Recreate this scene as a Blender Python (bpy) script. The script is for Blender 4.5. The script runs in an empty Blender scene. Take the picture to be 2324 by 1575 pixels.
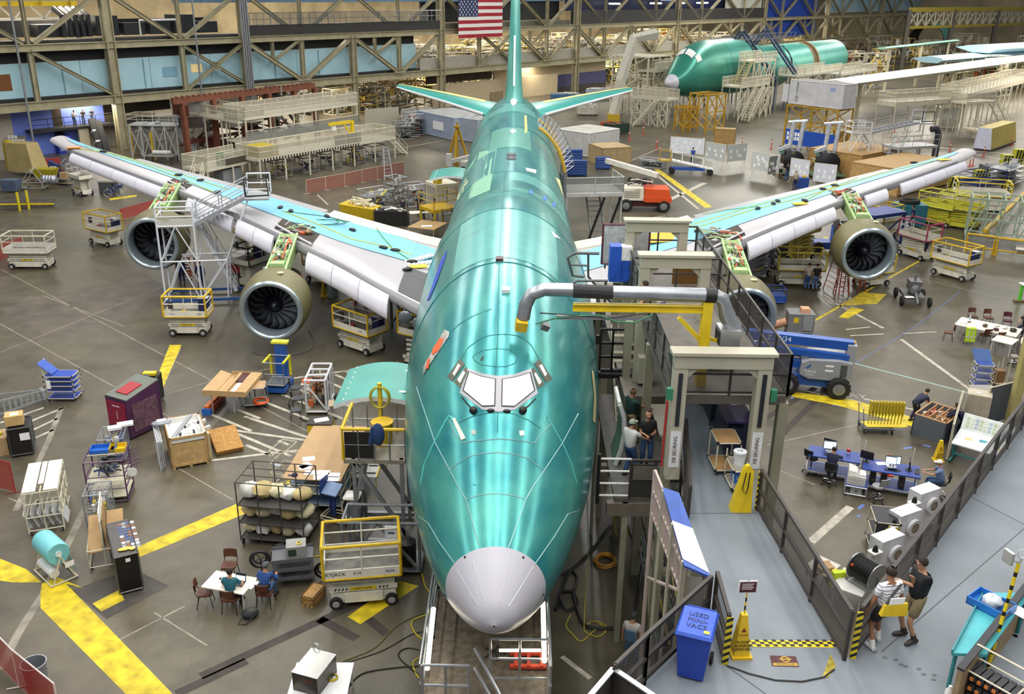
import bpy,math,random
from math import cos,sin
from mathutils import Vector as V,Matrix,Euler
random.seed(7)
SC=bpy.context.scene
COL=SC.collection
PI=math.pi
# -- camera
FPX,PITCH,ROLL,YAW=2093.9,.3730,.01356,-.00277
CAM=V((.346,0,17.52))
fw=V((sin(YAW)*cos(PITCH),cos(YAW)*cos(PITCH),-sin(PITCH)))
rt0=V((cos(YAW),-sin(YAW),0));up0=rt0.cross(fw)
rt=rt0*cos(ROLL)+up0*sin(ROLL);up=up0*cos(ROLL)-rt0*sin(ROLL)
cd=bpy.data.cameras.new('camera');cam=bpy.data.objects.new('camera',cd);COL.objects.link(cam)
cam.matrix_world=Matrix(((rt.x,up.x,-fw.x,CAM.x),(rt.y,up.y,-fw.y,CAM.y),(rt.z,up.z,-fw.z,CAM.z),(0,0,0,1)))
cd.sensor_width=36;cd.lens=FPX/2324*36;cd.clip_start=.1;cd.clip_end=900
SC.camera=cam
# -- light
SC.view_settings.view_transform='Standard';SC.view_settings.look='None'
SC.view_settings.gamma=1;SC.view_settings.use_curve_mapping=False
SC.view_settings.exposure=0.0
w=bpy.data.worlds.new('hall_air');SC.world=w;w.use_nodes=True
w.node_tree.nodes['Background'].inputs[0].default_value=(.92,.95,1,1)
w.node_tree.nodes['Background'].inputs[1].default_value=.30
def area(name,loc,sx,sy,power,col=(1,1,1),aim=None):
    l=bpy.data.lights.new(name,'AREA');l.shape='RECTANGLE';l.size=sx;l.size_y=sy;l.energy=power;l.color=col
    o=bpy.data.objects.new(name,l);COL.objects.link(o);o.location=loc
    if aim is not None:o.rotation_euler=(V(aim)-V(loc)).to_track_quat('-Z','Y').to_euler()
    return o
for x,p in ((-34,1),(-17,1),(-5.5,.75),(0.2,.75),(5.5,.75),(17,1),(34,1)):
    area('ceiling_lamp_row',(x,46,31),.8,110,10500*p,(1,.975,.93))
for x in (-45,0,45,90,130):
    area('ceiling_lamp_row',(x,165,31),1.5,110,14000 if x<40 else 30000,(1,.96,.88))
def wallp(s,z,u=0):return V((-43.5+.634*s+.773*u,103.5+.773*s-.634*u,z))
for s in (-8,30,68,104,140,180):
    for u,z,e in ((-9,4.9,3200),(-24,5.2,3200),(-14,15,6500),(-34,15,6500)):area('factory_lamp',wallp(s,z,u),24,3,e,(1,.88,.68))
for x,y in ((62,150),(85,175),(110,200),(90,140),(120,165),(60,190)):area('bay_fill_light',(x,y,14),20,3,5000,(1,.9,.72))  # unseen fill lights, added to brighten the far right bays
# -- pixel helpers: a point seen in the photo, put where it stands
def ray(px,py):return fw+rt*((px-1162)/FPX)-up*((py-787.5)/FPX)
def G(px,py,z=0):
    d=ray(px,py);return CAM+d*((z-CAM.z)/d.z)
def AY(px,py,y):
    d=ray(px,py);return CAM+d*((y-CAM.y)/d.y)
WN=V((.773,-.634,0));WD=V((.634,.773,0));W0=V((-43.5,103.5,0))
def SW(px,py,u=0):
    d=ray(px,py);t=((W0+WN*u-CAM).dot(WN))/d.dot(WN);q=CAM+d*t
    return (q-W0).dot(WD),q.z
# -- materials
MATS={}
def srgb(h):
    h=h.lstrip('#');c=[int(h[i:i+2],16)/255 for i in (0,2,4)]
    return tuple((x/12.92 if x<=.04045 else ((x+.055)/1.055)**2.4) for x in c)+(1,)
def mt(hexc,rough=.5,metal=0.,var=.12,scale=3.,emit=0,alpha=1.,coat=0):
    key=(hexc,rough,metal,var,scale,emit,alpha,coat)
    if key in MATS:return MATS[key]
    m=bpy.data.materials.new('paint_'+hexc.strip('#'));m.use_nodes=True
    nt=m.node_tree;b=nt.nodes['Principled BSDF'];c=srgb(hexc)
    b.inputs['Base Color'].default_value=c;b.inputs['Roughness'].default_value=rough;b.inputs['Metallic'].default_value=metal
    b.inputs['Alpha'].default_value=alpha;b.inputs['Coat Weight'].default_value=coat
    if emit:b.inputs['Emission Color'].default_value=c;b.inputs['Emission Strength'].default_value=emit
    if var:
        tc=nt.nodes.new('ShaderNodeTexCoord');n=nt.nodes.new('ShaderNodeTexNoise');n.inputs['Scale'].default_value=scale;n.inputs['Detail'].default_value=5
        r=nt.nodes.new('ShaderNodeValToRGB');r.color_ramp.elements[0].position=.3;r.color_ramp.elements[1].position=.7
        r.color_ramp.elements[0].color=tuple(x*(1-var*1.4) for x in c[:3])+(1,)
        r.color_ramp.elements[1].color=tuple(min(1,x*(1+var*.5)) for x in c[:3])+(1,)
        nt.links.new(tc.outputs['Object'],n.inputs['Vector']);nt.links.new(n.outputs['Fac'],r.inputs[0]);nt.links.new(r.outputs[0],b.inputs['Base Color'])
    MATS[key]=m;return m
def net(hexc,cell=.04,line=.35,rough=.6,fill=.0):
    """see-through mesh screen: wires with real gaps (object coords)"""
    key=('net',hexc,cell,line,fill)
    if key in MATS:return MATS[key]
    m=bpy.data.materials.new('screen_'+hexc.strip('#'));m.use_nodes=True;nt=m.node_tree;b=nt.nodes['Principled BSDF']
    b.inputs['Base Color'].default_value=srgb(hexc);b.inputs['Roughness'].default_value=rough
    b.inputs['Alpha'].default_value=line+fill
    MATS[key]=m;return m
WHITE=mt('#e4e4e0',.4);CREAM=mt('#d9d2ba');BEIGE=mt('#a89f84',.55);YEL=mt('#dcbf1e',.45);BLK=mt('#161616')
RUB=mt('#1d1c1b',.8);STEEL=mt('#9b9da0',.35,.7);ALU=mt('#c4c8cc',.3,.8);GREY=mt('#7c7f82');DGREY=mt('#3c3d40',.55)
BLUE=mt('#1d4fb0',.45);NAVY=mt('#1a2350');RED=mt('#a3202a');ORANGE=mt('#d9561e',.45);WOOD=mt('#b8935c',.65,0,.2,6)
PLY=mt('#c3a06a',.65,0,.22,4);CARD=mt('#b08f62',.75);PAPER=mt('#eeeeec',.7,0,0);GREEN=mt('#3a7a46');TEAL=mt('#2f8f8a',.45)
PAINTY=mt('#d8bf1e',.55,0,.35,2.5);GLASSY=mt('#20262c',.12,0,0);LAMP=mt('#fff3d6',.5,0,0,1,9);SCREEN=mt('#cfe2f2',.3,0,0,1,1.0)
# -- mesh builder
SPLIT=set('leg tire wheel support_column steel_column column post white_panel photo_print orange_end dark_case cover_seam rail_foot support_post beam_leg cradle jig_leg latch_cover drawer_handle white_roll beam'.split())
class M:
    def __init__(s):s.v=[];s.f=[];s.k=[]
    def add(s,vs,fs,k=0):
        n=len(s.v);s.v+=[tuple(v) for v in vs];s.f+=[tuple(i+n for i in f) for f in fs];s.k+=[k]*len(fs);return s
    def hexa(s,p,k=0):return s.add(p,[(0,3,2,1),(4,5,6,7),(0,1,5,4),(1,2,6,5),(2,3,7,6),(3,0,4,7)],k)
    def b(s,x0,y0,z0,x1,y1,z1,k=0):
        return s.hexa([(x0,y0,z0),(x1,y0,z0),(x1,y1,z0),(x0,y1,z0),(x0,y0,z1),(x1,y0,z1),(x1,y1,z1),(x0,y1,z1)],k)
    def box(s,c,d,rz=0,k=0,rx=0,ry=0):
        R=Euler((rx,ry,rz)).to_matrix();h=[(a*d[0]/2,b*d[1]/2,e*d[2]/2) for e in (-1,1) for a,b in ((-1,-1),(1,-1),(1,1),(-1,1))]
        return s.hexa([R@V(q)+V(c) for q in h],k)
    def _ax(s,p,q,ref=None):
        d=(q-p).normalized();r=ref or (V((0,0,1)) if abs(d.z)<.95 else V((0,1,0)))
        a=d.cross(r).normalized();return a,a.cross(d)
    def beam(s,p,q,w,h,k=0):
        p,q=V(p),V(q);a,c=s._ax(p,q)
        return s.hexa([o+a*(i*w/2)+c*(j*h/2) for o in (p,q) for i,j in ((-1,-1),(1,-1),(1,1),(-1,1))],k)
    def tube(s,p,q,r,n=6,k=0,r2=None,cap=True):
        p,q=V(p),V(q);a,c=s._ax(p,q);r2=r if r2 is None else r2
        vs=[o+(a*cos(2*PI*i/n)+c*sin(2*PI*i/n))*rr for o,rr in ((p,r),(q,r2)) for i in range(n)]
        fs=[(i,(i+1)%n,n+(i+1)%n,n+i) for i in range(n)]
        if cap:fs+=[tuple(range(n-1,-1,-1)),tuple(range(n,2*n))]
        return s.add(vs,fs,k)
    def path(s,pts,r,n=5,k=0,closed=False):
        pts=[V(p) for p in pts];m=len(pts);vs=[];pa=None
        for i in range(m):
            d=(pts[(i+1)%m]-pts[i-1]) if closed else (pts[min(i+1,m-1)]-pts[max(i-1,0)])
            if d.length<1e-6:d=V((0,0,1))
            a,c=s._ax(V((0,0,0)),d,pa)
            pa=c
            vs+=[pts[i]+(a*cos(2*PI*j/n)+c*sin(2*PI*j/n))*(r[i] if isinstance(r,(list,tuple)) else r) for j in range(n)]
        fs=[]
        for i in range(m if closed else m-1):
            e=((i+1)%m)*n;o=i*n
            fs+=[(o+j,o+(j+1)%n,e+(j+1)%n,e+j) for j in range(n)]
        if not closed:fs+=[tuple(range(n-1,-1,-1)),tuple(range((m-1)*n,m*n))]
        return s.add(vs,fs,k)
    def lathe(s,prof,c=(0,0,0),ax='z',n=20,k=0,cap=True):
        vs=[];c=V(c)
        for r,t in prof:
            for i in range(n):
                a=2*PI*i/n;x,y=r*cos(a),r*sin(a)
                vs.append(c+V({'z':(x,y,t),'y':(x,t,y),'x':(t,x,y)}[ax]))
        fs=[(j*n+i,j*n+(i+1)%n,(j+1)*n+(i+1)%n,(j+1)*n+i) for j in range(len(prof)-1) for i in range(n)]
        if cap:fs+=[tuple(range(n-1,-1,-1)),tuple(range((len(prof)-1)*n,len(prof)*n))]
        return s.add(vs,fs,k)
    def cyl(s,c,r,h,ax='z',n=16,k=0):return s.lathe([(r,0),(r,h)],c,ax,n,k)
    def sph(s,c,r,n=10,k=0):
        r=(r,r,r) if not isinstance(r,(tuple,list)) else r;m=max(4,n*2//3);c=V(c)
        vs=[c+V((r[0]*sin(PI*j/m)*cos(2*PI*i/n),r[1]*sin(PI*j/m)*sin(2*PI*i/n),r[2]*cos(PI*j/m))) for j in range(m+1) for i in range(n)]
        return s.add(vs,[(j*n+i,(j+1)*n+i,(j+1)*n+(i+1)%n,j*n+(i+1)%n) for j in range(m) for i in range(n)],k)
    def grid(s,rows,k=0,closed=False):
        n=len(rows[0]);vs=[p for r in rows for p in r];e=n if closed else n-1
        return s.add(vs,[(j*n+i,j*n+(i+1)%n,(j+1)*n+(i+1)%n,(j+1)*n+i) for j in range(len(rows)-1) for i in range(e)],k)
    def poly(s,pts,k=0):return s.add(pts,[tuple(range(len(pts)))],k)
    def prism(s,pts,z0,z1,k=0):
        n=len(pts);vs=[(x,y,z0) for x,y in pts]+[(x,y,z1) for x,y in pts]
        return s.add(vs,[tuple(range(n-1,-1,-1)),tuple(range(n,2*n))]+[(i,(i+1)%n,n+(i+1)%n,n+i) for i in range(n)],k)
    def slab(s,pts,d,k=0):
        """closed solid from a planar/curved outline pushed by vector d"""
        n=len(pts);d=V(d);vs=[V(p) for p in pts]+[V(p)+d for p in pts]
        return s.add(vs,[tuple(range(n-1,-1,-1)),tuple(range(n,2*n))]+[(i,(i+1)%n,n+(i+1)%n,n+i) for i in range(n)],k)
    def frame(s,x0,y0,z0,x1,y1,z1,r,k=0,n=4):
        c=[(x,y) for x,y in ((x0,y0),(x1,y0),(x1,y1),(x0,y1))]
        for i in range(4):
            a,d=c[i],c[(i+1)%4]
            s.tube((*a,z0),(*a,z1),r,n,k)
            for z in (z0,z1):s.tube((*a,z),(*d,z),r,n,k)
        return s
    def obj(s,name,mats,parent=None,smooth=False,label=None):
        if name in SPLIT and len(s.f)>6:
            P=list(range(len(s.v)))
            def fd(i):
                while P[i]!=i:P[i]=P[P[i]];i=P[i]
                return i
            for f in s.f:
                for v in f[1:]:P[fd(v)]=fd(f[0])
            R={}
            for f,k in zip(s.f,s.k):R.setdefault(fd(f[0]),[]).append((f,k))
            if len(R)>1:
                for fs in R.values():
                    ids=sorted({v for f,_ in fs for v in f});ix={v:i for i,v in enumerate(ids)};q=M();q.v=[s.v[i] for i in ids];q.f=[tuple(ix[v] for v in f) for f,_ in fs];q.k=[k for _,k in fs];o=q.obj(name,mats,parent,smooth,label)
                return o
        me=bpy.data.meshes.new(name);me.from_pydata(s.v,[],s.f)
        mats=mats if isinstance(mats,(list,tuple)) else [mats]
        for m in mats:me.materials.append(m)
        if len(mats)>1:me.polygons.foreach_set('material_index',s.k)
        if smooth:
            me.polygons.foreach_set('use_smooth',[True]*len(s.f))
            me.set_sharp_from_angle(angle=math.radians(smooth if smooth is not True else 40))
        me.update();o=bpy.data.objects.new(name,me);COL.objects.link(o)
        if parent is not None:o.parent=parent
        if label:o['label']=label
        return o
def thing(name,label,cat,loc=(0,0,0),rz=0,group=None):
    o=bpy.data.objects.new(name,None);COL.objects.link(o);o.location=loc;o.rotation_euler=(0,0,rz);o.empty_display_size=.2
    o['label']=label;o['category']=cat
    if group:o['group']=group
    return o
def tag(o,label,cat,group=None,loc=None,rz=None,kind=None):
    o['label']=label;o['category']=cat
    if group:o['group']=group
    if kind:o['kind']=kind
    if loc is not None:o.location=loc
    if rz is not None:o.rotation_euler=(0,0,rz)
    return o
def struct(o):o['kind']='structure';return o
def dup(root,label,loc,rz=0,group=None,sc=None):
    r=root.copy();COL.objects.link(r);r.location=loc;r.rotation_euler=(0,0,rz);r['label']=label
    if sc:r.scale=sc
    if group:r['group']=group
    for ch in root.children:
        c=ch.copy();COL.objects.link(c);c.parent=r
        for g in ch.children:
            d=g.copy();COL.objects.link(d);d.parent=c
    return r
def text(s,size,mat,parent,loc,rot=(0,0,0),name='lettering',ext=.002,align='CENTER'):
    c=bpy.data.curves.new(name,'FONT');c.body=s;c.size=size;c.extrude=ext;c.align_x=align;c.align_y='CENTER';c.resolution_u=2
    tmp=bpy.data.objects.new('tmp',c);me=bpy.data.meshes.new_from_object(tmp);bpy.data.objects.remove(tmp);bpy.data.curves.remove(c)
    me.materials.clear();me.materials.append(mat);o=bpy.data.objects.new(name,me);COL.objects.link(o);o.parent=parent;o.location=loc;o.rotation_euler=rot
    return o
def ang(p,q):return math.atan2(q[1]-p[1],q[0]-p[0])
# -- SETTING: floor and its paint
def floor_mat():
    m=bpy.data.materials.new('sealed_concrete');m.use_nodes=True;nt=m.node_tree;b=nt.nodes['Principled BSDF']
    N=nt.nodes.new;L=nt.links.new
    tc=N('ShaderNodeTexCoord')
    def noise(sc,det=6,rough=.6):
        n=N('ShaderNodeTexNoise');n.inputs['Scale'].default_value=sc;n.inputs['Detail'].default_value=det;n.inputs['Roughness'].default_value=rough;L(tc.outputs['Object'],n.inputs['Vector']);return n
    a=noise(.12);c=noise(1.1);d=noise(.45,8,.7)
    r=N('ShaderNodeValToRGB');e=r.color_ramp.elements;e[0].position=.32;e[1].position=.68
    e[0].color=srgb('#474338');e[1].color=srgb('#6c6553');L(a.outputs['Fac'],r.inputs[0])
    r2=N('ShaderNodeValToRGB');f=r2.color_ramp.elements;f[0].position=.3;f[1].position=.75;f[0].color=(.62,.61,.6,1);f[1].color=(1.12,1.1,1.08,1)
    L(c.outputs['Fac'],r2.inputs[0])
    mx=N('ShaderNodeMix');mx.data_type='RGBA';mx.blend_type='MULTIPLY';mx.inputs[0].default_value=.7
    L(r.outputs[0],mx.inputs[6]);L(r2.outputs[0],mx.inputs[7])
    r3=N('ShaderNodeValToRGB');g=r3.color_ramp.elements;g[0].position=.36;g[1].position=.52;g[0].color=(.6,.58,.56,1);g[1].color=(1,1,1,1)
    L(d.outputs['Fac'],r3.inputs[0])
    m2=N('ShaderNodeMix');m2.data_type='RGBA';m2.blend_type='MULTIPLY';m2.inputs[0].default_value=.75
    L(mx.outputs[2],m2.inputs[6]);L(r3.outputs[0],m2.inputs[7]);L(m2.outputs[2],b.inputs['Base Color'])
    rr=N('ShaderNodeMapRange');rr.inputs[3].default_value=.22;rr.inputs[4].default_value=.5;L(d.outputs['Fac'],rr.inputs[0]);L(rr.outputs[0],b.inputs['Roughness'])
    return m
floor=struct(M().b(-140,-5,-.3,260,420,0).obj('floor',floor_mat()))
PALE=mt('#bcb6a6',.6,0,.3,3);WORN=mt('#8f897c',.6,0,.35,2);JOINT=mt('#9c9484',.7,0,.3,2);DARKP=mt('#46413b',.6,0,.3,2);DARKJ=mt('#3b332e',.7,0,.3,2)
def strip(name,pix,width,mat,z=.004):
    """a painted line on the floor along points of the photo"""
    P=[G(*p) for p in pix];m=M()
    for p,q in zip(P,P[1:]):
        d=(q-p).normalized();n=V((-d.y,d.x,0))*width/2;o=V((0,0,z));m.poly([p-n+o,q-n+o,q+n+o,p+n+o])
    return m.obj(name,mat,floor)
def patchf(name,pix,mat,z=.005):return M().poly([G(*p)+V((0,0,z)) for p in pix]).obj(name,mat,floor)
for pix in ([(0,1268),(60,1292),(95,1322),(30,1322),(0,1318)],[(92,1345),(150,1325),(392,1575),(285,1575),(92,1380)],[(292,1250),(545,1140),(552,1168),(315,1265)],
            [(545,1140),(720,1060),(770,1030),(782,1048),(730,1080),(552,1168)],[(210,1370),(272,1338),(282,1362),(230,1388)],[(385,783),(412,783),(370,880),(347,880)],
            [(788,1400),(905,1318),(950,1330),(818,1417)],[(1483,384),(1496,384),(1617,470),(1600,472)],[(1917,693),(1955,663),(2012,668),(1990,690)],[(1903,720),(1933,697),(1962,703),(1925,723)],
            [(1805,890),(1925,905),(2080,950),(2070,968),(1900,920),(1795,900)],[(1850,550),(1875,537),(1885,545),(1855,562)],[(247,450),(312,442),(308,447),(250,455)],[(95,1325),(130,1310),(190,1335),(150,1325),(92,1345)]):
    patchf('yellow_floor_stripe',pix,PAINTY)
strip('pale_floor_line',[(140,925),(110,1000),(35,1160)],.22,WORN)
strip('pale_floor_line',[(195,1150),(100,1345),(40,1440),(0,1520)],.25,WORN)
strip('pale_floor_line',[(408,790),(345,930)],.12,WORN)
for a,b in (((0,985),(145,925)),((0,1010),(130,950)),((60,1003),(122,975)),((0,960),(100,925)),((0,1035),(20,1025))):strip('pale_floor_line',[a,b],.14,PALE)
# hatched keep-out area beside the nose
for i,(a,b) in enumerate((((520,975),(700,1000)),((478,940),(570,978)),((555,945),(720,1000)),((540,930),(590,950)),((600,912),(760,975)),((640,895),(790,955)),((540,985),(660,1035)),((558,1010),(620,1035)),((690,880),(800,925)),
                            ((645,870),(700,893)),((740,865),(800,890)),((760,850),(830,880)),((785,843),(850,868)),((740,985),(785,1005)),((632,1000),(655,1010)))):strip('white_hatch_line',[a,b],.16,PALE)
strip('white_hatch_line',[(480,1045),(560,1035),(680,1022),(740,1008)],.16,PALE)
strip('white_hatch_line',[(580,873),(700,853),(800,840),(905,822)],.16,PALE)
for l in ([(0,520),(150,545),(310,520)],[(95,670),(280,740)],[(0,735),(500,1010)],[(0,800),(420,630)],[(0,610),(360,800),(700,980)],[(240,935),(480,865),(620,835)],[(400,1060),(530,1135)],[(350,1390),(470,1465)],
          [(265,1455),(420,1375)],[(1580,800),(1850,720)],[(2000,610),(2324,690)],[(1980,590),(2324,640)],[(1740,1010),(1960,960)],[(1750,1060),(1850,1100)],[(20,1130),(130,1180)],[(560,1180),(740,1090)]):strip('saw_cut_joint',l,.05,JOINT,.002)
for l in ([(455,1535),(735,1405),(905,1330)],[(400,1575),(560,1500)],[(725,1405),(810,1450)],[(830,1400),(880,1440)],[(1760,1000),(1860,900)],[(1720,960),(1850,880)]):strip('trench_cover_line',l,.3,DARKJ,.003)
patchf('dark_floor_patch',[(163,1340),(300,1290),(385,1330),(242,1405)],DARKP,.003)
patchf('dark_floor_patch',[(0,700),(330,620),(420,680),(100,780)],mt('#5e564b',.45,0,.3,1),.0015)
for l,wd in (([(1475,385),(1585,474)],.25),([(1690,790),(1770,830)],.14),([(1960,905),(2075,930)],.14),([(2045,770),(2230,905)],.2),([(1860,670),(2005,745)],.2),([(1925,905),(2100,960)],.12),([(1800,880),(1985,925),(2080,950)],.12),([(1920,748),(1975,742)],.12),([(1930,762),(2005,758)],.12),([(2050,757),(2125,753)],.12),
              ([(1505,460),(1600,415)],.5),([(1430,500),(1510,490)],.12),([(500,410),(700,375),(1010,318)],.16),([(720,442),(745,465)],.12),([(2020,205+120),(2324,352)],.5),([(2160,340),(2324,372)],.35),([(1500,335),(1420,370),(1480,385)],.12),([(1840,1230),(1930,1150)],.3),([(1480,1160),(1540,1200)],.25),([(1275,1490),(1340,1540)],.15)):
    strip('white_floor_line',l,wd,PALE)
strip('green_tape_line',[(1940,825),(2210,895)],.1,mt('#8fb8b0',.5,0,.1));strip('blue_tape_line',[(1940,825),(2080,740),(2180,660)],.05,mt('#54679a',.5,0,.1))
for i in range(7):strip('white_hatch_line',[(1395+i*14,545-i*6),(1450+i*18,495+i*1)],.14,PALE)
strip('yellow_floor_line',[(1845,730),(2090,590)],.16,PAINTY);strip('blue_tape_mark',[(1865,895),(1862,905)],.15,mt('#5d76b8',.5,0,0))
for a,b in (((1948,1155),(1960,1145)),((2070,1015),(2050,1018)),((2095,1010),(2112,1014)),((1890,918),(1908,922)),((1800,900),(1796,905)),((2055,960),(2062,955)),((1945,1172),(1953,1170))):strip('blue_tape_mark',[a,b],.12,mt('#5d76b8',.5,0,0))
WAYT=G(1930,897);to=text('WAY',.62,PALE,floor,WAYT+V((0,0,.006)),(0,0,-.28),'lettering',.001)
# -- SETTING: truss wall behind the aircraft
OLIVE=mt('#a69e80',.6,0,.15,1);LBLUE=mt('#acd2de',.6,0,.08,.5);DARK=mt('#1c1c1e',.7,0,.2);CHAR=mt('#333230',.7,0,.15);NAVYW=mt('#18235a');PARA=mt('#a5a194',.7)
wall=struct(thing('wall_back','olive steel truss wall behind the airplane','wall'));del wall['category']
def wbeam(name,a,b,w,mat=OLIVE,u=0,dep=.5,par=None):
    m=M();p,q=wallp(*a,u),wallp(*b,u);d=(q-p).normalized();n=d.cross(WN).normalized()*w/2;e=WN*dep/2
    # flanged section: web + two flanges
    m.hexa([p-n-e*.3,q-n-e*.3,q+n-e*.3,p+n-e*.3,p-n+e*.3,q-n+e*.3,q+n+e*.3,p+n+e*.3])
    for sg in (-1,1):
        c=n*sg;t=n*(sg*.8);m.hexa([p+t-e,q+t-e,q+c-e,p+c-e,p+t+e,q+t+e,q+c+e,p+c+e])
    return m.obj(name,mat,par or wall)
for s in (-17,0,17,51,68,85,119,158,195,235,275):wbeam('steel_column',(s,0),(s,24),.95,dep=.9)
for s in (34,102):wbeam('steel_column',(s,0),(s,11),.75,dep=.8)
for z,h in ((5.45,.9),(11.1,.7),(16.8,.6)):wbeam('long_beam',(-40,z),(300,z),h,dep=.7)
for x0 in (-17,0,17,34,51,68,85,102,119,138,158,177,195,215,235,255,275):
    w2=17 if x0<119 else 19;mid=x0+w2/2
    if x0 in (0,51):
        wbeam('diagonal_brace',(x0+8.5,10.8),(x0+w2,5.8),.3);wbeam('diagonal_brace',(x0+8.5,5.8),(x0+w2,10.8),.3);wbeam('gusset_plate',(mid+3.8,8.3),(mid+4.8,8.3),.9,dep=.6)
    elif x0==-17:wbeam('diagonal_brace',(mid,10.8),(x0+w2,5.8),.35)
    else:
        wbeam('diagonal_brace',(x0+.4,10.7),(mid,5.7),.5);wbeam('diagonal_brace',(mid,5.7),(x0+w2-.4,10.7),.5);wbeam('gusset_plate',(mid-1,6),(mid+1,6),.8,dep=.7)
        wbeam('thin_brace',(x0+4,10.7),(x0+4,8.6),.22);wbeam('thin_brace',(x0+4.3,8.6),(mid-.4,10.7),.22)
    wbeam('truss_post',(mid,5.8),(mid,10.8),.5)
    wbeam('diagonal_brace',(x0,16.6),(mid-.5,11.5),.4);wbeam('diagonal_brace',(mid+.5,11.5),(x0+w2,16.6),.4);wbeam('truss_post',(mid,11.4),(mid,16.6),.3)
def wpanel(name,s0,z0,s1,z1,mat,u=-1.2,dep=.3,par=None):
    return M().hexa([wallp(s0,z0,u),wallp(s1,z0,u),wallp(s1,z1,u),wallp(s0,z1,u),wallp(s0,z0,u-dep),wallp(s1,z0,u-dep),wallp(s1,z1,u-dep),wallp(s0,z1,u-dep)]).obj(name,mat,par or wall)
for a,b in zip((-40,-14,-3,5,12.8,17.3,25.5,34.3,42),(-14,-3,5,12.8,17.3,25.5,34.3,42,47)):wpanel('blue_panel',a+.03,6.2,b-.03,9.55,LBLUE)
for s in (-16.5,-5,4.2,22,29):wpanel('panel_conduit',s,6.3,s+.07,9.4,mt('#6f97a8',.6,0,0),-1.1,.08)
wpanel('wood_framed_opening',-13.4,7.0,-10.3,8.6,mt('#7a4a22',.6),-1.15,.1);wpanel('notice',-13.1,7.4,-12.2,8.3,PAPER,-1.1,.05)
wpanel('lit_office_window',10.2,7.6,11.6,8.5,mt('#d8bf86',.5,0,.3,6,.5),-1.15,.1);wpanel('access_panel',6.5,7.3,8.3,8.4,mt('#84b3c8',.6),-1.14,.05)
wpanel('dark_floor_edge',-40,5.9,47,6.2,BLK,-.4,1.2);wpanel('dark_space_sheet',-40,9.55,47,10.9,DARK,-1.6,.4)
wpanel('mezzanine_slab',17.5,11.5,50.5,12.7,CHAR,.3,1.5);wpanel('mezzanine_slab',-40,11.3,17,11.75,CHAR,-.6,2);wpanel('mezzanine_slab',51.5,11.2,84,12.2,mt('#6b6a5c',.7),-.8,1.5)
wpanel('mezzanine_slab',85.5,11.4,157,13.6,CHAR,.2,2)
wpanel('low_parapet',47,5.9,158,7.5,PARA,-.4,.4)
wpanel('gallery_front',85,13.6,157,18,mt('#1b2450',.35,0,.3,.4),-2.5,.3);wpanel('gallery_soffit',85,18,157,22,DARK,-2,.3)
wpanel('gallery_front',51,12.2,85,15.4,mt('#2a2c2c',.6,0,.3,.4),-4,.3);wpanel('blue_panel',10,15.2,85,19,mt('#7d9dbd',.6),-3,.3)
wpanel('blue_panel',159,7.0,190,16,mt('#2147a8'),-.9,.3);wpanel('white_panel',140,12.2,157,22,mt('#cfd0c4',.6),-.5,.3);wpanel('blue_panel',196,12,280,24,mt('#9dbccb',.6),-1,.3);wpanel('blue_panel',160,16.3,194,24,mt('#2a55b5',.6),-1,.3)
wpanel('blue_white_panel',277,12,340,26,mt('#c8d2dc',.6),-1,.3);wpanel('blue_stripe',277,11.4,340,14,mt('#22439c',.6),-.8,.3)
for k,(a,b) in enumerate(((96,97),(110,111.5),(120,121.5),(128,130))):wpanel('gallery_lamp',a,14.6,b+1.6,14.9,mt('#f2efe2',.5,0,0,1,1.5),-.3,.8)
wpanel('gallery_screen',116,15.2,121,16.4,mt('#9fb4e8',.4,0,0,1,.9),-2.3,.05);wpanel('gallery_screen',121.6,15.0,123,17,mt('#c98fb8',.4,0,0,1,.7),-2.3,.05)
# gallery railing on the mezzanine
m=M()
for i in range(0,34):m.tube(wallp(17.6+i,12.7,.6),wallp(17.6+i,14.1,.6),.035 if i%3 else .07,4)
m.tube(wallp(17.6,14.1,.6),wallp(50.5,14.1,.6),.05,4);m.tube(wallp(17.6,13.4,.6),wallp(50.5,13.4,.6),.03,4)
m.obj('mezzanine_railing',STEEL,wall)
wpanel('railing_screen',18,12.75,48,14.0,net('#77776f',.05,.3),.55,.02)
# behind the wall: far walls and low partitions
BACKW=mt('#c9b48a',.7,0,.25,.3)
wpanel('dark_space_sheet',-40,11.7,17,13.4,DARK,-8)  # near-black sheet standing in for shade behind the upper left truss
struct(M().hexa([V((60,330,0)),V((420,250,0)),V((420,252,0)),V((60,332,0)),V((60,330,30)),V((420,250,30)),V((420,252,30)),V((60,332,30))]).obj('wall_end',mt('#a8997a',.7,0,.3,.15)))
far=struct(M().hexa([wallp(-60,0,-62),wallp(330,0,-62),wallp(330,24,-62),wallp(-60,24,-62),wallp(-60,0,-63),wallp(330,0,-63),wallp(330,24,-63),wallp(-60,24,-63)]).obj('wall_far',BACKW))
upper=struct(M().hexa([wallp(-60,5.6,-1.8),wallp(158,5.6,-1.8),wallp(158,6.0,-1.8),wallp(-60,6.0,-1.8),wallp(-60,5.6,-40),wallp(158,5.6,-40),wallp(158,6.0,-40),wallp(-60,6.0,-40)]).obj('floor_mezzanine',mt('#7d7768',.6)))
part=struct(thing('wall_lower','lower rooms under the truss wall','wall'));del part['category']
wpanel('violet_wall',-10.3,0,-6,5.3,mt('#6a80d8',.6,0,.1,1,.0),-3,.3,part);wpanel('violet_wall',-4.8,0,0,5.3,mt('#6a80d8',.6,0,.1,1,.0),-3.4,.3,part);wpanel('dark_door',-6,0,-4.8,5.3,mt('#3a2f26',.6),-3.3,.3,part);wpanel('beige_wall',-40,0,-10.3,5.3,mt('#b5ada2',.7),-2.8,.3,part)
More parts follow.
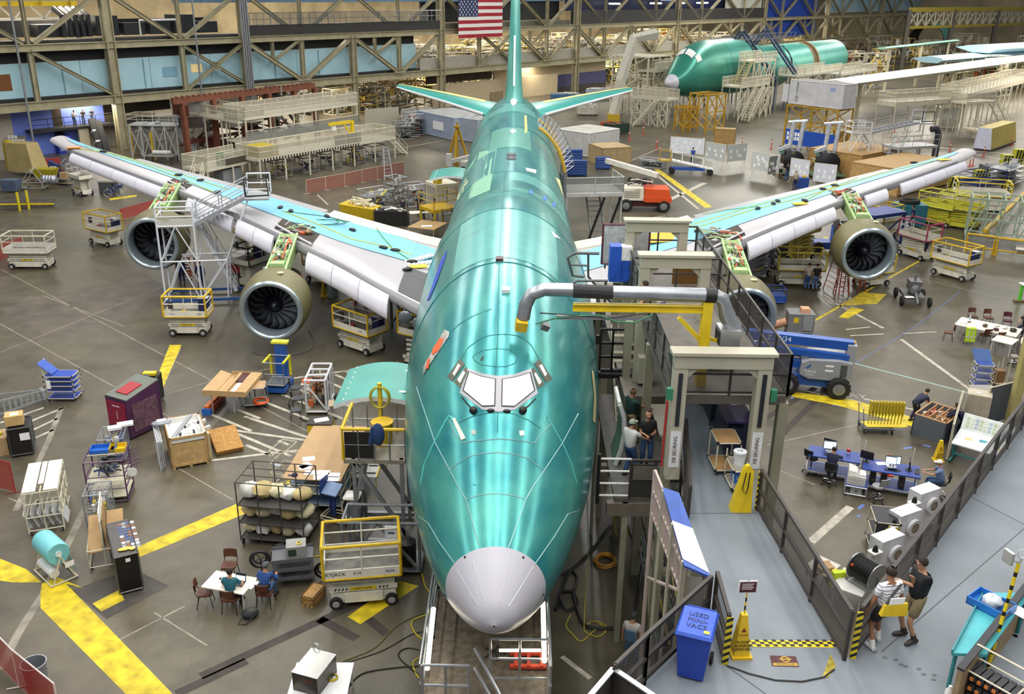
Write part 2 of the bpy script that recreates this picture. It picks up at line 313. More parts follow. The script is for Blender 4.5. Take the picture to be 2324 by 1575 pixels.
wpanel('concrete_wall',-2.6,0,14,2.7,mt('#847d72',.7),-3.0,.3,part);wpanel('brown_wall',0,3.2,16,5,mt('#3e342c',.7),-5,.3,part)
wpanel('beige_wall',51,0,82,3.4,mt('#c9b795',.7),-1.6,.3,part);wpanel('dark_loft',51,3.4,66,5,mt('#4a3f34',.8,0,.3,1),-3,.3,part)
wpanel('tan_wall',66,0,98,5,mt('#b9a988',.7),-2.5,.3,part);wpanel('office_window_band',69,.9,81,2.9,mt('#5e4a34',.3,0,.4,3,.12),-2.35,.1,part);wpanel('violet_band',81,0,98,3,mt('#45456e',.6),-2.3,.1,part)
wpanel('dark_band',66,0,98,.9,mt('#3f3830',.7),-2.25,.1,part)
wpanel('green_wall',98,0,158,5,mt('#6d7a66',.7),-8,.3,part)
wpanel('hoarding',60,0,63,2,mt('#8a7a5c',.7),2,.2,part)
# -- AIRPLANE
from mathutils.bvhtree import BVHTree
def interp(tab,t):
    """monotone-ish hermite through (t, v) pairs"""
    n=len(tab)
    if t<=tab[0][0]:return tab[0][1]
    if t>=tab[-1][0]:return tab[-1][1]
    for i in range(n-1):
        if tab[i][0]<=t<=tab[i+1][0]:break
    def sl(j):
        if j==0:return (tab[1][1]-tab[0][1])/(tab[1][0]-tab[0][0])
        if j==n-1:return (tab[-1][1]-tab[-2][1])/(tab[-1][0]-tab[-2][0])
        a=(tab[j][1]-tab[j-1][1])/(tab[j][0]-tab[j-1][0]);b=(tab[j+1][1]-tab[j][1])/(tab[j+1][0]-tab[j][0])
        return 0 if a*b<=0 else 2*a*b/(a+b)
    h=tab[i+1][0]-tab[i][0];u=(t-tab[i][0])/h
    return ((1+2*u)*(1-u)**2)*tab[i][1]+u*(1-u)**2*h*sl(i)+u*u*(3-2*u)*tab[i+1][1]+u*u*(u-1)*h*sl(i+1)
T_W=[(0,.02),(.12,.36),(.4,.62),(.8,.88),(1.3,1.14),(2,1.47),(3,1.85),(4,2.15),(5,2.4),(6.5,2.62),(8,2.8),(10,2.97),(12,3.1),(15,3.2),(18,3.25),(54,3.25),(58,3.1),(62,2.75),(66,2.2),(70,1.45),(73,.8),(75,.35)]
T_T=[(0,4.78),(.12,5.06),(.4,5.33),(.8,5.62),(1.3,5.9),(2,6.4),(3,7.35),(3.7,8.08),(4.5,8.82),(5.2,9.2),(6,9.5),(7,9.75),(8.5,9.98),(10,10.08),(17,10.08),(19,9.98),(22,9.45),(26,8.85),(29,8.68),(60,8.68),(66,8.55),(72,8.2),(75,7.9)]
T_B=[(0,4.74),(.12,4.5),(.4,4.24),(.8,3.96),(1.3,3.7),(2,3.4),(3,3.08),(4,2.83),(6,2.5),(9,2.25),(13,2.1),(48,2.1),(52,2.25),(58,3.1),(66,4.9),(72,6.3),(75,7.2)]
NOSE=16.2
def fsec(t,a):
    w,zt,zb=interp(T_W,t),interp(T_T,t),interp(T_B,t)
    zw=zb+(zt-zb)*(.5 if t<3 else .5-.06*min(1,(t-3)/7)) if t<60 else (zt+zb)/2
    c,s=cos(a),sin(a)
    return V((w*c,NOSE+t,zw+((zt-zw) if s>0 else (zw-zb))*s))
plane=thing('airplane','huge green unpainted airplane in the middle of the hall with grey nose cone','airplane')
def skin_mat():
    m=bpy.data.materials.new('green_protective_film');m.use_nodes=True;nt=m.node_tree;b=nt.nodes['Principled BSDF'];N=nt.nodes.new;L=nt.links.new
    tc=N('ShaderNodeTexCoord');mp=N('ShaderNodeMapping');mp.inputs['Scale'].default_value=(1.2,.18,1.2);L(tc.outputs['Object'],mp.inputs[0])
    n=N('ShaderNodeTexNoise');n.inputs['Scale'].default_value=1.1;n.inputs['Detail'].default_value=7;L(mp.outputs[0],n.inputs['Vector'])
    r=N('ShaderNodeValToRGB');e=r.color_ramp.elements;e[0].position=.3;e[1].position=.72;e[0].color=srgb('#257f8a');e[1].color=srgb('#55a89b');L(n.outputs['Fac'],r.inputs[0])
    L(r.outputs[0],b.inputs['Base Color']);b.inputs['Metallic'].default_value=.48;b.inputs['Roughness'].default_value=.3
    n2=N('ShaderNodeTexNoise');n2.inputs['Scale'].default_value=.7;n2.inputs['Detail'].default_value=3;L(tc.outputs['Object'],n2.inputs['Vector'])
    bp=N('ShaderNodeBump');bp.inputs['Strength'].default_value=.06;bp.inputs['Distance'].default_value=.3;L(n2.outputs['Fac'],bp.inputs['Height']);L(bp.outputs[0],b.inputs['Normal'])
    rr=N('ShaderNodeMapRange');rr.inputs[3].default_value=.15;rr.inputs[4].default_value=.32;L(n.outputs['Fac'],rr.inputs[0]);L(rr.outputs[0],b.inputs['Roughness'])
    return m
SKIN=skin_mat()
def body(ts,n=72):return [[fsec(t,2*PI*i/n) for i in range(n)] for t in ts]
TS=[1.3,1.6,2,2.5,3,3.5,4,4.5,5,5.5,6,7,8,9,10,11,12,14,16,17.5,19,20,22,24,26,29,33,38,43,48,52,54,56,58,60,62,64,66,68,70,72,73.5,75]
mf=M();mf.grid(body(TS),closed=True);mf.poly([fsec(75,2*PI*i/72) for i in range(72)])
mf.obj('fuselage',SKIN,plane,60)
mr=M();mr.grid(body([0,.06,.12,.25,.4,.6,.8,1,1.3]),closed=True)
mr.obj('nose_cone',mt('#aaa9b2',.38,0,.03,1),plane,60)
allm=M();allm.grid(body([0,.12,.25,.4,.8]+TS),closed=True)
FB=BVHTree.FromPolygons([V(v) for v in allm.v],allm.f)
def S(px,py,e=.012,tree=FB):
    h=tree.ray_cast(CAM,ray(px,py).normalized())
    return None if h[0]is None else h[0]+(h[1] if h[1].dot(CAM-h[0])>0 else -h[1])*e
def conform(name,pix,mat,e=.012,par=plane,tree=FB,rings=4,sub=4,th=.02):
    """panel lying on a curved skin: outline from the photo, projected onto the body"""
    cx=sum(p[0] for p in pix)/len(pix);cy=sum(p[1] for p in pix)/len(pix);n=len(pix);edge=[]
    for i in range(n):
        a,b=pix[i],pix[(i+1)%n];edge+=[(a[0]+(b[0]-a[0])*j/sub,a[1]+(b[1]-a[1])*j/sub) for j in range(sub)]
    vs=[S(cx,cy,e,tree)];k=len(edge)
    for r in range(1,rings+1):
        for x,y in edge:
            q=S(cx+(x-cx)*r/rings,cy+(y-cy)*r/rings,e,tree);vs.append(q if q is not None else vs[-1])
    if vs[0]is None:vs[0]=vs[1]
    fs=[(0,1+i,1+(i+1)%k) for i in range(k)]
    for r in range(rings-1):fs+=[(1+r*k+i,1+r*k+k+i,1+r*k+k+(i+1)%k,1+r*k+(i+1)%k) for i in range(k)]
    # folded edge so that the panel has thickness
    b0=len(vs);last=1+(rings-1)*k
    d=(vs[0]-CAM).normalized()*th
    vs+=[v+d for v in vs[last:last+k]]
    fs+=[(last+i,b0+i,b0+(i+1)%k,last+(i+1)%k) for i in range(k)]
    m=M();m.add(vs,fs);return m.obj(name,mat,par,60)
def c9(*p,o=(900,700),s=3.938):return [(o[0]+x/s,o[1]+y/s) for x,y in p]
def n9(*p):return c9(*p,o=(900,1100),s=3.316)
def line_on(name,pix,mat,r=.012,e=.004,par=plane,tree=FB,step=12):
    pts=[]
    for a,b in zip(pix,pix[1:]):
        k=max(2,int(math.hypot(b[0]-a[0],b[1]-a[1])/step))
        for j in range(k):
            q=S(a[0]+(b[0]-a[0])*j/k,a[1]+(b[1]-a[1])*j/k,e,tree)
            if q is not None:pts.append(q)
    q=S(*pix[-1],e,tree)
    if q is not None:pts.append(q)
    return M().path(pts,r,5).obj(name,mat,par)
FRAMEG=mt('#9b9aa0',.35,.3,.05);PANE=mt('#f1efe6',.35,0,.02);SEAM=mt('#1c6f6c',.5,.2,0);SEAMS=mt('#8fb3b3',.35,.4,0);OLVP=mt('#55564a',.5,0,.1)
ws=conform('windshield_frame',c9((630,535),(770,585),(910,605),(1050,590),(1200,540),(1262,760),(1060,905),(910,925),(765,905),(565,755)),FRAMEG,.015)
for side in (((645,563),(760,606),(890,632),(882,878),(770,882),(592,735)),((940,632),(1065,612),(1195,572),(1237,735),(1050,885),(935,880))):
    cx=sum(p[0] for p in side)/6;cy=sum(p[1] for p in side)/6
    conform('windshield_seal',c9(*side),BLK,.022,ws);conform('windshield_pane',c9(*[(cx+(x-cx)*.925,cy+(y-cy)*.93) for x,y in side]),PANE,.03,ws)
for pane,wh in ((((455,610),(572,450),(612,500),(500,655)),((505,590),(555,495),(575,515),(522,605))),(((512,660),(625,520),(640,560),(575,715)),((547,640),(600,560),(618,580),(570,670))),
                 (((1228,495),(1275,455),(1390,630),(1335,665)),((1270,515),(1295,503),(1340,590),(1322,612))),(((1205,545),(1220,525),(1325,680),(1260,720)),((1225,590),(1240,575),(1293,660),(1270,685)))):
    sw=conform('side_window',c9(*pane),OLVP,.018);conform('window_pane',c9(*wh),PANE,.026,sw)
for a,b,c in (((590,800),(640,860),(690,915)),((1235,810),(1185,865),(1125,915))):
    wp=M();wp.path([S(*c9(q)[0],.05) for q in (a,b,c)],.02,5);wp.sph(S(*c9(c)[0],.04),.1,10);wp.obj('wiper',BLK,plane,60)
for q in ((843,915),(985,920)):M().sph(S(*c9(q)[0],.02),(.1,.05,.05),8).obj('drain_fitting',BLK,plane)
for pts in (c9((910,5),(905,235),(885,600)),c9((905,925),(902,1110)),c9((575,455),(640,350),(720,290),(800,250),(880,235),(980,232),(1060,240),(1130,265),(1200,325),(1275,455)),c9((560,1020),(680,965),(800,938),(905,930),(1040,940),(1180,1000),(1290,1075)),
            c9((440,260),(560,140),(700,60),(850,5)),c9((680,430),(760,380),(890,360),(1010,370),(1080,420),(1060,490),(980,520),(880,522),(760,505),(690,460),(680,430)),[(1151,330),(1140,470),(1133,580),(1131,700)],[(1243,460),(1272,560),(1290,640)],n9((575,0),(600,5))):
    line_on('skin_seam',pts,SEAM,.01)
for pts in ([(945,878),(987,1004),(1020,1066),(1038,1100),(1057,1133),(1089,1242)],[(1312,939),(1276,1006),(1235,1068),(1212,1100),(1193,1134),(1154,1244)],n9((130,210),(240,290),(320,430),(435,590)),n9((1420,180),(1290,220),(1180,400),(1040,600)),
            c9((478,1450),(540,1390),(640,1325),(760,1298),(900,1287),(1050,1300),(1180,1345),(1320,1450)),n9((520,112),(620,78),(750,65),(880,80),(975,112)),c9((470,1000),(530,1130),(590,1205),(700,1185),(920,1165),(1100,1180),(1230,1205),(1290,1130),(1385,1030))):
    line_on('skin_seam',pts,SEAMS,.013)
line_on('door_seal_line',c9((215,1570),(245,1400),(330,1210),(430,1020),(470,960),(495,975),(500,1000)),mt('#5fc8c0',.4,.2,0),.018);line_on('door_seal_line',c9((1320,1020),(1325,970),(1350,962),(1385,1030),(1480,1200),(1560,1380),(1610,1560)),mt('#5fc8c0',.4,.2,0),.014)
conform('white_tape',c9((500,985),(525,978),(620,1160),(582,1178)),mt('#e2ded0',.6),.02)
conform('sensor_port',c9((665,1090),(705,1085),(712,1125),(672,1130)),mt('#b9c0b8'),.015,rings=2,sub=2);conform('sensor_port',c9((1095,1095),(1140,1090),(1143,1135),(1100,1138)),mt('#d6dcd6'),.015,rings=2,sub=2)
conform('black_tape',c9((750,465),(768,430),(782,432),(765,468)),BLK,.012,rings=2,sub=2)
lt=conform('side_light_panel',c9((435,190),(475,215),(470,255),(265,560),(245,600),(243,520)),mt('#c9c6c0',.4,.3,.4,5),.02)
for q in (((395,270),(430,275),(385,380),(325,420),(330,370)),((285,460),(305,450),(295,540),(270,545))):conform('orange_tape',c9(*q),mt('#f0602c',.6),.035,lt)
for q in n9((515,545),(953,548),(362,833),(1102,830)):M().sph(S(*q,0),.03,8).obj('cone_fastener',BLK,plane)
for pts in (n9((855,500),(775,880)),n9((1030,615),(845,915)),n9((570,560),(660,885)),n9((450,640),(615,915))):line_on('lightning_strip',pts,mt('#c6c5cc',.3,.3,0),.008)
conform('pale_panel',[(1088,346),(1128,336),(1112,432),(1064,452)],mt('#7fb99b',.4,.25,.08),.01);conform('cream_panel',[(1058,404),(1062,412),(1040,455),(1036,450)],mt('#d9d79c'),.012,rings=2);conform('cream_panel',[(1260,402),(1270,408),(1287,452),(1280,450)],mt('#d9d79c'),.012,rings=2)
conform('pale_panel',[(1084,350),(1080,360),(1058,405),(1050,400)],mt('#6fb89e',.4,.3,.08),.008,rings=3)
conform('yellow_stripe',[(1190,262),(1195,262),(1197,300),(1191,303)],mt('#c9c46a'),.012,rings=2);conform('white_disc',[(1157,298),(1164,293),(1172,298),(1164,304)],PAPER,.03,rings=2)
for q in ((1160,352),(1160,360)):M().sph(S(*q,0),(.3,.35,.12),10).obj('dome_light',mt('#3a3f3f',.4),plane,60)
conform('white_tape',[(1193,381),(1217,386),(1216,394),(1195,388)],PAPER,.015,rings=2,sub=3);conform('white_tape',[(1250,524),(1263,534),(1272,543),(1256,537)],PAPER,.015,rings=2,sub=3)
for q in ((1204,436),(1236,450),(1256,464)):conform('blue_tape',[(q[0]-3,q[1]-4),(q[0]+3,q[1]-4),(q[0]+4,q[1]+5),(q[0]-2,q[1]+5)],mt('#2d6fe0',.5,0,0),.02,rings=1,sub=1)
for q in ((1134,590),(1148,660)):M().box(S(*q,.03),(.22,.3,.1)).obj('beacon_mount',mt('#4a2f35' if q[1]<600 else '#cfd8d4',.5),plane)
conform('blue_wing_root_film',[(1016,566),(1010,590),(992,640),(975,680),(969,684),(985,640),(1000,595)],mt('#2b47c0',.4),.02)
for t in (9.6,16.5,24,31,38.5,47,55,61):
    M().path([fsec(t,PI*i/36)+V((0,0,.0)) for i in range(37)],.014,4).obj('section_joint',SEAM,plane)
for t0,t1,a0,a1,hx in ((24.2,30.9,.55,1.57,'#5eada6'),(38.7,46.8,1.2,2.0,'#66ad9d'),(31.2,38.3,1.62,2.6,'#43908f'),(47.3,54.5,.6,1.5,'#43908f'),(10,16.3,1.0,2.1,'#57aaa5'),(55.3,60.8,1.0,2.2,'#66b0a8')):
    M().grid([[(lambda q:q+V((q.x*.003,0,.009)))(fsec(t0+(t1-t0)*i/6,a0+(a1-a0)*j/12)) for j in range(13)] for i in range(7)]).obj('skin_panel',mt(hx,.28,.38,.12,1.5),plane,60)
# -- wings
WX=[2.4,3.9,6.1,9,11.75,14.9,20.3,24.2,29.7,32,33.6,34.5]
WLE=[37.3,38.8,41.2,44.6,47.3,50.4,55.2,58.5,63.2,65.3,67.2,69.2];WTE=[51.7,51.9,53.0,54.7,56.3,58.2,61.0,63.1,66.4,68,69.4,70.2]
LEt=list(zip(WX,WLE));TEt=list(zip(WX,WTE))
def le(x):return interp(LEt,x)+.75*min(1,max(0,(33-x)/12))
def te(x):return interp(TEt,x)
UP=[(0,-.42),(.012,-.26),(.04,-.13),(.1,-.03),(.2,0),(.35,0),(.5,-.02),(.65,-.08),(.8,-.18),(.92,-.3),(1,-.4)]
def wtop(x,y):
    c=max(0,min(1,(y-le(x))/(te(x)-le(x))));sc=.35+.65*min(1,(te(x)-le(x))/9)
    return 3.9+.1*(x-3)+interp(UP,c)*sc+(max(0,x-31)**1.5)*.03
def wsec(x):
    a,b=le(x),te(x);th=.11*(b-a);top=[(a+(b-a)*c,wtop(x,a+(b-a)*c)) for c,_ in UP]
    bot=[(a+(b-a)*c,wtop(x,a+(b-a)*c)-th*4*(c*(1-c))**.6*.8-.02) for c in (.92,.8,.65,.5,.35,.2,.1,.04,.012)]
    return top+bot
WSK=mt('#b3b1b4',.3,.1,.05,.6);COVER=mt('#74b8d6',.45,0,.07,.7);SLATM=mt('#d6d5de',.22,0,.03);LEM=mt('#8d8c90',.35,.2,.05,.4);CREAMW=mt('#ddd6c0');RECESS=mt('#3a2f24',.7,0,.4,4)
BF=[(4.0,45.4),(5.1,46.1),(6.9,47.1),(8,47.7),(10.2,49.3),(12.8,51.7),(18.2,56.1),(21.6,58.8),(25.2,61.5),(29,64.4),(31,65.9),(32,66.9)]
BB=[(3.4,49.3),(3.8,49.5),(5.7,51.1),(7.65,52.6),(10.5,54.4),(12.45,56),(14,57),(18.45,59.6),(22.4,61.3),(26,63.8),(29,65.5),(31,67.0),(32,67.8)]
WB={}
PIPE=[mt('#7fae5c'),mt('#b8bcc0',.35,.6),mt('#c8542c'),mt('#4b4a48',.6),mt('#9fb98a')]
def mess(c,d,n,r=.03,k=5,seed=0):
    """tangle of tubes and small boxes inside a box of size d about c"""
    R=random.Random(seed);m=M();rv=lambda:V((c[0]+(R.random()-.5)*d[0],c[1]+(R.random()-.5)*d[1],c[2]+(R.random()-.5)*d[2]))
    for i in range(n):
        a=rv();kk=R.randrange(k)
        if R.random()<.7:
            b=rv();m.path([a,(a+b)/2+V((0,0,.1*R.random())),b],r*(.6+R.random()),5,kk)
        else:m.box(a,(d[0]*.12+.05,d[1]*.1+.05,d[2]*.2+.05),R.random()*3,kk)
    return m
for sg in (-1,1):
    sd='far' if sg<0 else 'near'
    X=[2.4+(33-2.4)*i/44 for i in range(45)]
    m=M();m.grid([[(sg*x,y,z) for y,z in wsec(x)] for x in X],closed=True);m.poly([(sg*33,y,z) for y,z in wsec(33)])
    wing=m.obj('wing',WSK,plane,50)
    WB[sg]=BVHTree.FromPolygons([V(v) for v in m.v],m.f)
    m=M();rows=[]
    for i in range(41):
        x=3.4+(32-3.4)*i/40;a,b=interp(BF,max(4,x)),interp(BB,x);rows.append([(sg*x,a+(b-a)*j/8,wtop(x,a+(b-a)*j/8)+.03) for j in range(9)])
    m.grid(rows);m.obj('blue_cover',COVER,wing,50)
    m=M()
    for x in (7,10,13,17,21,25):m.poly([(sg*(x+u),y,wtop(x+u,y)+.04) for u,y in ((0,interp(BF,x)+.1),(.09,interp(BF,x)+.12),(.09,interp(BB,x)-.1),(0,interp(BB,x)-.12))])
    m.obj('cover_seam',mt('#8fd0e8',.5,0,0),wing)
    # polished leading edge strip
    m=M();m.grid([[(sg*x,le(x)+y*(te(x)-le(x)),z+wtop(x,le(x)+max(0,y)*(te(x)-le(x)))) for y,z in ((.035,.01),(.012,.012),(0,.01),(-.004,-.1),(.004,-.25))] for x in X[1:-3]]);m.obj('leading_edge',LEM,wing,50)
    # slats drooped ahead of the leading edge
    for a,b,n in ((5.6,10.6,3),(12.9,15.6,2),(15.9,19.6,2),(21.8,30.4,4)) if sg<0 else ((5.9,10.4,2),(13,19.6,4),(20.9+1.2,24.0,1),(25.2,31.6,3)):
        for i in range(n):
            x0,x1=a+(b-a)*i/n+.015,a+(b-a)*(i+1)/n-.015;rows=[]
            for j in range(5):
                x=x0+(x1-x0)*j/4;sc=.42+.38*min(1,(te(x)-le(x))/9);y0=le(x);z0=3.9+.1*(x-3)-.3*sc
                rows.append([(sg*x,y0+dy*sc,z0+dz*sc) for dy,dz in ((.15,-.1),(-.35,-.18),(-.8,-.42),(-1.12,-.8),(-1.2,-1.1),(-1.08,-1.22),(-.85,-1.1),(-.55,-.75),(-.1,-.4))])
            m=M();m.grid(rows,closed=True);m.poly(rows[0]);m.poly(rows[-1]);m.obj('slat',SLATM,wing,60)
    # cream inboard flap
    rows=[[(sg*x,te(x)-1.5+dy,wtop(x,te(x)-1.5+min(1.5,dy))+.05+dz) for dy,dz in ((0,0),(1,.04),(2.2,.0),(2.2,-.1),(0,-.1))] for x in (3.6,5,7,9,11)]
    m=M();m.grid(rows,closed=True);m.poly(rows[0]);m.poly(rows[-1]);m.obj('flap',CREAMW,wing,50)
    rows=[[(sg*x,te(x)-.9+dy,wtop(x,te(x)-.9+min(.9,dy))+.03+dz) for dy,dz in ((0,0),(1.5,-.05),(1.5,-.13),(0,-.1))] for x in (11.4,13,15,17,20,23,26)]
    m=M();m.grid(rows,closed=True);m.poly(rows[0]);m.poly(rows[-1]);m.obj('flap',WSK,wing,50)
    if sg<0:
        M().grid([[(-x,le(x)+c*(te(x)-le(x)),wtop(x,le(x)+c*(te(x)-le(x)))+.025) for c in (.05,.12,.2,.3,.38)] for x in (3.2,3.9,4.6,5.2)]).obj('grey_root_film',mt('#4e4e50',.6),wing)
        for x,y in ((4.6,38.9),(3.9,38.1)):M().sph((-x,y+.3,3.55),(.32,.12,.3),14).obj('landing_light',mt('#6d7278',.2,.3),wing,60)
    # open bays above the pylons
    for ex,ey,ez in ((11.7,42.9,2.4),(20.8,51.8,3.3)):
        big=ex<15;k=1 if big else .62
        xs=[ex-1.25*k,ex-.4*k,ex+.5*k,ex+1.35*k];L=3.4*k
        m=M();m.grid([[(sg*x,le(x)+.55+L*j/4,wtop(x,le(x)+.55+L*j/4)+.02) for j in range(5)] for x in xs]);bay=m.obj('open_bay',RECESS,wing)
        q=(sg*ex,le(ex)+2.2*k,wtop(ex,le(ex)+2)+.02);mess(q,(2.2*k,2.8*k,.2),26,.035,5,int(ex)+sg).obj('bay_piping',PIPE[1:]+[mt('#8a6f4c',.6)],bay)
        M().path([(sg*x,le(x)+.4+(x-xs[0])*.2,wtop(x,le(x)+1)+.08) for x in xs],.06,5).obj('bay_rib',SLATM,bay)
        # -- engine
        eng=thing('engine','','x');del eng['category'],eng['label'];eng.parent=plane;eng.location=(sg*ex,ey,ez);eng.rotation_euler=(.03,0,-.03*sg)
        m=M();m.lathe([(1.57,.12),(1.66,.45),(1.72,.9),(1.73,1.5),(1.7,1.95),(1.55,1.98)],(0,0,0),'y',48,0,False);m.obj('fan_cowl',mt('#6f6a47',.5,.1,.08,1.5),eng,40)
        m=M();m.lathe([(1.57,.13),(1.545,.05),(1.47,0),(1.39,0),(1.31,.07),(1.28,.2)],(0,0,0),'y',48,0,False);m.obj('inlet_lip',mt('#b5c2c8',.28,.75,.04),eng,60)
        m=M();m.lathe([(1.28,.2),(1.27,.5),(1.32,.95),(1.345,1.02)],(0,0,0),'y',48,0,False);m.obj('inlet_duct',mt('#8d9ba3',.35,.35,.05),eng,60)
        m=M();m.lathe([(1.36,1.0),(1.36,1.5),(.3,1.55)],(0,0,0),'y',48,0,False);m.obj('fan_case',mt('#0d0d10',.6),eng,60)
        for i in range(18):
            a=2*PI*i/18;bm_=M();rows=[]
            for j in range(7):
                rr=.42+.9*j/6;tw=.35+.75*j/6;ch=.15+.15*sin(PI*min(1,.25+.75*j/6));bend=.22*sin(PI*j/6)-.05*j/6
                rows.append([((rr*cos(a+bend+u*ch*sin(tw)/rr)),1.12+u*ch*cos(tw)*.9+.08+dd,rr*sin(a+bend+u*ch*sin(tw)/rr)) for u,dd in ((-1,0),(-.4,-.01),(.2,0),(1,.02))])
            bm_.grid(rows);bm_.obj('fan_blade',mt('#989ca6',.28,.75,.1),eng,60)
        m=M();m.lathe([(.0,.62),(.1,.66),(.25,.82),(.4,1.05),(.44,1.25)],(0,0,0),'y',24,0,False);m.obj('spinner',mt('#11141f',.3,.2,.05),eng,60)
        m=M();m.lathe([(1.5,1.95),(1.42,2.2),(1.2,2.5),(.95,3.2),(.85,4.3),(.6,5.2),(.3,5.6)],(0,0,0),'y',24,0,False);core=m.obj('engine_core',mt('#38352f',.5,.4,.3,5),eng,50)
        m=mess((0,3.0,.1),(2.1,1.9,1.9),60,.04,5,3);m.obj('engine_piping',[PIPE[1],PIPE[3],PIPE[1],PIPE[2],mt('#2b2a28',.6)],core)
        m=M();m.path([(1.25*cos(a),2.15,1.25*sin(a)) for a in [PI*2*i/20 for i in range(20)]],.05,5,0,True);m.path([(1.32*cos(a),2.0,1.32*sin(a)) for a in [PI*2*i/20 for i in range(20)]],.06,5,0,True);m.obj('mount_ring',STEEL,core)
        m=M();m.lathe([(.17,0),(.17,.02)],(.42,1.0,1.7),'z',12);m.obj('access_cap',mt('#b6c987'),eng)
        # pylon between cowl and wing
        py0,pz0,py1,pz1=1.9,1.55,le(ex)-ey+.5,4.0+.1*(ex-3)-ez-.1
        m=M();m.hexa([(-.5,py0,pz0-.5),(.5,py0,pz0-.5),(.42,py1,pz1-.9),(-.42,py1,pz1-.9),(-.5,py0,pz0),(.5,py0,pz0),(.4,py1,pz1),(-.4,py1,pz1)]);pyl=m.obj('pylon',mt('#86a064',.5,0,.2,3),eng)
        dz=(pz1-pz0)/(py1-py0)
        m=mess((0,0,0),(.85,(py1-py0)*.8,.22),46,.028,5,11);o=m.obj('pylon_wiring',PIPE,pyl);o.location=(0,(py0+py1)/2,(pz0+pz1)/2+.1);o.rotation_euler=(math.atan(dz),0,0)
        m=M()
        for j in range(3):y=py0+.4+j*(py1-py0)/3.4;m.box((0,y,pz0+dz*(y-py0)+.1),(.7,.5,.2))
        for s2 in (-.48,.48):m.beam((s2,py0-.1,pz0+.02),(s2*.9,py1,pz1+.02),.1,.12)
        m.obj('pylon_frame',mt('#a9c88a',.5,0,.1),pyl)
# -- tail
TEALP=mt('#38a49a',.32,.35,.1,.8);YGR=mt('#d6cf7a',.5,.1,.1,.5);WEDGE=mt('#e6e8ea',.35,.2,0)
def foil(y0,y1,th,c,vert,z):
    n=8;P=[]
    for i in range(n+1):u=i/n;P.append((y0+(y1-y0)*u,th*2.2*(u**.5)*(1-u)))
    for i in range(n-1,0,-1):u=i/n;P.append((y0+(y1-y0)*u,-th*2.2*(u**.5)*(1-u)))
    return [(c+t,y,z) if vert else (c,y,z+t) for y,t in P]
m=M();rows=[foil(NOSE+a,NOSE+b,t,0,True,z) for z,a,b,t in ((7.9,59.5,73.5,1.05),(8.6,61,73.6,.92),(9.6,62.6,73.9,.8),(12,64.6,74.4,.68),(16,68,75.2,.5),(19.4,71,76,.3))]
m.grid(rows,closed=True);m.poly(rows[-1]);fin=m.obj('tail_fin',TEALP,plane,60)
m=M();m.path([fsec(58.6+1.2*i,PI/2)+V((0,0,.05)) for i in range(4)],[.05,.25,.3,.2],8);m.obj('fin_fillet',WEDGE,plane,60)
for sx in (-.55,.55):line_on('fin_fillet_edge',[(1166,232),(1178+sx*60,205)],WEDGE,.05)
M().path([(0,NOSE+64.5+.85*(z-12),z+.0) for z in (9.8,10.6,11.4,12.2,13,13.6)],.08,6).obj('fin_edge_strip',WEDGE,fin)
for sg in (-1,1):
    sec=[(1.2,61.4,72.4,.55,7.3),(2.6,62.8,72.6,.5,7.5),(6,67,74.2,.36,7.95),(9.5,71.3,75.9,.24,8.35),(11.1,73.6,76.5,.14,8.5)]
    m=M();rows=[foil(NOSE+a,NOSE+b,t,sg*x,False,z) for x,a,b,t,z in sec];m.grid(rows,closed=True);m.poly(rows[-1]);st=m.obj('tailplane',TEALP,plane,60)
    m=M();m.grid([[(sg*x,NOSE+a+(b-a)*u,z+t*2.2*(u**.5)*(1-u)+.02) for u in (.5,.65,.8,.97)] for x,a,b,t,z in sec[1:]]);m.obj('yellow_panel',YGR,st,60)
    m=M();m.path([(sg*x,NOSE+a,z) for x,a,b,t,z in sec[1:]],[.13,.12,.09,.06],6);m.obj('tailplane_edge',WEDGE,st,60)
# -- landing gear and jacks below
def wheel(m,c,r,w,ax='x',k=0):m.lathe([(r*.55,-w/2),(r*.92,-w/2),(r,-w*.25),(r,w*.25),(r*.92,w/2),(r*.55,w/2)],c,ax,18,k)
for x,y,n,top in ((0,24.5,1,2.6),(-1.9,53.5,2,2.5),(1.9,53.5,2,2.5),(-5.2,50.5,2,3.6),(5.2,50.5,2,3.6)):
    m=M();m.tube((x,y,.6),(x,y,top),.16,10);m.tube((x,y-.8,top),(x,y,1.1),.08,8)
    if n==2:m.beam((x,y-.9,.62),(x,y+.9,.62),.2,.2)
    g=m.obj('landing_gear',STEEL,plane,40)
    for dy in ((0,) if n==1 else (-.75,.75)):
        for dx in (-.45,.45):
            m=M();wheel(m,(x+dx,y+dy,.62),.62,.42);m.obj('tire',RUB,g,40)
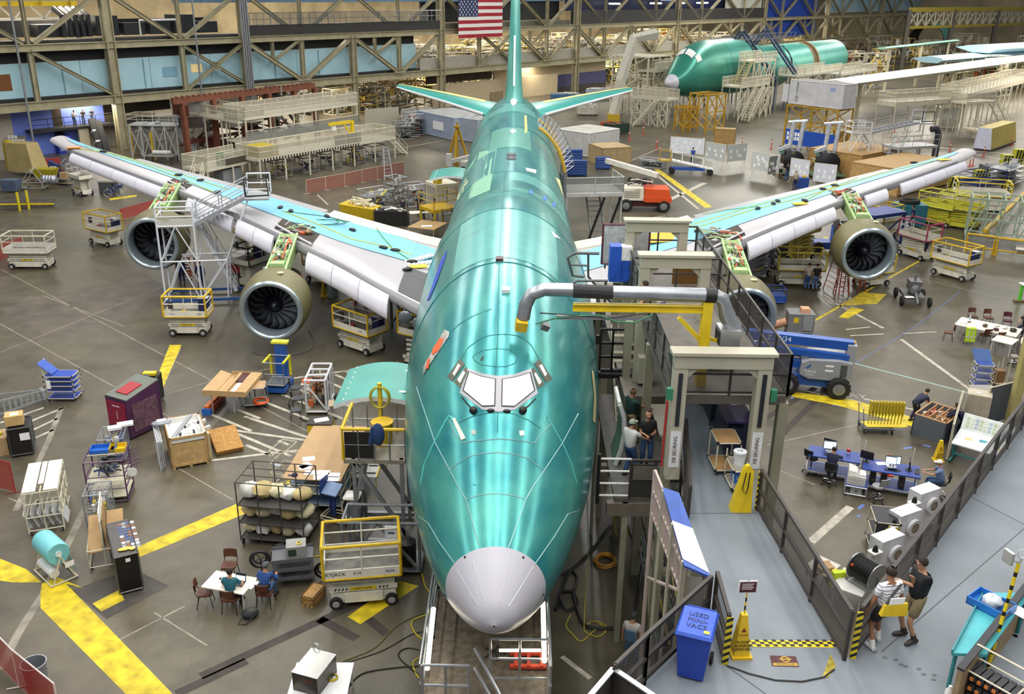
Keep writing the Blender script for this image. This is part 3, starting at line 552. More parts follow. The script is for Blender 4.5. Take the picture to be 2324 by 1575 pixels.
# -- flag hanging in front of the truss wall
def flag():
    s0,zb=SW(1041,87,1.5);s1,_=SW(1141,84,1.5);H=(SW(1041,-19,1.5)[1]-zb);L=s1-s0
    f=thing('flag','large striped flag with stars hanging in front of the steel truss','flag',wallp(s0,zb,1.5),math.atan2(WD.y,WD.x))
    wv=lambda x:.12*sin(x*1.3)
    def pan(x0,x1,z0,z1,o=0):
        m=M();k=14;R=[[(x0+(x1-x0)*i/k,wv(x0+(x1-x0)*i/k)-o,z) for i in range(k+1)] for z in (z0,z1)];R2=[[(x,y+.03+o,z) for x,y,z in r] for r in R]
        m.grid(R);m.grid(R2);m.grid([R[0],R2[0]]);m.grid([R[1],R2[1]]);return m
    for i in range(13):pan(0,L,H*i/13,H*(i+1)/13).obj('stripe',mt('#a3182c',.7) if i%2==0 else mt('#e6e2de',.7,0,.03),f)
    cl,cz=L*.42,H*6/13;can=pan(-.01,cl,cz,H,.02).obj('canton',mt('#24305e',.7),f)
    m=M()
    for r in range(9):
        for c in range(6 if r%2==0 else 5):
            x=cl*(.09+c*.164+(0 if r%2==0 else .082));z=cz+(H-cz)*(.08+.105*r);R=H*.022
            m.poly([(x+(R if i%2==0 else R*.42)*sin(PI*i/5),wv(x)-.05,z+(R*1.5 if i%2==0 else R*.6)*cos(PI*i/5)) for i in range(10)])
    m.obj('star',PAPER,can)
flag()
# -- BUILDERS for things that repeat
def base(pa,pb,z=0):
    """front edge of a thing standing at height z: its left and right corner as seen in the photo"""
    a,b=G(*pa,z),G(*pb,z);return a,ang(a,b),(b-a).length
CAST=mt('#2a2a2a',.6);PIPEC=mt('#cfc8b0');HUB=mt('#b8b6ae',.4,.3)
def casters(root,L,W,r=.06,n='caster'):
    for x in (.06,L-.06):
        for y in (.06,W-.06):
            m=M();m.lathe([(r,-.02),(r,.02)],(x,y,r),'x',12);m.box((x,y,r*1.7),(.05,.06,r*.8));m.obj(n,CAST,root)
def lift(label,pa,pb,W=1.15,rail='#d8b21a',pad=True,deck=1.15,rh=1.1,tub='#e2ddcc',L=None,group='scissor lifts',stuff=True,txt=(),seed=1,lower='#e2ddcc',over=.12,nm='scissor_lift',cat='scissor lift',z=0,stretch=0):
    A,r,l=base(pa,pb,z);L=L or l+.35;t=thing(nm,label,cat,A,r,group)
    TM=mt(tub,.45,0,.12,2);LM=mt(lower,.45,0,.15,2);RM=mt(rail,.45,0,.18,4)
    x0,x1=-.17,L-.17;wr=.2
    m=M();m.b(x0+.05,.1,.16,x1-.05,W-.1,.5);m.b(x0+.45,.0,.2,x1-.45,W,.52);m.obj('chassis',LM,t)
    for x in (.02,L-.36):
        for y in (.02,W-.02):
            m=M();wheel(m,(x,y,wr),wr,.13,'y');k=m.obj('tire',RUB,t,40);m=M();m.lathe([(.02,-.075),(.11,-.07),(.11,.07),(.02,.075)],(x,y,wr),'y',12);m.obj('wheel_hub',HUB,k)
    top=deck-.13;m=M();st=.54
    n=4 if not stretch else 5
    for i in range(n):
        za=st+(top-st)*i/n;zb=st+(top-st)*(i+1)/n
        for y in (.12,W-.2):
            m.b(x0+.08,y,za+.01,x1-.08,y+.08,zb-.015) if not stretch else (m.beam((x0+.2,y,za),(x1-.2,y,zb),.06,.12),m.beam((x0+.2,y+.09,zb),(x1-.2,y+.09,za),.06,.12))
    m.b(x0+.5,.2,st,x0+.62,W-.2,top);m.b(x1-.62,.2,st,x1-.5,W-.2,top);m.obj('scissor_stack',LM,t)
    m=M();m.b(x0,.05,st+.03,x1,.075,st+.2);sk=m.obj('warning_skirt',LM,t);m=M()
    k=int((x1-x0-.3)/.11)
    for i in range(k):
        x=x0+.15+i*.11
        if abs(x-(x0+x1)/2)>.36:m.poly([(x,.047,st+.07),(x+.05,.047,st+.07),(x+.09,.047,st+.15),(x+.04,.047,st+.15)])
    m.obj('hazard_stripe',BLK,sk);text('KEEP CLEAR',.1,BLK,sk,((x0+x1)/2,.045,st+.11),(PI/2,0,0))
    m=M();m.b((x0+x1)/2-.4,.046,st+.05,(x0+x1)/2+.4,.049,st+.17);m.obj('yellow_band',YEL,sk)
    p0,p1=x0-over,x1+over;w0,w1=-over,W+over
    m=M();m.b(p0,w0,deck-.1,p1,w1,deck);m.obj('platform',mt('#77766f',.6,.3,.3,4),t)
    m=M();th=.03
    for a in ((p0,w0,p1,w0+th),(p0,w1-th,p1,w1),(p0,w0,p0+th,w1),(p1-th,w0,p1,w1)):m.b(a[0],a[1],deck,a[2],a[3],deck+.3)
    tb=m.obj('toe_board',TM,t)
    m=M();z1=deck+rh;rr=.024
    for x in (p0,(p0+p1)/2,p1):
        for y in (w0,w1):m.tube((x,y,deck+.3),(x,y,z1),rr,6)
    for z in ((deck+.3+z1)/2,z1):
        for y in (w0,w1):m.tube((p0,y,z),(p1,y,z),rr,6)
        for x in (p0,p1):m.tube((x,w0,z),(x,w1,z),rr,6)
    m.obj('guard_rail',TM if pad else RM,t)
    if pad:
        m=M();R=.05
        for y in (w0,w1):m.path([(p0,y,z1-.08),(p0+.04,y,z1),(p1-.04,y,z1),(p1,y,z1-.08)],R,7)
        for x in (p0,p1):m.path([(x,w0,z1),(x,w1,z1)],R,7)
        m.path([(p0,w0,deck-.02),(p1,w0,deck-.02)],R*.8,6);m.path([(p1,w0,deck-.02),(p1,w1,deck-.02)],R*.8,6)
        for x,y in ((p0,w0),(p1,w0),(p1,w1)):m.path([(x,y,z1),(x,y,deck)],R,7)
        m.obj('yellow_padding',RM,t,40)
    R=random.Random(seed)
    for s,x,h,c in txt:text(s,h,mt(c,.5,0,0),tb,(x*(p1-p0)+p0,w0-.004,deck+.16),(PI/2,0,0))
    if stuff:
        m=M();m.b(p1-.62,w1-.5,deck+.02,p1-.12,w1-.1,deck+.72);m.b(p1-.64,w1-.52,deck+.72,p1-.1,w1-.08,deck+.76,1);m.obj('blue_box',[NAVY,mt('#c9ccd2',.4)],t)
        m=M();m.b(p0+.2,w0+.25,deck+.35,p0+.42,w0+.38,deck+.75);m.obj('control_box',DGREY,t)
        m=M();m.sph((p0+.9,w0+.5,deck+.12),(.18,.14,.12),8);m.obj('cloth_bundle',mt(('#b9a11f','#8f2230','#d9d6cc')[seed%3],.8),t,60)
    return t
def table(label,pa,pb,W=.75,H=.74,top='#e2dccb',z=0,leg='#cfcac0',cat='table',group=None,nm='table',th=.035):
    A,r,L=base(pa,pb,z);t=thing(nm,label,cat,A,r,group)
    M().b(0,0,H-th,L,W,H).obj('tabletop',mt(top,.5,0,.06),t)
    for x in (.06,L-.06):
        for y in (.06,W-.06):M().tube((x,y,0),(x,y,H-th),.022,6).obj('leg',mt(leg,.45),t)
    m=M();m.tube((.06,W/2,H-.1),(L-.06,W/2,H-.1),.02,5);m.obj('rail',mt(leg,.45),t)
    return t
def chair(label,loc,rz,seat='#5b3423',frame='#2a211c',group=None,H=.45):
    t=thing('chair',label,'chair',loc,rz,group);FM=mt(frame,.4,.3);SM=mt(seat,.55)
    m=M();m.prism([(-.22,-.2),(.22,-.2),(.23,.1),(.19,.22),(-.19,.22),(-.23,.1)],H-.03,H+.03);m.obj('seat',SM,t)
    m=M();rows=[[(-.21+.42*i/6,-.24+.05*((i-3)/3)**2-(z-.62)*.18,z) for i in range(7)] for z in (H+.17,H+.3,H+.43)];m.grid(rows);m.grid([[(x,y-.03,z) for x,y,z in q] for q in rows]);m.grid([rows[0],[(x,y-.03,z) for x,y,z in rows[0]]]);m.grid([rows[-1],[(x,y-.03,z) for x,y,z in rows[-1]]]);m.obj('backrest',SM,t,50)
    for s in (-1,1):
        M().path([(s*.2,-.16,H-.02),(s*.23,-.24,0)],.013,5).obj('leg',FM,t);M().path([(s*.2,.16,H-.02),(s*.23,.23,0)],.013,5).obj('leg',FM,t)
        M().path([(s*.2,-.14,H-.02),(s*.2,-.24,H+.08),(s*.19,-.27,H+.35)],.012,5).obj('back_frame',FM,t)
    return t
def stool(label,loc,rz,seat='#1b1b1d',group='drafting stools at the blue benches',H=.62):
    t=thing('drafting_stool',label,'stool',loc,rz,group);SM=mt(seat,.6)
    m=M();m.lathe([(.02,H-.03),(.2,H-.03),(.235,H),(.22,H+.05),(.02,H+.06)],n=16);m.obj('seat',SM,t,50)
    m=M();rows=[[(-.19+.38*i/6,-.25+.04*((i-3)/3)**2-(z-H)*.15,z) for i in range(7)] for z in (H+.16,H+.3,H+.46)];m.grid(rows);m.grid([[(x,y-.04,z) for x,y,z in q] for q in rows]);m.grid([rows[0],[(x,y-.04,z) for x,y,z in rows[0]]]);m.grid([rows[-1],[(x,y-.04,z) for x,y,z in rows[-1]]]);m.path([(0,-.1,H-.02),(0,-.26,H+.05),(0,-.29,H+.25)],.02,5);m.obj('backrest',SM,t,50)
    M().tube((0,0,.08),(0,0,H-.03),.025,8).obj('gas_column',mt('#202022',.4),t)
    m=M();m.path([(.22*cos(PI*i/10),.22*sin(PI*i/10),.24) for i in range(20)],.012,5,0,True)
    for a in (0,PI/2,PI,3*PI/2):m.tube((0,0,.24),(.22*cos(a),.22*sin(a),.24),.008,4)
    m.obj('foot_ring',mt('#c8c8cc',.15,.9),t,50)
    m=M()
    for i in range(5):a=i*2*PI/5;e=(.28*cos(a),.28*sin(a),.08);m.path([(0,0,.12),e],.022,5);m.sph((e[0],e[1],.035),.035,8)
    m.obj('star_base',BLK,t,50);return t
def cart(label,pa,pb,W,H,shelves,nm='pipe_cart',cat='cart',shelf='#2446a0',pipe=None,tilt=0,z=0,group=None,r=.018,top=None,posts=True,joints=True):
    A,rz,L=base(pa,pb,z);t=thing(nm,label,cat,A,rz,group);pm=pipe or PIPEC;m=M();j=M()
    for x in (0,L/2,L) if L>1.3 else (0,L):
        for y in (0,W):m.tube((x,y,.1),(x,y,H),r,6)
    for zz in shelves:
        for y in (0,W):m.tube((0,y,zz+(tilt*W if y else 0)),(L,y,zz+(tilt*W if y else 0)),r,6)
        for x in (0,L):m.tube((x,0,zz),(x,W,zz+tilt*W),r,6)
        for x in (0,L):
            for y in (0,W):j.box((x,y,zz+(tilt*W if y else 0)),(r*3.2,r*3.2,r*3.6))
    m.obj('frame',pm,t,50)
    if joints:j.obj('pipe_joint',BLK,t)
    for i,zz in enumerate(shelves):
        c=shelf if not (top and i==len(shelves)-1) else top
        m=M();m.hexa([(.02,.02,zz),(L-.02,.02,zz),(L-.02,W-.02,zz+tilt*W),(.02,W-.02,zz+tilt*W),(.02,.02,zz+.02),(L-.02,.02,zz+.02),(L-.02,W-.02,zz+.02+tilt*W),(.02,W-.02,zz+.02+tilt*W)]);m.obj('shelf',mt(c,.5),t)
    casters(t,L,W,.055);return t,L
def wcrate(label,pa,pb,W,H,lid=True,col='#c3a06a',group=None,z=0,cat='crate',nm='wooden_crate',L=None):
    A,rz,l=base(pa,pb,z);L=L or l;t=thing(nm,label,cat,A,rz,group);PM=mt(col,.65,0,.2,4);BM=mt(col,.6,0,.25,8)
    m=M();m.b(.03,.03,.1,L-.03,W-.03,H-(.03 if lid else .3));m.obj('box_panel',PM,t);m=M();w=.09
    for x in (0,L-w) if L<1.6 else (0,L/2-w/2,L-w):
        m.b(x,0,.1,x+w,.03,H);m.b(x,W-.03,.1,x+w,W,H)
    for zz in (.1,H-w):
        m.b(0,0,zz,L,.032,zz+w);m.b(0,W-.032,zz,L,W,zz+w);m.b(0,0,zz,.032,W,zz+w);m.b(L-.032,0,zz,L,W,zz+w)
    for y in (0,W-w):m.b(0,y,.1,.032,y+w,H);m.b(L-.032,y,.1,L,y+w,H)
    m.obj('batten',BM,t)
    if lid:M().b(-.01,-.01,H-.03,L+.01,W+.01,H).obj('lid',PM,t)
    m=M()
    for x in (.02,L/2-.05,L-.12):m.b(x,0,0,x+.1,W,.1)
    m.obj('skid',BM,t);return t,L
def board(label,pa,pb,H=1.5,z0=.7,face='#c9ccc8',papers=6,group=None,lean=0,nm='whiteboard',cat='board',seed=1,legs=True,z=0):
    A,rz,L=base(pa,pb,z);t=thing(nm,label,cat,A,rz,group)
    M().b(0,-.02,z0,L,.02,z0+H).obj('panel',mt(face,.4,0,.04),t);R=random.Random(seed);m=M()
    for i in range(papers):
        x=.1+(L-.45)*((i*.37+R.random()*.15)%1);zz=z0+H*(.25+.6*((i*.53)%1))-.15;m.b(x,-.026,zz,x+.22,-.021,min(z0+H-.04,zz+.3))
    if papers:m.obj('pinned_paper',PAPER,t)
    m=M();m.frame(-.02,-.025,z0-.02,L+.02,.025,z0+H+.02,.018)
    if legs:
        for x in (.15,L-.15):
            m.tube((x,0,z0),(x,0,.1),.02,5)
            for y in (-.35,.35):m.tube((x,0,z0+.1),(x+(.1 if x<L/2 else -.1),y,.06),.016,5);m.sph((x,y,.05),.05,6)
    m.obj('stand',PIPEC,t);return t
def ik(a,b,l1,l2,hint):
    a,b,h=V(a),V(b),V(hint);d=b-a;L=min(d.length,(l1+l2)*.995);d.normalize();b=a+d*L
    x=(l1*l1-l2*l2+L*L)/(2*L);y=math.sqrt(max(0,l1*l1-x*x));h=(h-d*h.dot(d));h.normalize();return a+d*x+h*y,b
def skinned(name,V_,E_,R_,mat,par,lv=1,root=0):
    me=bpy.data.meshes.new(name);me.from_pydata([tuple(v) for v in V_],E_,[]);me.materials.append(mat);o=bpy.data.objects.new(name,me);COL.objects.link(o)
    if par:o.parent=par
    md=o.modifiers.new('skin','SKIN');md.use_smooth_shade=True
    for i,s in enumerate(me.skin_vertices[0].data):r=R_[i];s.radius=r if isinstance(r,tuple) else (r,r);s.use_root=(i==root)
    sb=o.modifiers.new('smooth','SUBSURF');sb.levels=lv;sb.render_levels=lv;return o
SKINT=mt('#b98a6c',.6,0,.05);SKIND=mt('#96684c',.6,0,.05)
def person(label,loc,rz,pose='stand',shirt='#1c2233',pants='#24386a',shoes='#2a2522',skin=None,hair='#2b1d14',cap=None,hands=None,lean=0.,shorts=False,longsl=False,det=False,h=1.75,sit=.46,headturn=0,feet=None,bald=False,stripe=None,tuck=0,group=None):
    skin=skin or SKINT
    t=thing('person',label,'person',loc,rz,group);k=h/1.75;vec=lambda x,y,z:V((x,y,z))
    hz=.93 if pose!='sit' else sit+.1
    hy=0
    def upb(x,y,z): # upper body point, leaning about the hips
        zz,yy=z-.93,y;return vec(x,hy+yy*cos(lean)+zz*sin(lean),hz+zz*cos(lean)-yy*sin(lean))
    pel,belly,chest,nb=upb(0,0,.95),upb(0,.02,1.1),upb(0,.01,1.3),upb(0,0,1.46)
    hl=lean*.35
    neck=nb+vec(0,.015+.08*sin(hl),.07);hd=neck+vec(0,.04+.1*sin(hl),.1*cos(hl));crown=hd+vec(0,.0-.0,.085)
    sh={s:upb(s*.185,0,1.42) for s in (-1,1)}
    if hands is None:hands=(vec(-.27,.06,hz-.15),vec(.27,.06,hz-.15))
    Vv,E,R=[pel,belly,chest,nb,neck,hd,crown],[(0,1),(1,2),(2,3),(3,4),(4,5),(5,6)],[.1,.1,.12,.07,.052,(.078,.092),(.062,.07)]
    nose=hd+vec(sin(headturn)*.115,cos(headturn)*.115,-.005);chin=hd+vec(sin(headturn)*.07,cos(headturn)*.07,-.075)
    Vv+=[nose,chin];E+=[(5,7),(5,8)];R+=[.012,.03]
    ears=[hd+vec(s*.083*cos(headturn),-s*.083*sin(headturn),0) for s in (-1,1)]
    for e in ears:Vv.append(e);E.append((5,len(Vv)-1));R.append(.02)
    SV,SE,SR=[pel+(pel-belly)*.7,belly,chest,nb-vec(0,0,.015)],[(0,1),(1,2),(2,3)],[.168,.17,.168,.085]
    for s,hd_t in zip((-1,1),hands):
        el,wr=ik(sh[s],hd_t,.3,.26,(s*.5,-.6,-.5));n=len(Vv)
        Vv+=[sh[s],el,wr];E+=[(2,n),(n,n+1),(n+1,n+2)];R+=[.056,.042,.029]
        fd=(wr-el).normalized();side=fd.cross(vec(0,0,1));side=side.normalized() if side.length>.1 else vec(1,0,0);nrm=side.cross(fd)
        palm=wr+fd*.07;Vv.append(palm);E.append((n+2,n+3));R.append((.036,.02))
        if det:
            for f in range(4):
                o=(f-1.5)*.019;b0=palm+side*o+fd*.02;b1=b0+fd*(.038,.045,.042,.032)[f]-nrm*.008;b2=b1+fd*.022-nrm*.022
                q=len(Vv);Vv+=[b0,b1,b2];E+=[(n+3,q),(q,q+1),(q+1,q+2)];R+=[.0095,.009,.0075]
            th=wr+fd*.035+side*s*-.03;q=len(Vv);Vv+=[th,th+fd*.03+side*s*-.018];E+=[(n+2,q),(q,q+1)];R+=[.011,.009]
        else:
            q=len(Vv);Vv+=[palm+fd*.06-nrm*.02,wr+fd*.05+side*s*-.04];E+=[(n+3,q),(n+2,q+1)];R+=[.022,.012]
        q=len(SV);cut=wr if longsl else sh[s]+(el-sh[s])*.75
        if longsl:SV+=[sh[s],el,wr-fd*.01];SE+=[(2,q),(q,q+1),(q+1,q+2)];SR+=[.075,.058,.045]
        else:SV+=[sh[s],cut];SE+=[(2,q),(q,q+1)];SR+=[.078,.068]
    PV,PE,PR=[pel+vec(0,0,.1),pel-vec(0,0,.05)],[(0,1)],[.15,.158]
    for i,s in enumerate((-1,1)):
        hip=pel+vec(s*.095,0,-.06)
        if feet:ft=V(feet[i])
        elif pose=='sit':ft=vec(s*.12,hy+.42,.07)
        else:ft=vec(s*.12,hy+.02*s,.07)
        if pose=='sit':kn=vec(s*.13,hy+.43,sit+.06) if not feet else ik(hip,ft,.44,.43,(s*.1,1,.6))[0]
        else:kn,ft=ik(hip,ft,.44,.45,(0,1,0))
        n=len(Vv);toe=ft+vec(s*.03,.16,-.03);Vv+=[hip,kn,ft,toe];E+=[(0,n),(n,n+1),(n+1,n+2),(n+2,n+3)];R+=[.085,.056,.04,.034]
        q=len(PV)
        if shorts:PV+=[hip,hip+(kn-hip)*.82];PE+=[(1,q),(q,q+1)];PR+=[.115,.105]
        else:PV+=[hip,kn,ft+vec(0,0,.03)];PE+=[(1,q),(q,q+1),(q+1,q+2)];PR+=[.112,.082,.07]
        M().path([ft+vec(0,-.06,-.02),ft+vec(0,.04,-.015),toe+vec(0,0,-.005),toe+vec(0,.05,-.01)],[.042,.052,.045,.025],8).obj('shoe',mt(shoes,.6),t,60)
        if shorts:M().path([ft+vec(0,0,.0),ft+(kn-ft)*.3],[.05,.055],8).obj('sock',mt('#dcdad4' if shoes>'#8' else shoes,.8),t,60)
    b=skinned('body',Vv,E,R,skin,t);sm=mt(shirt,.75,0,.08,6)
    s_o=skinned('shirt',SV,SE,SR,stripe or sm,t);skinned('shorts' if shorts else 'trousers',PV,PE,PR,mt(pants,.75,0,.15,5),t)
    ct,st=cos(headturn),sin(headturn);hm=M();hv=[]
    rx,ry,rz_=.094,.108,.1;hc=hd+vec(0,-.012,.03);n=14;rows=[]
    for j in range(6):
        th=(.5 if bald else .0)+(PI*.62-(.5 if bald else 0))*j/5;row=[]
        for i in range(n):
            a=2*PI*i/n;fr=max(0,cos(a-PI/2));tt=min(th,PI*.62-fr*PI*.28);x,y,z=rx*sin(tt)*cos(a),ry*sin(tt)*sin(a),rz_*cos(tt)
            row.append(hc+vec(x*ct+y*st,y*ct-x*st,z))
        rows.append(row)
    hm.grid(rows,closed=True);hm.obj('hair',mt(hair,.85,0,.2,20),t,60)
    if cap:
        m=M();m.grid([[hc+vec((.1*sin(th)*cos(a))*ct+(.113*sin(th)*sin(a))*st,(.113*sin(th)*sin(a))*ct-(.1*sin(th)*cos(a))*st,.108*cos(th)+.005) for a in [2*PI*i/14 for i in range(14)]] for th in [PI*.5*j/5 for j in range(6)]],closed=True)
        f=vec(st,ct,0);s_=vec(ct,-st,0);m.slab([hc+s_*(-.075)+f*.08,hc+s_*(-.06)+f*.19,hc+s_*.06+f*.19,hc+s_*.075+f*.08],(0,0,.012));m.obj('cap',mt(cap,.8),t,60)
    if det:
        m=M();f=vec(st,ct,0);s_=vec(ct,-st,0)
        for e in (-1,1):m.sph(hd+f*.083+s_*e*.032+vec(0,0,.02),.012,8)
        m.obj('eye',mt('#e8e4dc',.3),b);m=M();m.path([hd+f*.086-s_*.025+vec(0,0,-.045),hd+f*.094+vec(0,0,-.047),hd+f*.086+s_*.025+vec(0,0,-.045)],.006,5);m.obj('mouth',mt('#8a4a42',.6),b)
    t.scale=(k,k,k);return t
def stepladder(label,pa,pb,H,col,nm='step_ladder',group=None,z=0,spread=.9):
    A,rz,L=base(pa,pb,z);t=thing(nm,label,'ladder',A,rz,group);mm=mt(col,.4,.3 if col>'#b' else 0);
    for nm2,y0,yt in (('front_side',0,spread/2-.05),('rear_side',spread,spread/2+.05)):
        m=M();nS=int(H/.3)
        for x in (0,1):m.beam((x*L,y0,0),(L*.5+(x-.5)*L*.55,yt,H),.06,.03)
        for i in range(1,nS):
            u=i/nS;w2=L*(1-.45*u)/2;m.box((L/2,y0+(yt-y0)*u,H*u),(w2*2,.09 if nm2[0]=='f' else .03,.03))
        m.obj(nm2,mm,t)
    M().box((L/2,spread/2,H),(L*.6,.25,.04)).obj('top_cap',mm,t);return t
# -- LEFT FLOOR
DGL='#e3dfd2'
lift('cream scissor lift with thick yellow padded rails right of the bagged foam rack',(762,1383),(890,1372),1.2,seed=0,stuff=False,txt=(('SKYJACK',.14,.17,'#20243c'),('E155',.44,.12,'#20243c'),('4626',.86,.14,'#3a4a9a')))
lift('yellow railed scissor lift below the white stair tower',(392,764),(462,764),1.1,seed=0,txt=(('YAZG',.2,.12,'#5b8fd0'),('4626',.85,.12,'#3a4a9a')))
lift('yellow railed scissor lift beside the inner engine on the photo left',(772,788),(824,806),1.15,seed=1,txt=(('4626',.8,.12,'#3a4a9a'),),L=2.3)
lift('yellow railed scissor lift left of the outermost engine',(207,553),(246,562),1.1,seed=1,L=2.2,txt=())
lift('scissor lift with cream unpadded rails at the edge of the photo',(27,612),(88,612),1.2,rail='#cfc8b0',pad=True,tub='#dcd8cc',stuff=False,seed=2,L=2.5)
lift('small white scissor lift with rails near the bicycles',(166,440),(188,447),1.0,rail='#dedacb',pad=False,stuff=False,L=1.9,deck=1.5,stretch=1)
lift('scissor lift with worn yellow rail squeezed against the fuselage side',(920,838),(965,850),1.1,stuff=False,L=2.2,deck=1.9,stretch=1)
# two men at the white table
tb=table('white folding table with two laptops where two men sit',(458,1375),(553,1393),.85,.74);tb.location=G(462,1378);
TBL=tb.location;TR=tb.rotation_euler.z
def loc(o,x,y,z=0):c,s=cos(o.rotation_euler.z),sin(o.rotation_euler.z);return o.location+V((x*c-y*s,x*s+y*c,z))
def laptop(label,o,x,y,z,rz=0,scr=True):
    t=thing('laptop',label,'laptop',loc(o,x,y,z),o.rotation_euler.z+rz);M().b(-.17,-.12,0,.17,.12,.02).obj('keyboard_base',mt('#2a2b2e',.4),t);k=M().hexa([(-.17,.12,.02),(.17,.12,.02),(.17,.15,.02),(-.17,.15,.02),(-.17,.2,.25),(.17,.2,.25),(.17,.215,.25),(-.17,.215,.25)]).obj('lid',mt('#2a2b2e',.4),t)
    M().poly([(-.15,.124,.04),(.15,.124,.04),(.15,.196,.235),(-.15,.196,.235)]).obj('screen',SCREEN,k);return t
laptop('open laptop in front of the man in the teal shirt',tb,1.0,.42,.74);laptop('open laptop in front of the man in the plaid shirt',tb,1.75,.55,.74,-.15)
t=thing('notebook','white notebook lying open between the two laptops','notebook',loc(tb,1.4,.5,.74),TR-.2);M().b(-.15,-.2,0,.15,.2,.015).obj('page',PAPER,t)
t=thing('mouse','small black computer mouse on the white table','mouse',loc(tb,.35,.5,.74),TR);M().sph((0,0,.015),(.035,.055,.02),8).obj('mouse_body',BLK,t,60)
t=thing('cup','red cup on the white folding table','cup',loc(tb,.95,.75,.74),TR);M().lathe([(.035,0),(.045,.1)],n=12).obj('cup_body',RED,t,60)
def office(label,px,rz):return chair(label,G(*px),rz,group=None)
chair('empty brown chair facing the far side of the white table',G(523,1310),PI);chair('empty brown chair at the end of the white table',G(468,1372),-1.35)
c1=chair('brown chair under the man in the teal shirt',G(527,1385),-.05);c2=chair('brown chair under the man in the plaid shirt',G(605,1372),-.1)
person('man in teal t-shirt with green lettering seated at a laptop',c1.location+V((0,.02,0)),-.05,'sit',shirt='#1d5f6f',pants='#22304f',hair='#2a1c12',hands=(V((-.2,.42,.78)),V((.26,.42,.78))),lean=.12,det=True)
person('man in blue plaid shirt and grey cap seated at a laptop',c2.location+V((0,.02,0)),-.1,'sit',shirt='#234a86',pants='#4a6690',cap='#54585c',hair='#3a2c20',hands=(V((-.15,.42,.8)),V((.22,.42,.8))),lean=.2,longsl=True,det=True)
# backpack on floor
t=thing('backpack','black and grey backpack on the floor behind the seated men','backpack',G(568,1400),.3);m=M();m.sph((0,0,.13),(.26,.2,.14),12);m.obj('bag',mt('#23252a',.8,0,.2,8),t,60);m=M();m.sph((.05,.02,.22),(.18,.14,.07),10);m.obj('pocket',mt('#4b4a42',.8),t,60);M().path([(-.2,-.15,.2),(-.35,-.3,.04),(-.15,-.35,.03),(.1,-.2,.15)],.02,5).obj('strap',BLK,t)
t,L=wcrate('small chipboard box on the floor between the seated men and the lift',(684,1375),(712,1382),.75,.36,col='#a9824a');
# equipment trolley
A,rz,L=base((622,1340),(668,1335));t=thing('equipment_trolley','grey two-shelf trolley carrying an instrument and headphones','trolley',A,rz)
for z in (.3,.62,.95):m=M();m.b(0,0,z,1.25,.75,z+.05);m.b(0,0,z+.05,1.25,.02,z+.12);m.b(0,.73,z+.05,1.25,.75,z+.12);m.obj('shelf',mt('#5b5d60'),t)
for x in (.03,1.2):
    for y in (.03,.7):M().b(x,y,.12,x+.04,y+.04,1.0).obj('leg',mt('#5b5d60'),t)
casters(t,1.25,.75,.07)
t2=thing('test_instrument','light grey test instrument with a screen on the trolley','instrument',loc(t,.45,.15,1.0),rz);M().b(0,0,0,.6,.5,.38).obj('case',mt('#8f918c'),t2);m=M();m.b(.06,-.012,.08,.3,0,.3);m.obj('instrument_screen',mt('#2c3a34',.3),t2);m=M();m.lathe([(.06,0),(.09,.0),(.09,.02),(.06,.02)],(.4,.2,.385),'z',14,0,False);m.obj('tape_ring',YEL,t2)
for k,(x,y,z) in enumerate(((-.35,.2,1.05),(1.55,.3,.35))):
    t2=thing('cable_reel',('black reel on a stand left of the test instrument','black cable reel on the floor right of the trolley')[k],'reel',loc(t,x,y,z),rz);m=M();m.path([(.28*cos(a),0,.28*sin(a)) for a in [2*PI*i/18 for i in range(18)]],.045,6,0,True);m.path([(.2*cos(a),.08,.2*sin(a)) for a in [2*PI*i/18 for i in range(18)]],.03,6,0,True);m.obj('reel_ring',BLK,t2,50);m=M()
    for a in range(4):m.tube((0,.04,0),(.27*cos(a*PI/2+.4),0,.27*sin(a*PI/2+.4)),.015,5)
    m.path([(0,.04,0),(0,.3,-.3*(1-k)),(0,.35,-z)],.03,5);m.obj('reel_stand',DGREY,t2)
t=thing('duffel_bag','black bag on folding stand before the foam rack','bag',G(640,1295),.2);m=M();m.sph((0,0,.5),(.32,.3,.5),10);m.obj('bag_body',mt('#1c1d1f',.8),t,50);M().path([(-.3,-.1,.8),(-.15,-.25,1.0),(.1,-.2,.9)],.02,5).obj('strap',GREY,t)
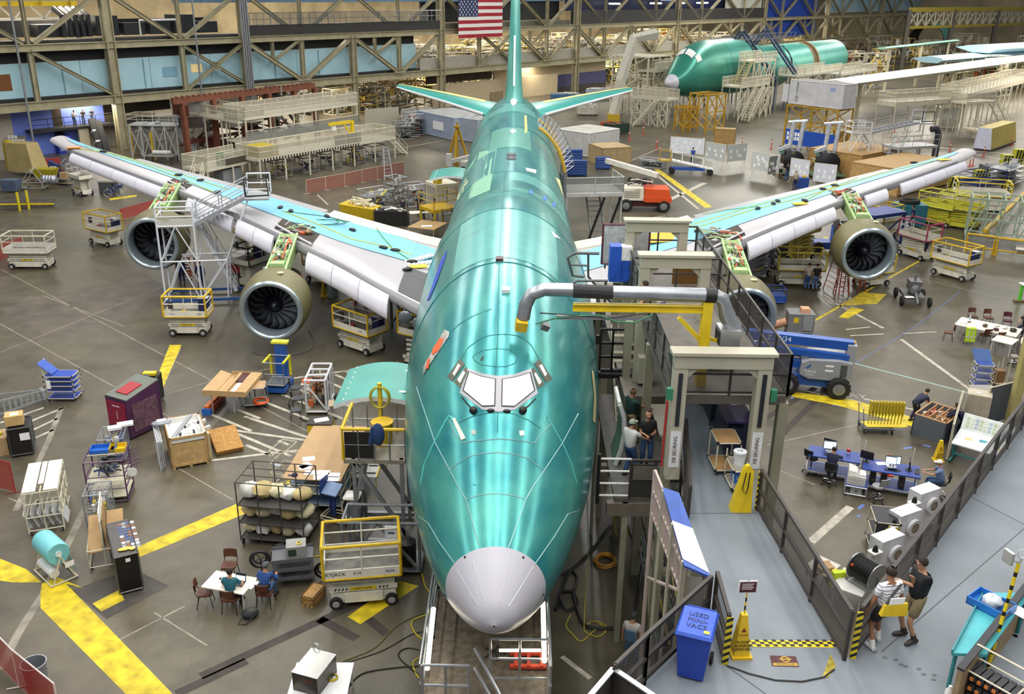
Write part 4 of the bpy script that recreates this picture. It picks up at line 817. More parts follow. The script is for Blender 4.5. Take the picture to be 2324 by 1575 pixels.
# wire rack with bags of foam
A,rz,L=base((548,1235),(692,1248));t=thing('wire_rack','long black wire rack on casters filled with bagged foam','rack',A,rz);W=1.5;m=M()
for x in (0,L*.33,L*.67,L):
    for y in (0,W):m.tube((x,y,.15),(x,y,2.35),.022,5)
for z in (.25,.85,1.5,2.35):
    for y in (0,W/3,2*W/3,W):m.tube((0,y,z),(L,y,z),.018,5)
    for x in (0,L):m.tube((x,0,z),(x,W,z),.018,5)
m.obj('frame',mt('#3b3a38'),t)
for z in (.25,.85,1.5):M().b(0,0,z-.03,L,W,z-.01).obj('shelf_deck',mt('#45423e',.7),t)
casters(t,L,W,.1);FOAM=[mt('#d9cfa9',.75,0,.12,3),mt('#d6d5cf',.35,0,.15,6),mt('#c4b07c',.75,0,.15,4)];R=random.Random(3);kk=0
for z in (.25,.85,1.5):
    for i in range(5):
        q=thing('foam_bag','clear plastic bag of cream foam lying on a shelf of the black wire rack','bag',loc(t,L*(.1+.2*i),W*.3+R.random()*.3,z),rz+R.random(),'bagged foam on the black wire rack');rx,ry,h=.28+.1*R.random(),.3+.1*R.random(),.2+.09*R.random();m=M()
        rows=[]
        for j in range(7):
            th=PI*j/6;rows.append([(rx*sin(th)*cos(a)*(1+.22*R.uniform(-1,1)),ry*sin(th)*sin(a)*(1+.22*R.uniform(-1,1)),max(0,h+h*cos(th)*(1+.2*R.uniform(-1,1)))) for a in [2*PI*n/11 for n in range(11)]])
        m.grid(rows,closed=True);m.obj('plastic_bag',FOAM[kk%3],q,60);kk+=1
# cardboard-topped long cart with papers and cap
A,rz,L=base((650,1160),(755,1165));L=2.0;WD2=4.2;t=thing('long_cart','long cart topped with tan board and scattered papers','cart',A,rz);W=WD2;HH=1.35
m=M();
for x in (0,L):
    for i in range(7):m.tube((x,W*i/6,.1),(x,W*i/6,HH-.03),.025,5)
for z in (.3,.75,1.1):
    for x in (0,L):m.tube((x,0,z),(x,W,z),.02,5)
    for y in (0,W):m.tube((0,y,z),(L,y,z),.02,5)
m.obj('frame',PIPEC,t);M().b(-.05,-.05,HH-.03,L+.05,W+.05,HH).obj('top_board',mt('#b5946a',.7,0,.08,1),t)
for z in (.3,.75):M().b(.02,.02,z,L-.02,W-.02,z+.02).obj('shelf',mt('#8fa6c4'),t)
casters(t,L,W,.08);LC=t
for i,(x,y,a) in enumerate(((.5,1.45,.3),(.5,.95,.9),(.55,.8,.2),(.85,.45,.1),(1.3,.5,.05),(1.7,.35,.02),(1.75,.08,0),(1.25,.15,.2))):
    p=thing('paper','sheet of white paper on the tan board top of the long cart','paper',loc(t,x,y,HH),rz+a,'papers on the long cart');M().b(-.22,-.16,.002,.22,.16,.006).obj('sheet',PAPER,p)
t=thing('cap','navy cap lying on the tan board of the long cart','cap',loc(LC,.35,.18,HH),rz);m=M();m.sph((0,0,.03),(.11,.12,.09),10);m.obj('crown',NAVY,t,60);M().b(-.24,-.06,.0,-.08,.06,.012).obj('visor',NAVY,t)
# pipe frame beside it
A,rz,L=base((617,1105),(645,1110));t=thing('pipe_stand','bare cream pipe frame standing against the long cart','frame',A,rz);m=M();m.frame(0,0,.05,.6,1.0,1.5,.02)
for z in (.6,1.0):m.tube((0,0,z),(.6,0,z),.018,5);m.tube((0,1,z),(.6,1,z),.018,5);m.tube((0,0,z),(0,1,z),.018,5)
m.tube((0,0,1.5),(0,.9,.1),.018,5);m.obj('frame',PIPEC,t);M().lathe([(.06,0),(.06,.3)],(.15,.02,.95),'x',10).obj('blue_roll',mt('#c8d6ee'),t)
# blue tablet stand and small printer stand
A,rz,L=base((733,1180),(772,1190));t=thing('tablet_stand','blue angled reading stand on a small pipe base','stand',A,rz);m=M();m.hexa([(0,0,1.05),(.6,0,1.05),(.6,.45,1.3),(0,.45,1.3),(0,0,1.09),(.6,0,1.09),(.6,.45,1.34),(0,.45,1.34)]);m.obj('sloped_top',mt('#7f97bd',.45),t);m=M();m.b(-.06,.0,.9,-.02,.5,1.55);m.b(.2,.15,.15,.26,.25,1.1);m.b(.35,.15,.15,.41,.25,1.1);m.obj('blue_post',mt('#2a4588'),t);m=M();m.frame(-.05,-.05,.08,.75,.5,.2,.025);m.obj('pipe_base',PIPEC,t);casters(t,.7,.45,.05)
t,L=cart('small white-topped pipe stand holding a grey case',(780,1195),(815,1198),.6,1.1,[.35,1.08],shelf='#d7d5cf');q=thing('case','grey equipment case on the small pipe stand','case',loc(t,.1,.08,.37),t.rotation_euler.z);M().b(0,0,0,.5,.4,.35).obj('case_body',mt('#6a7478'),q);M().path([(.15,0,.36),(.18,0,.42),(.32,0,.42),(.35,0,.36)],.012,5).obj('handle',BLK,q)
t=thing('paper_stack','white form on the small pipe stand','paper',loc(t,.3,.25,1.1),t.rotation_euler.z+.2);M().b(-.2,-.14,0,.2,.14,.02).obj('sheets',PAPER,t)
# yellow cabinet
A,rz,L=base((702,1035),(742,1035));t=thing('yellow_cabinet','plain yellow cabinet with black top and white paper on it','cabinet',A,rz);M().b(0,0,.05,.95,.75,1.35).obj('cabinet_body',mt('#d9b820',.5,0,.06),t);M().b(-.01,-.01,1.35,.96,.76,1.4).obj('cabinet_top',mt('#2c2720',.6),t);casters(t,.95,.75,.05)
q=thing('paper','crumpled white paper on the yellow cabinet','paper',loc(t,.5,.4,1.4),.4);M().b(-.28,-.17,0,.28,.17,.012).obj('sheet',PAPER,q)
# open crate with lid
t,L=wcrate('large open wooden crate holding white parts',(392,1068),(477,1052),1.95,1.35,lid=False,cat='crate');W=1.95
M().b(.08,.08,1.1,L-.08,W-.08,1.12).obj('foam_liner',mt('#e3e2dd',.7),t);m=M()
for a in ((.04,.04,L-.04,.1),(.04,W-.1,L-.04,W-.04),(.04,.04,.1,W-.04),(L-.1,.04,L-.04,W-.04)):m.b(a[0],a[1],1.1,a[2],a[3],1.33)
m.obj('liner_wall',mt('#e8e7e2',.7),t);CR=t
for i,(x,y,a) in enumerate(((.5,.6,.2),(1.0,.7,.5),(1.4,.9,-.3),(.7,1.3,.9),(1.3,1.5,0))):
    q=thing('bracket_part','white wrapped part with black stripe inside the open crate','part',loc(t,x,y,1.12),a,'wrapped parts in the open crate');m=M();m.b(-.25,-.1,0,.25,.1,.08);m.b(-.05,-.102,0,.03,.102,.082,1);m.b(.15,-.1,.08,.25,.1,.14);m.obj('wrapped_bracket',[mt('#dcdcda'),BLK],q)
q=thing('metal_profile','long grey metal profile leaning in the open crate','profile',loc(t,.2,.5,1.15),1.1);m=M();m.beam((0,0,0),(1.0,.0,.55),.16,.05);m.obj('profile_body',mt('#a9adb2',.4,.4),q)
q=thing('plastic_wrap','grey plastic wrap bundle hanging over the crate corner','wrap',loc(t,-.1,1.6,1.3),.5);m=M();m.sph((0,0,.05),(.4,.25,.1),8);m.b(-.15,-.12,.14,.2,.14,.15,1);m.obj('bundle',[mt('#8f959c',.35,.2),PAPER],q,50)
q=thing('sheet_stack','upright stack of white panels against the open crate side','panels',loc(t,-.42,.1,0),t.rotation_euler.z);m=M()
for i in range(4):m.b(.06*i,.1*i,0,.06*i+.035,1.7,1.25-.05*i)
m.obj('panel_edge',mt('#cfd2d4'),q);
q=thing('skid_board','short pale board leaning on the near side of the open crate','board',loc(t,L+.03,.4,0),t.rotation_euler.z);M().b(0,0,0,.12,.3,1.1).obj('board',mt('#c9b58e',.7),q)
A,rz,L=base((492,1035),(553,1022));t=thing('crate_lid','chipboard crate lid lying tilted beside the open crate','lid',A,rz);m=M();m.hexa([(0,0,.02),(L,0,.02),(L,1.35,.42),(0,1.35,.42),(0,-.08,.2),(L,-.08,.2),(L,1.27,.6),(0,1.27,.6)]);m.obj('lid_board',mt('#b4843f',.7,0,.25,8),t);m=M();m.b(0,1.1,0,L,1.25,.32);m.obj('support_batten',WOOD,t)
# cardboard tray table
t=table('pipe table holding a long cardboard tray',(480,938),(535,938),2.0,.95,top='#2b2b2c',nm='tray_table');
q=thing('cardboard_tray','long folded cardboard tray with two channels','tray',loc(t,-.25,-.2,.95),t.rotation_euler.z-.1);m=M();C2=mt('#bb9a6c',.75,0,.08);m.b(0,0,0,1.9,2.3,.02);m.hexa([(0,0,.02),(.5,0,.02),(.5,2.3,.02),(0,2.3,.02),(0,0,.22),(.5,0,.05),(.5,2.3,.05),(0,2.3,.22)]);m.b(.85,0,.02,1.0,2.3,.14);m.b(1.4,0,.02,1.9,2.3,.18);m.b(0,-.02,0,1.9,0,.25);m.b(.5,2.28,0,1.4,2.3,.2);m.obj('cardboard',C2,q);M().b(1.1,.3,.02,1.3,1.6,.06).obj('paper_strip',PAPER,q)
t,L=cart('small cart with tan top and an orange hose coil below',(553,928),(605,925),.85,.95,[.15,.93],nm='metal_cart',shelf='#7d8076',pipe=mt('#a9adb0',.4,.5),top='#b5946a');
def coil(label,p,r,col,n=5,tr=.03,z0=0,nm='hose_coil',cat='hose',tilt=0,group=None):
    t=thing(nm,label,cat,p,0,group);pts=[]
    for i in range(n*16):a=2*PI*i/16;rr=r*(1+.12*sin(i*.7));pts.append((rr*cos(a),rr*sin(a),tr+z0+tr*1.2*(i//16)*.6))
    M().path(pts,tr,5).obj('coil',mt(col,.5),t,60);return t
coil('orange hose coil sticking out of the small cart',loc(t,.75,.2,.19),.3,'#e0571f',4,.03)
q=thing('reel','dark red round reel cover on a stand behind the small cart','reel',G(562,905),0);m=M();m.lathe([(.02,.95),(.5,.95),(.52,1.0),(.5,1.06),(.02,1.08)],n=20);m.obj('reel_cover',mt('#4b1a1a'),q,50);m=M()
for a in range(4):m.tube((.35*cos(a*PI/2),.35*sin(a*PI/2),0),(.35*cos(a*PI/2),.35*sin(a*PI/2),.95),.025,5)
m.obj('reel_stand',DGREY,q)
A,rz,L=base((462,940),(480,942));q=thing('ladder_section','red and orange folded ladder with blue feet beneath the tray table','ladder',A,rz+.1);m=M();m.b(0,0,.03,.35,1.6,.3,0);m.b(.05,.0,.3,.25,1.5,.38,1);m.b(-.02,-.1,.0,.37,.1,.28,2);m.obj('ladder_rails',[mt('#a03a26'),mt('#d8772c'),mt('#2a66b8')],q)
# blue and yellow work platform
A,rz,L=base((602,895),(645,897));t=thing('blue_work_platform','blue single-mast work platform with yellow padded rails','lift',A,rz);M().b(0,0,.1,.95,1.3,.32).obj('chassis',mt('#1f55a8',.45),t);m=M();m.b(.02,.0,.42,.93,1.0,.47);m.obj('deck',mt('#6b6d70',.5,.3),t);M().b(.22,1.05,.3,.74,1.3,2.1).obj('mast',mt('#1f55a8',.45),t);m=M();m.frame(.02,.02,.47,.93,1.0,1.55,.022);m.tube((.02,.02,1.0),(.93,.02,1.0),.022,5);m.obj('guard_rail',STEEL,t);m=M();m.path([(.02,.02,1.55),(.02,1.0,1.55),(.02,1.0,.6)],.06,6);m.path([(.93,.02,1.55),(.93,1.0,1.55),(.93,1.0,.6)],.06,6);m.obj('yellow_padding',mt('#d9d020'),t,50);m=M();m.b(.1,1.0,2.1,.86,1.35,2.2);m.obj('yellow_sign',mt('#d9d43a'),t);casters(t,.95,1.3,.1)
# three grey chairs, side table, white frame crate
for i,(p,rz,lb) in enumerate((((672,900),-1.4,'grey padded chair farthest from the viewer beside the white frame crate'),((676,925),-1.3,'grey padded chair in the middle of the three by the crate'),((672,952),-1.25,'grey padded chair nearest to the open crate lid'))):chair(lb,G(*p),rz,'#44464c','#232427')
t=table('small pale table with orange coil behind the grey chairs',(685,905),(705,905),.6,.7,nm='side_table');coil('orange coil on the small pale table',loc(t,.25,.3,.7),.22,'#d9602c',4,.025)
A,rz,L=base((697,940),(742,940));t=thing('white_frame_crate','white tubular frame crate full of brown wiring','crate',A,rz);W=1.9;m=M();m.frame(0,0,.12,L,W,1.6,.05,0,6);m.beam((0,0,1.5),(L,0,.2),.09,.05)
for y in (.6,1.25):m.beam((0,y,1.6),(L,y,1.6),.1,.06);m.beam((L,y,.12),(L,y,1.6),.07,.07)
m.obj('frame',mt('#d8d8dc',.4),t);m=mess((L/2,W/2,.8),(L*.8,W*.85,1.2),90,.03,5,21);m.obj('wiring',[mt('#8a5a3a',.7),mt('#b5a58a',.7),mt('#6e4630',.7),mt('#c96a3a',.6),DGREY],t);M().b(.03,.03,.12,L-.03,W-.03,.2).obj('deck',mt('#8f8878',.6),t);casters(t,L,W,.08)
t=thing('cable','black cable curling on the floor beside the white frame crate','cable');M().path([G(*p,.02) for p in ((680,948),(690,955),(715,955),(745,945),(765,950))],.02,5).obj('cable_run',RUB,t)
# maroon crate and black cabinets
A,rz,L=base((252,985),(300,1000));t=thing('maroon_crate','tall purple crate with dark red riveted door panels','crate',A,rz);W=1.7;PU=mt('#4a2348',.5,0,.15,2);m=M();m.hexa([(0,0,.1),(L,0,.1),(L,W,.1),(0,W,.1),(0,0,1.75),(L,0,1.75),(L,W,2.05),(0,W,2.05)]);m.obj('crate_body',PU,t)
M().b(.04,-.03,.5,L-.12,0,1.6).obj('red_door',mt('#8c1d3c',.45),t);m=M();m.hexa([(.0,0,1.76),(L,0,1.76),(L,W,2.06),(0,W,2.06),(0,0,1.8),(L,0,1.8),(L,W,2.1),(0,W,2.1)]);m.obj('grey_lid',mt('#6c7268',.6),t);m=M();m.hexa([(.3,.3,1.86),(L-.3,.3,1.86),(L-.3,1.1,2.0),(.3,1.1,2.0),(.3,.3,1.9),(L-.3,.3,1.9),(L-.3,1.1,2.04),(.3,1.1,2.04)]);m.obj('red_hatch',mt('#a32632',.45),t)
m=M();m.b(.4,-.045,1.4,.8,-.03,1.44);m.b(.6,-.045,.85,.63,-.03,1.2);m.obj('door_handle',mt('#d8c8cc',.4),t);M().b(L,.2,.3,L+.03,W-.2,1.5).obj('side_mesh',mt('#6a4a58',.6,0,.5,5),t);casters(t,L,W,.1)
A,rz,L=base((318,925),(345,925));t=thing('black_cabinet','black cabinet behind the purple crate with a yellow tray on top','cabinet',A,rz);m=M();m.b(0,0,.1,.75,.95,1.25);m.obj('cabinet_body',BLK,t);m=M();m.frame(0,0,.1,.75,.95,1.3,.03);m.obj('cabinet_frame',DGREY,t);M().b(.1,.5,1.3,.65,.8,1.42).obj('yellow_tray',YEL,t);m=M();m.sph((.3,.3,1.36),(.2,.14,.08),8);m.obj('navy_cloth',NAVY,t,50);casters(t,.75,.95,.06)
A,rz,L=base((28,1040),(78,1032));t=thing('black_cabinet','black cabinet with slatted side and white paper taped on its door','cabinet',A,rz);m=M();m.b(0,0,.1,L,1.1,1.2);m.obj('cabinet_body',BLK,t);m=M();m.frame(0,0,.1,L,1.1,1.22,.03)
for z in (.3,.5,.7,.9,1.05):m.tube((L,0,z),(L,1.1,z),.02,4)
m.obj('cabinet_frame',DGREY,t);m=M();m.b(.4,-.02,.7,.75,-.005,1.0);m.obj('taped_paper',PAPER,t);casters(t,L,1.1,.08);q=thing('small_box','pale wooden box with paper on the black slatted cabinet','box',loc(t,-.05,.25,1.25),rz);M().b(0,0,0,.65,.55,.4).obj('box_body',mt('#c9a86e',.7,0,.15),q);M().b(.2,.1,.4,.5,.4,.405).obj('label_sheet',mt('#d9e8c4',.7),q)
A,rz,L=base((0,1035),(22,1032));t=thing('plywood_box','plywood box with a yellow tape roll at the photo edge','box',A,rz);M().b(-.6,0,0,L,.9,.75).obj('box_body',mt('#b79a72',.7,0,.15),t);M().lathe([(.08,.75),(.16,.75),(.16,.83),(.08,.83)],(0,.4,0),'z',14,0,False).obj('tape_roll',YEL,t)
t,L=cart('blue pipe cart with tilted blue shelves',(108,912),(172,912),.8,1.2,[.15,.5,.75,.98,1.2],shelf='#2145a8');m=M();m.path([(0,.1,1.2),(-.25,.35,1.75),(-.2,.8,1.75)],.022,5);m.tube((-.25,.35,1.75),(-.25,.35,.15),.02,5);m.obj('sloped_frame',PIPEC,t);m=M();m.hexa([(-.22,.1,1.75),(.35,.1,1.25),(.35,.75,1.25),(-.22,.75,1.75),(-.22,.1,1.78),(.35,.1,1.28),(.35,.75,1.28),(-.22,.75,1.78)]);m.obj('sloped_panel',BLUE,t);M().b(.1,-.03,.65,.28,-.02,1.05).obj('hung_sheet',PAPER,t)
# aluminium stepladder lying on its side
a,b=G(-40,958),G(108,920);t=thing('aluminum_ladder','long aluminum step ladder lying on its side at the photo edge','ladder',a,ang(a,b));L=(b-a).length
for y,nm2 in ((0,'front_side'),(1.1,'rear_side')):
    m=M()
    for z0,z1 in ((.04,.18),(.75,.55)):m.beam((0,y,z0),(L,y*.15+.4,z1),.05,.08)
    for i in range(1,11):u=i/11;m.beam((L*u,y+(y*.15+.4-y)*u,.04+.14*u),(L*u,y+(y*.15+.4-y)*u,.75-.2*u),.08,.03)
    m.obj(nm2,ALU,t)
M().b(L-.05,.3,.15,L+.08,.75,.6).obj('top_cap',mt('#b0b4ba',.4,.5),t)
# red mesh barriers
def barrier(label,pts,H,col='#b3342a',group='mesh barriers',z0=.05,post='#9a2a22',nm='mesh_barrier',line=.5):
    t=thing(nm,label,'barrier',(0,0,0),0,group);P=[G(*p) for p in pts];m=M();s=M()
    for p,q in zip(P,P[1:]):
        d=(q-p).normalized();n=V((-d.y,d.x,0))*.012
        s.hexa([p-n+V((0,0,z0)),q-n+V((0,0,z0)),q+n+V((0,0,z0)),p+n+V((0,0,z0)),p-n+V((0,0,H)),q-n+V((0,0,H)),q+n+V((0,0,H)),p+n+V((0,0,H))])
        m.tube(p+V((0,0,H)),q+V((0,0,H)),.02,5)
    for p in P:
        m.tube(p,p+V((0,0,H)),.025,5);m.tube(p+V((-.3,-.1,.02)),p+V((.3,.1,.02)),.02,5)
    s.obj('mesh_screen',net(col,.05,line),t);m.obj('post',mt(post,.5),t);return t
barrier('red mesh barrier panel on stands at the photo edge below the black cabinet',[(-40,1100),(35,1118)],1.25)
barrier('red mesh barrier with white rails in the lower corner of the photo',[(-30,1480),(45,1560),(140,1640)],1.25,post='#d9c9c4')
barrier('red mesh barrier beside the cream-railed lift',[(-30,605),(0,590),(55,575)],1.1,line=.4);barrier('low red mesh barrier behind the outermost engine on the photo left',[(276,500),(355,478)],.9,line=.5)
barrier('pink mesh barrier with a pink sheet behind the far wing',[(696,440),(740,432),(783,424),(822,415),(857,408),(918,395)],1.25,col='#a3685a',post='#d2c4b0',line=.5)
t=thing('trash_can','galvanized metal trash can behind the red mesh barrier','trash can',G(85,1548));m=M();m.lathe([(.26,0),(.31,.62),(.33,.62),(.33,.65),(.3,.65),(.25,.03),(.02,.03)],n=24,cap=False);m.obj('can_body',mt('#9aa0a6',.35,.6,.15),t,40);M().path([(.33,0,.45),(.4,0,.5),(.33,0,.55)],.012,5).obj('handle',STEEL,t)
# white-cream panel rack, purple rack, wire trolleys
A,rz,L=base((68,1218),(148,1205));t=thing('panel_rack','cream pipe rack topped with long white panels','rack',A,rz);W=2.15;HH=1.65;m=M()
for x in (0,L/2,L):
    for y in (0,W/3,2*W/3,W):m.tube((x,y,.1),(x,y,HH),.022,5)
for z in (.2,.7,1.2,HH-.04):
    for y in (0,W):m.tube((0,y,z),(L,y,z),.022,5)
    for x in (0,L/2,L):m.tube((x,0,z),(x,W,z),.022,5)
for y in (0,W/3,2*W/3):m.tube((L,y,.2),(L,y+W/3,1.2),.02,5);m.tube((L,y,1.2),(L,y+W/3,.2),.02,5)
m.obj('frame',mt('#d3ccb4'),t)
for x0,x1,y0 in ((0,.38*L,0),(.42*L,.57*L,.5),(.6*L,L,0)):M().b(x0,y0,HH,x1,W,HH+.03).obj('white_panel',mt('#d9d7cb'),t)
for i in range(6):M().hexa([(L*.08+i*.22,.1,.25),(L*.08+i*.22+.03,.1,.25),(L*.08+i*.22+.03,.9,.25),(L*.08+i*.22,.9,.25),(L*.08+i*.22-.2,.05,.8),(L*.08+i*.22-.17,.05,.8),(L*.08+i*.22-.17,.9,.8),(L*.08+i*.22-.2,.9,.8)]).obj('stored_sheet',mt('#c4c6c4',.4),t)
casters(t,L,W,.07)
A,rz,L=base((205,1148),(292,1140));t=thing('purple_rack','purple and cream pipe rack with hooks on its side','rack',A,rz);W=1.2;m=M();m.frame(0,0,.1,L,W,1.7,.025)
for z in (.6,1.1):m.tube((0,0,z),(L,0,z),.02,5);m.tube((0,W,z),(L,W,z),.02,5);m.tube((0,0,z),(0,W,z),.02,5);m.tube((L,0,z),(L,W,z),.02,5)
for z in (1.0,1.15,1.3,1.45,1.6):
    for y in (.15,.75):m.tube((L,y,z),(L+.45,y+.15,z+.15),.015,5)
m.obj('frame',mt('#552a5c'),t);m=M();
for z in (.75,1.7):m.tube((0,.02,z),(L,.02,z),.022,5);m.tube((0,W*.5,z),(L,W*.5,z),.022,5)
m.b(0,0,.25,L,W,.28);m.b(0,0,.9,L,W,.92);m.obj('cream_bar',PIPEC,t);m=mess((L/2,W/2,1.2),(L*.8,W*.7,.4),24,.03,4,5);m.obj('hung_tool',[DGREY,STEEL,mt('#3b4a7a'),BLK],t);M().lathe([(.17,0),(.17,.03)],(L+.25,.1,1.15),'y',14).obj('white_disc',WHITE,t);casters(t,L,W,.06);PR=t
for lb,x,col in (('blue plastic tray on the purple rack',.1,'#2467c4'),('yellow plastic tray on the purple rack',1.15*L/2,'#dcb61c')):
    q=thing('plastic_tray',lb,'tray',loc(t,x,.62,1.72),rz);m=M();w2=.85 if 'blue' in lb else .55
    m.b(0,0,0,w2,.5,.02)
    for a in ((0,0,w2,.02),(0,.48,w2,.5),(0,0,.02,.5),(w2-.02,0,w2,.5)):m.b(a[0],a[1],0,a[2],a[3],.15)
    m.obj('tray_body',mt(col,.4),q)
def cage(label,pa,pb,W,H,seed,col='#8f9396',body=True):
    A,rz,L=base(pa,pb);t=thing('wire_cage_cart',label,'cart',A,rz);m=M();m.frame(0,0,.12,L,W,H,.022)
    n=int(L/.12)
    for i in range(n):m.tube((L*i/n,0,.12),(L*i/n,0,H),.006,3);m.tube((L*i/n,0,H),(L*i/n,W,H),.006,3)
    for i in range(int(H/.12)):m.tube((0,0,.12+.12*i),(L,0,.12+.12*i),.006,3);m.tube((L,0,.12+.12*i),(L,W,.12+.12*i),.006,3)
    for i in range(int(W/.12)):m.tube((0,.12*i,H),(L,.12*i,H),.006,3);m.tube((L,.12*i,.12),(L,.12*i,H),.006,3)
    m.obj('wire_cage',mt(col,.4,.5,0),t);m=mess((L/2,W/2,H*.45),(L*.8,W*.8,H*.7),40,.03,5,seed);m.obj('stored_goods',[mt('#d4d4d0'),mt('#c4a82a',.6),mt('#8d8f92'),mt('#b9bdc2',.4),mt('#3f4f8a')],t);M().b(.02,.02,.12,L-.02,W-.02,.16).obj('deck',DGREY,t);casters(t,L,W,.06);return t,L
t,L=cage('grey wire cage cart with a printed sheet between the purple crate and purple rack',(228,1055),(285,1050),1.2,1.05,8);M().b(L*.35,-.03,.4,L*.6,-.02,.85).obj('hung_sheet',PAPER,t)
cage('grey wire cage cart full of papers in front of the purple rack',(200,1205),(252,1200),.95,1.35,9)
q=thing('flat_carton','white cartons lying on top of the grey wire cage cart','carton',loc(t,.3,.7,1.07),t.rotation_euler.z+.2);m=M();m.b(0,0,0,.5,.3,.1);m.b(.35,.2,0,.95,.55,.08);m.obj('carton',PAPER,q)
# cardboard cart, bubble wrap stand, black display
A,rz,L=base((205,1295),(262,1285));t=thing('cardboard_cart','cream pipe cart holding upright and sloping cardboard sheets','cart',A,rz);m=M();m.frame(0,0,.1,1.1,1.6,.7,.02);m.tube((.5,0,.1),(.5,0,1.7),.02,5);m.tube((.5,1.6,.1),(.5,1.6,1.7),.02,5);m.tube((.5,0,1.7),(.5,1.6,1.7),.02,5);m.obj('frame',PIPEC,t);M().hexa([(.02,.1,.55),(.42,.1,.55),(.42,1.5,1.1),(.02,1.5,1.1),(.02,.1,.58),(.42,.1,.58),(.42,1.5,1.13),(.02,1.5,1.13)]).obj('sloped_card',CARD,t);M().hexa([(.58,.1,.55),(1.08,.1,.55),(1.08,1.5,1.2),(.58,1.5,1.2),(.58,.1,.58),(1.08,.1,.58),(1.08,1.5,1.23),(.58,1.5,1.23)]).obj('sloped_card',CARD,t);M().b(.47,.1,.6,.5,1.5,1.95).obj('white_sheet',PAPER,t);M().b(.52,.3,.6,.54,1.5,1.6).obj('upright_card',CARD,t);casters(t,1.1,1.6,.06)
A,rz,L=base((148,1322),(205,1305));t=thing('bubble_wrap_stand','pipe stand with a big roll of aqua bubble wrap','stand',A,rz+.25);m=M()
for y in (0,1.3):m.tube((-.35,y,.05),(0,y,.95),.025,5);m.tube((.35,y,.05),(0,y,.95),.025,5);m.tube((-.4,y,.05),(.4,y,.05),.025,5)
for x in (-.4,.4):m.tube((x,0,.05),(x,1.3,.05),.025,5)
m.tube((0,-.05,.95),(0,1.35,.95),.03,6);m.obj('frame',PIPEC,t);m=M();m.lathe([(.08,.1),(.34,.1),(.36,.14),(.36,1.2),(.34,1.24),(.08,1.24)],(0,0,1.0),'y',28);m.obj('bubble_wrap_roll',mt('#79c6cb',.4,0,.06,8),t,40);m=M();m.lathe([(.03,.08),(.1,.08),(.1,.13),(.03,.13)],(0,-.01,1.0),'y',14);m.obj('roll_core',mt('#d8e4e2'),t);m=M();m.lathe([(.02,.15),(.15,.15),(.15,1.1),(.02,1.1)],(-.2,0,.35),'y',18);m.obj('white_roll',mt('#dfe3e4'),t,40);M().b(.08,-.03,.5,.36,-.02,.68).obj('sign_card',PAPER,t);m=M();m.slab([(.3,.2,.9),(.42,.2,.5),(.45,.2,.1),(.75,.3,.04),(.75,1.0,.04),(.45,1.0,.1),(.42,1.0,.5),(.3,1.0,.9)][:3]+[(.42,1.0,.5),(.3,1.0,.9)],(.01,0,0));m.obj('loose_film',mt('#8fd0d0',.3,0,.05,3,0,.75),t)
A,rz,L=base((273,1352),(326,1338));t=thing('display_stand','black enclosed counter with photographs under its top','counter',A,rz);W=2.1;H=1.35;m=M();m.b(0,0,.08,L,W,H-.02);m.obj('counter_body',mt('#0e0e10',.35,0,.05),t);m=M();m.frame(0,0,.08,L,W,H,.025);m.obj('counter_edge',mt('#5c5b58',.4,.4),t);M().b(0,0,H-.02,L,W,H).obj('counter_top',mt('#241d1a',.25,0,.05),t);R=random.Random(4);mm=[M() for i in range(4)]
for i in range(9):
    for j in range(4):x=L*.45+j*.13;y=W*.14+i*.19;mm[R.randrange(4)].b(x,y,H+.001,x+.11,y+.14,H+.005)
for k,c in enumerate(('#c9c9cf','#8a5a4a','#4a5a8a','#9fa0a0')):mm[k].obj('photo_print',mt(c,.5,0,.3,20),t)
q=thing('yellow_banner','crumpled yellow ribbon on the black counter','ribbon',loc(t,.35,.35,H+.005),rz);m=M();m.sph((0,0,.02),(.22,.1,.03),8);m.sph((.2,-.08,.02),(.1,.08,.03),8);m.obj('ribbon',mt('#dcc558',.6),q,50);M().b(L*.45,-.02,1.12,L*.65,-.01,1.24).obj('door_label',PAPER,t)
# steel box on a white table by the photo's bottom edge
A,rz,L=base((690,1610),(800,1580));t=table('white table at the bottom of the photo with a steel box on it',(655,1640),(790,1640),1.3,.8,top='#dcdcdc',nm='white_table');tz=.8
q=thing('steel_box','brushed stainless steel box with a lifting ring on the white table','box',loc(t,.12,.28,tz),t.rotation_euler.z-.35);m=M();m.b(0,0,0,.72,.95,.55);m.obj('box_body',mt('#57534f',.3,.7,.1),q);M().b(-.012,-.012,.55,.732,.962,.57).obj('box_lid',mt('#b5b4b0',.25,.8,.08,1),q);M().path([(.12+.09*cos(a),1.0,.62+.09*sin(a)) for a in [2*PI*i/14 for i in range(14)]],.018,6,0,True).obj('lifting_ring',ALU,q,50);text('UNIT 99',.09,mt('#8f3a34',.5,0,0),q,(.42,-.004,.4),(PI/2,0,0))
coil('small yellow-green hose coil beside the steel box',loc(t,1.05,.7,tz),.12,'#b5a52a',4,.016)
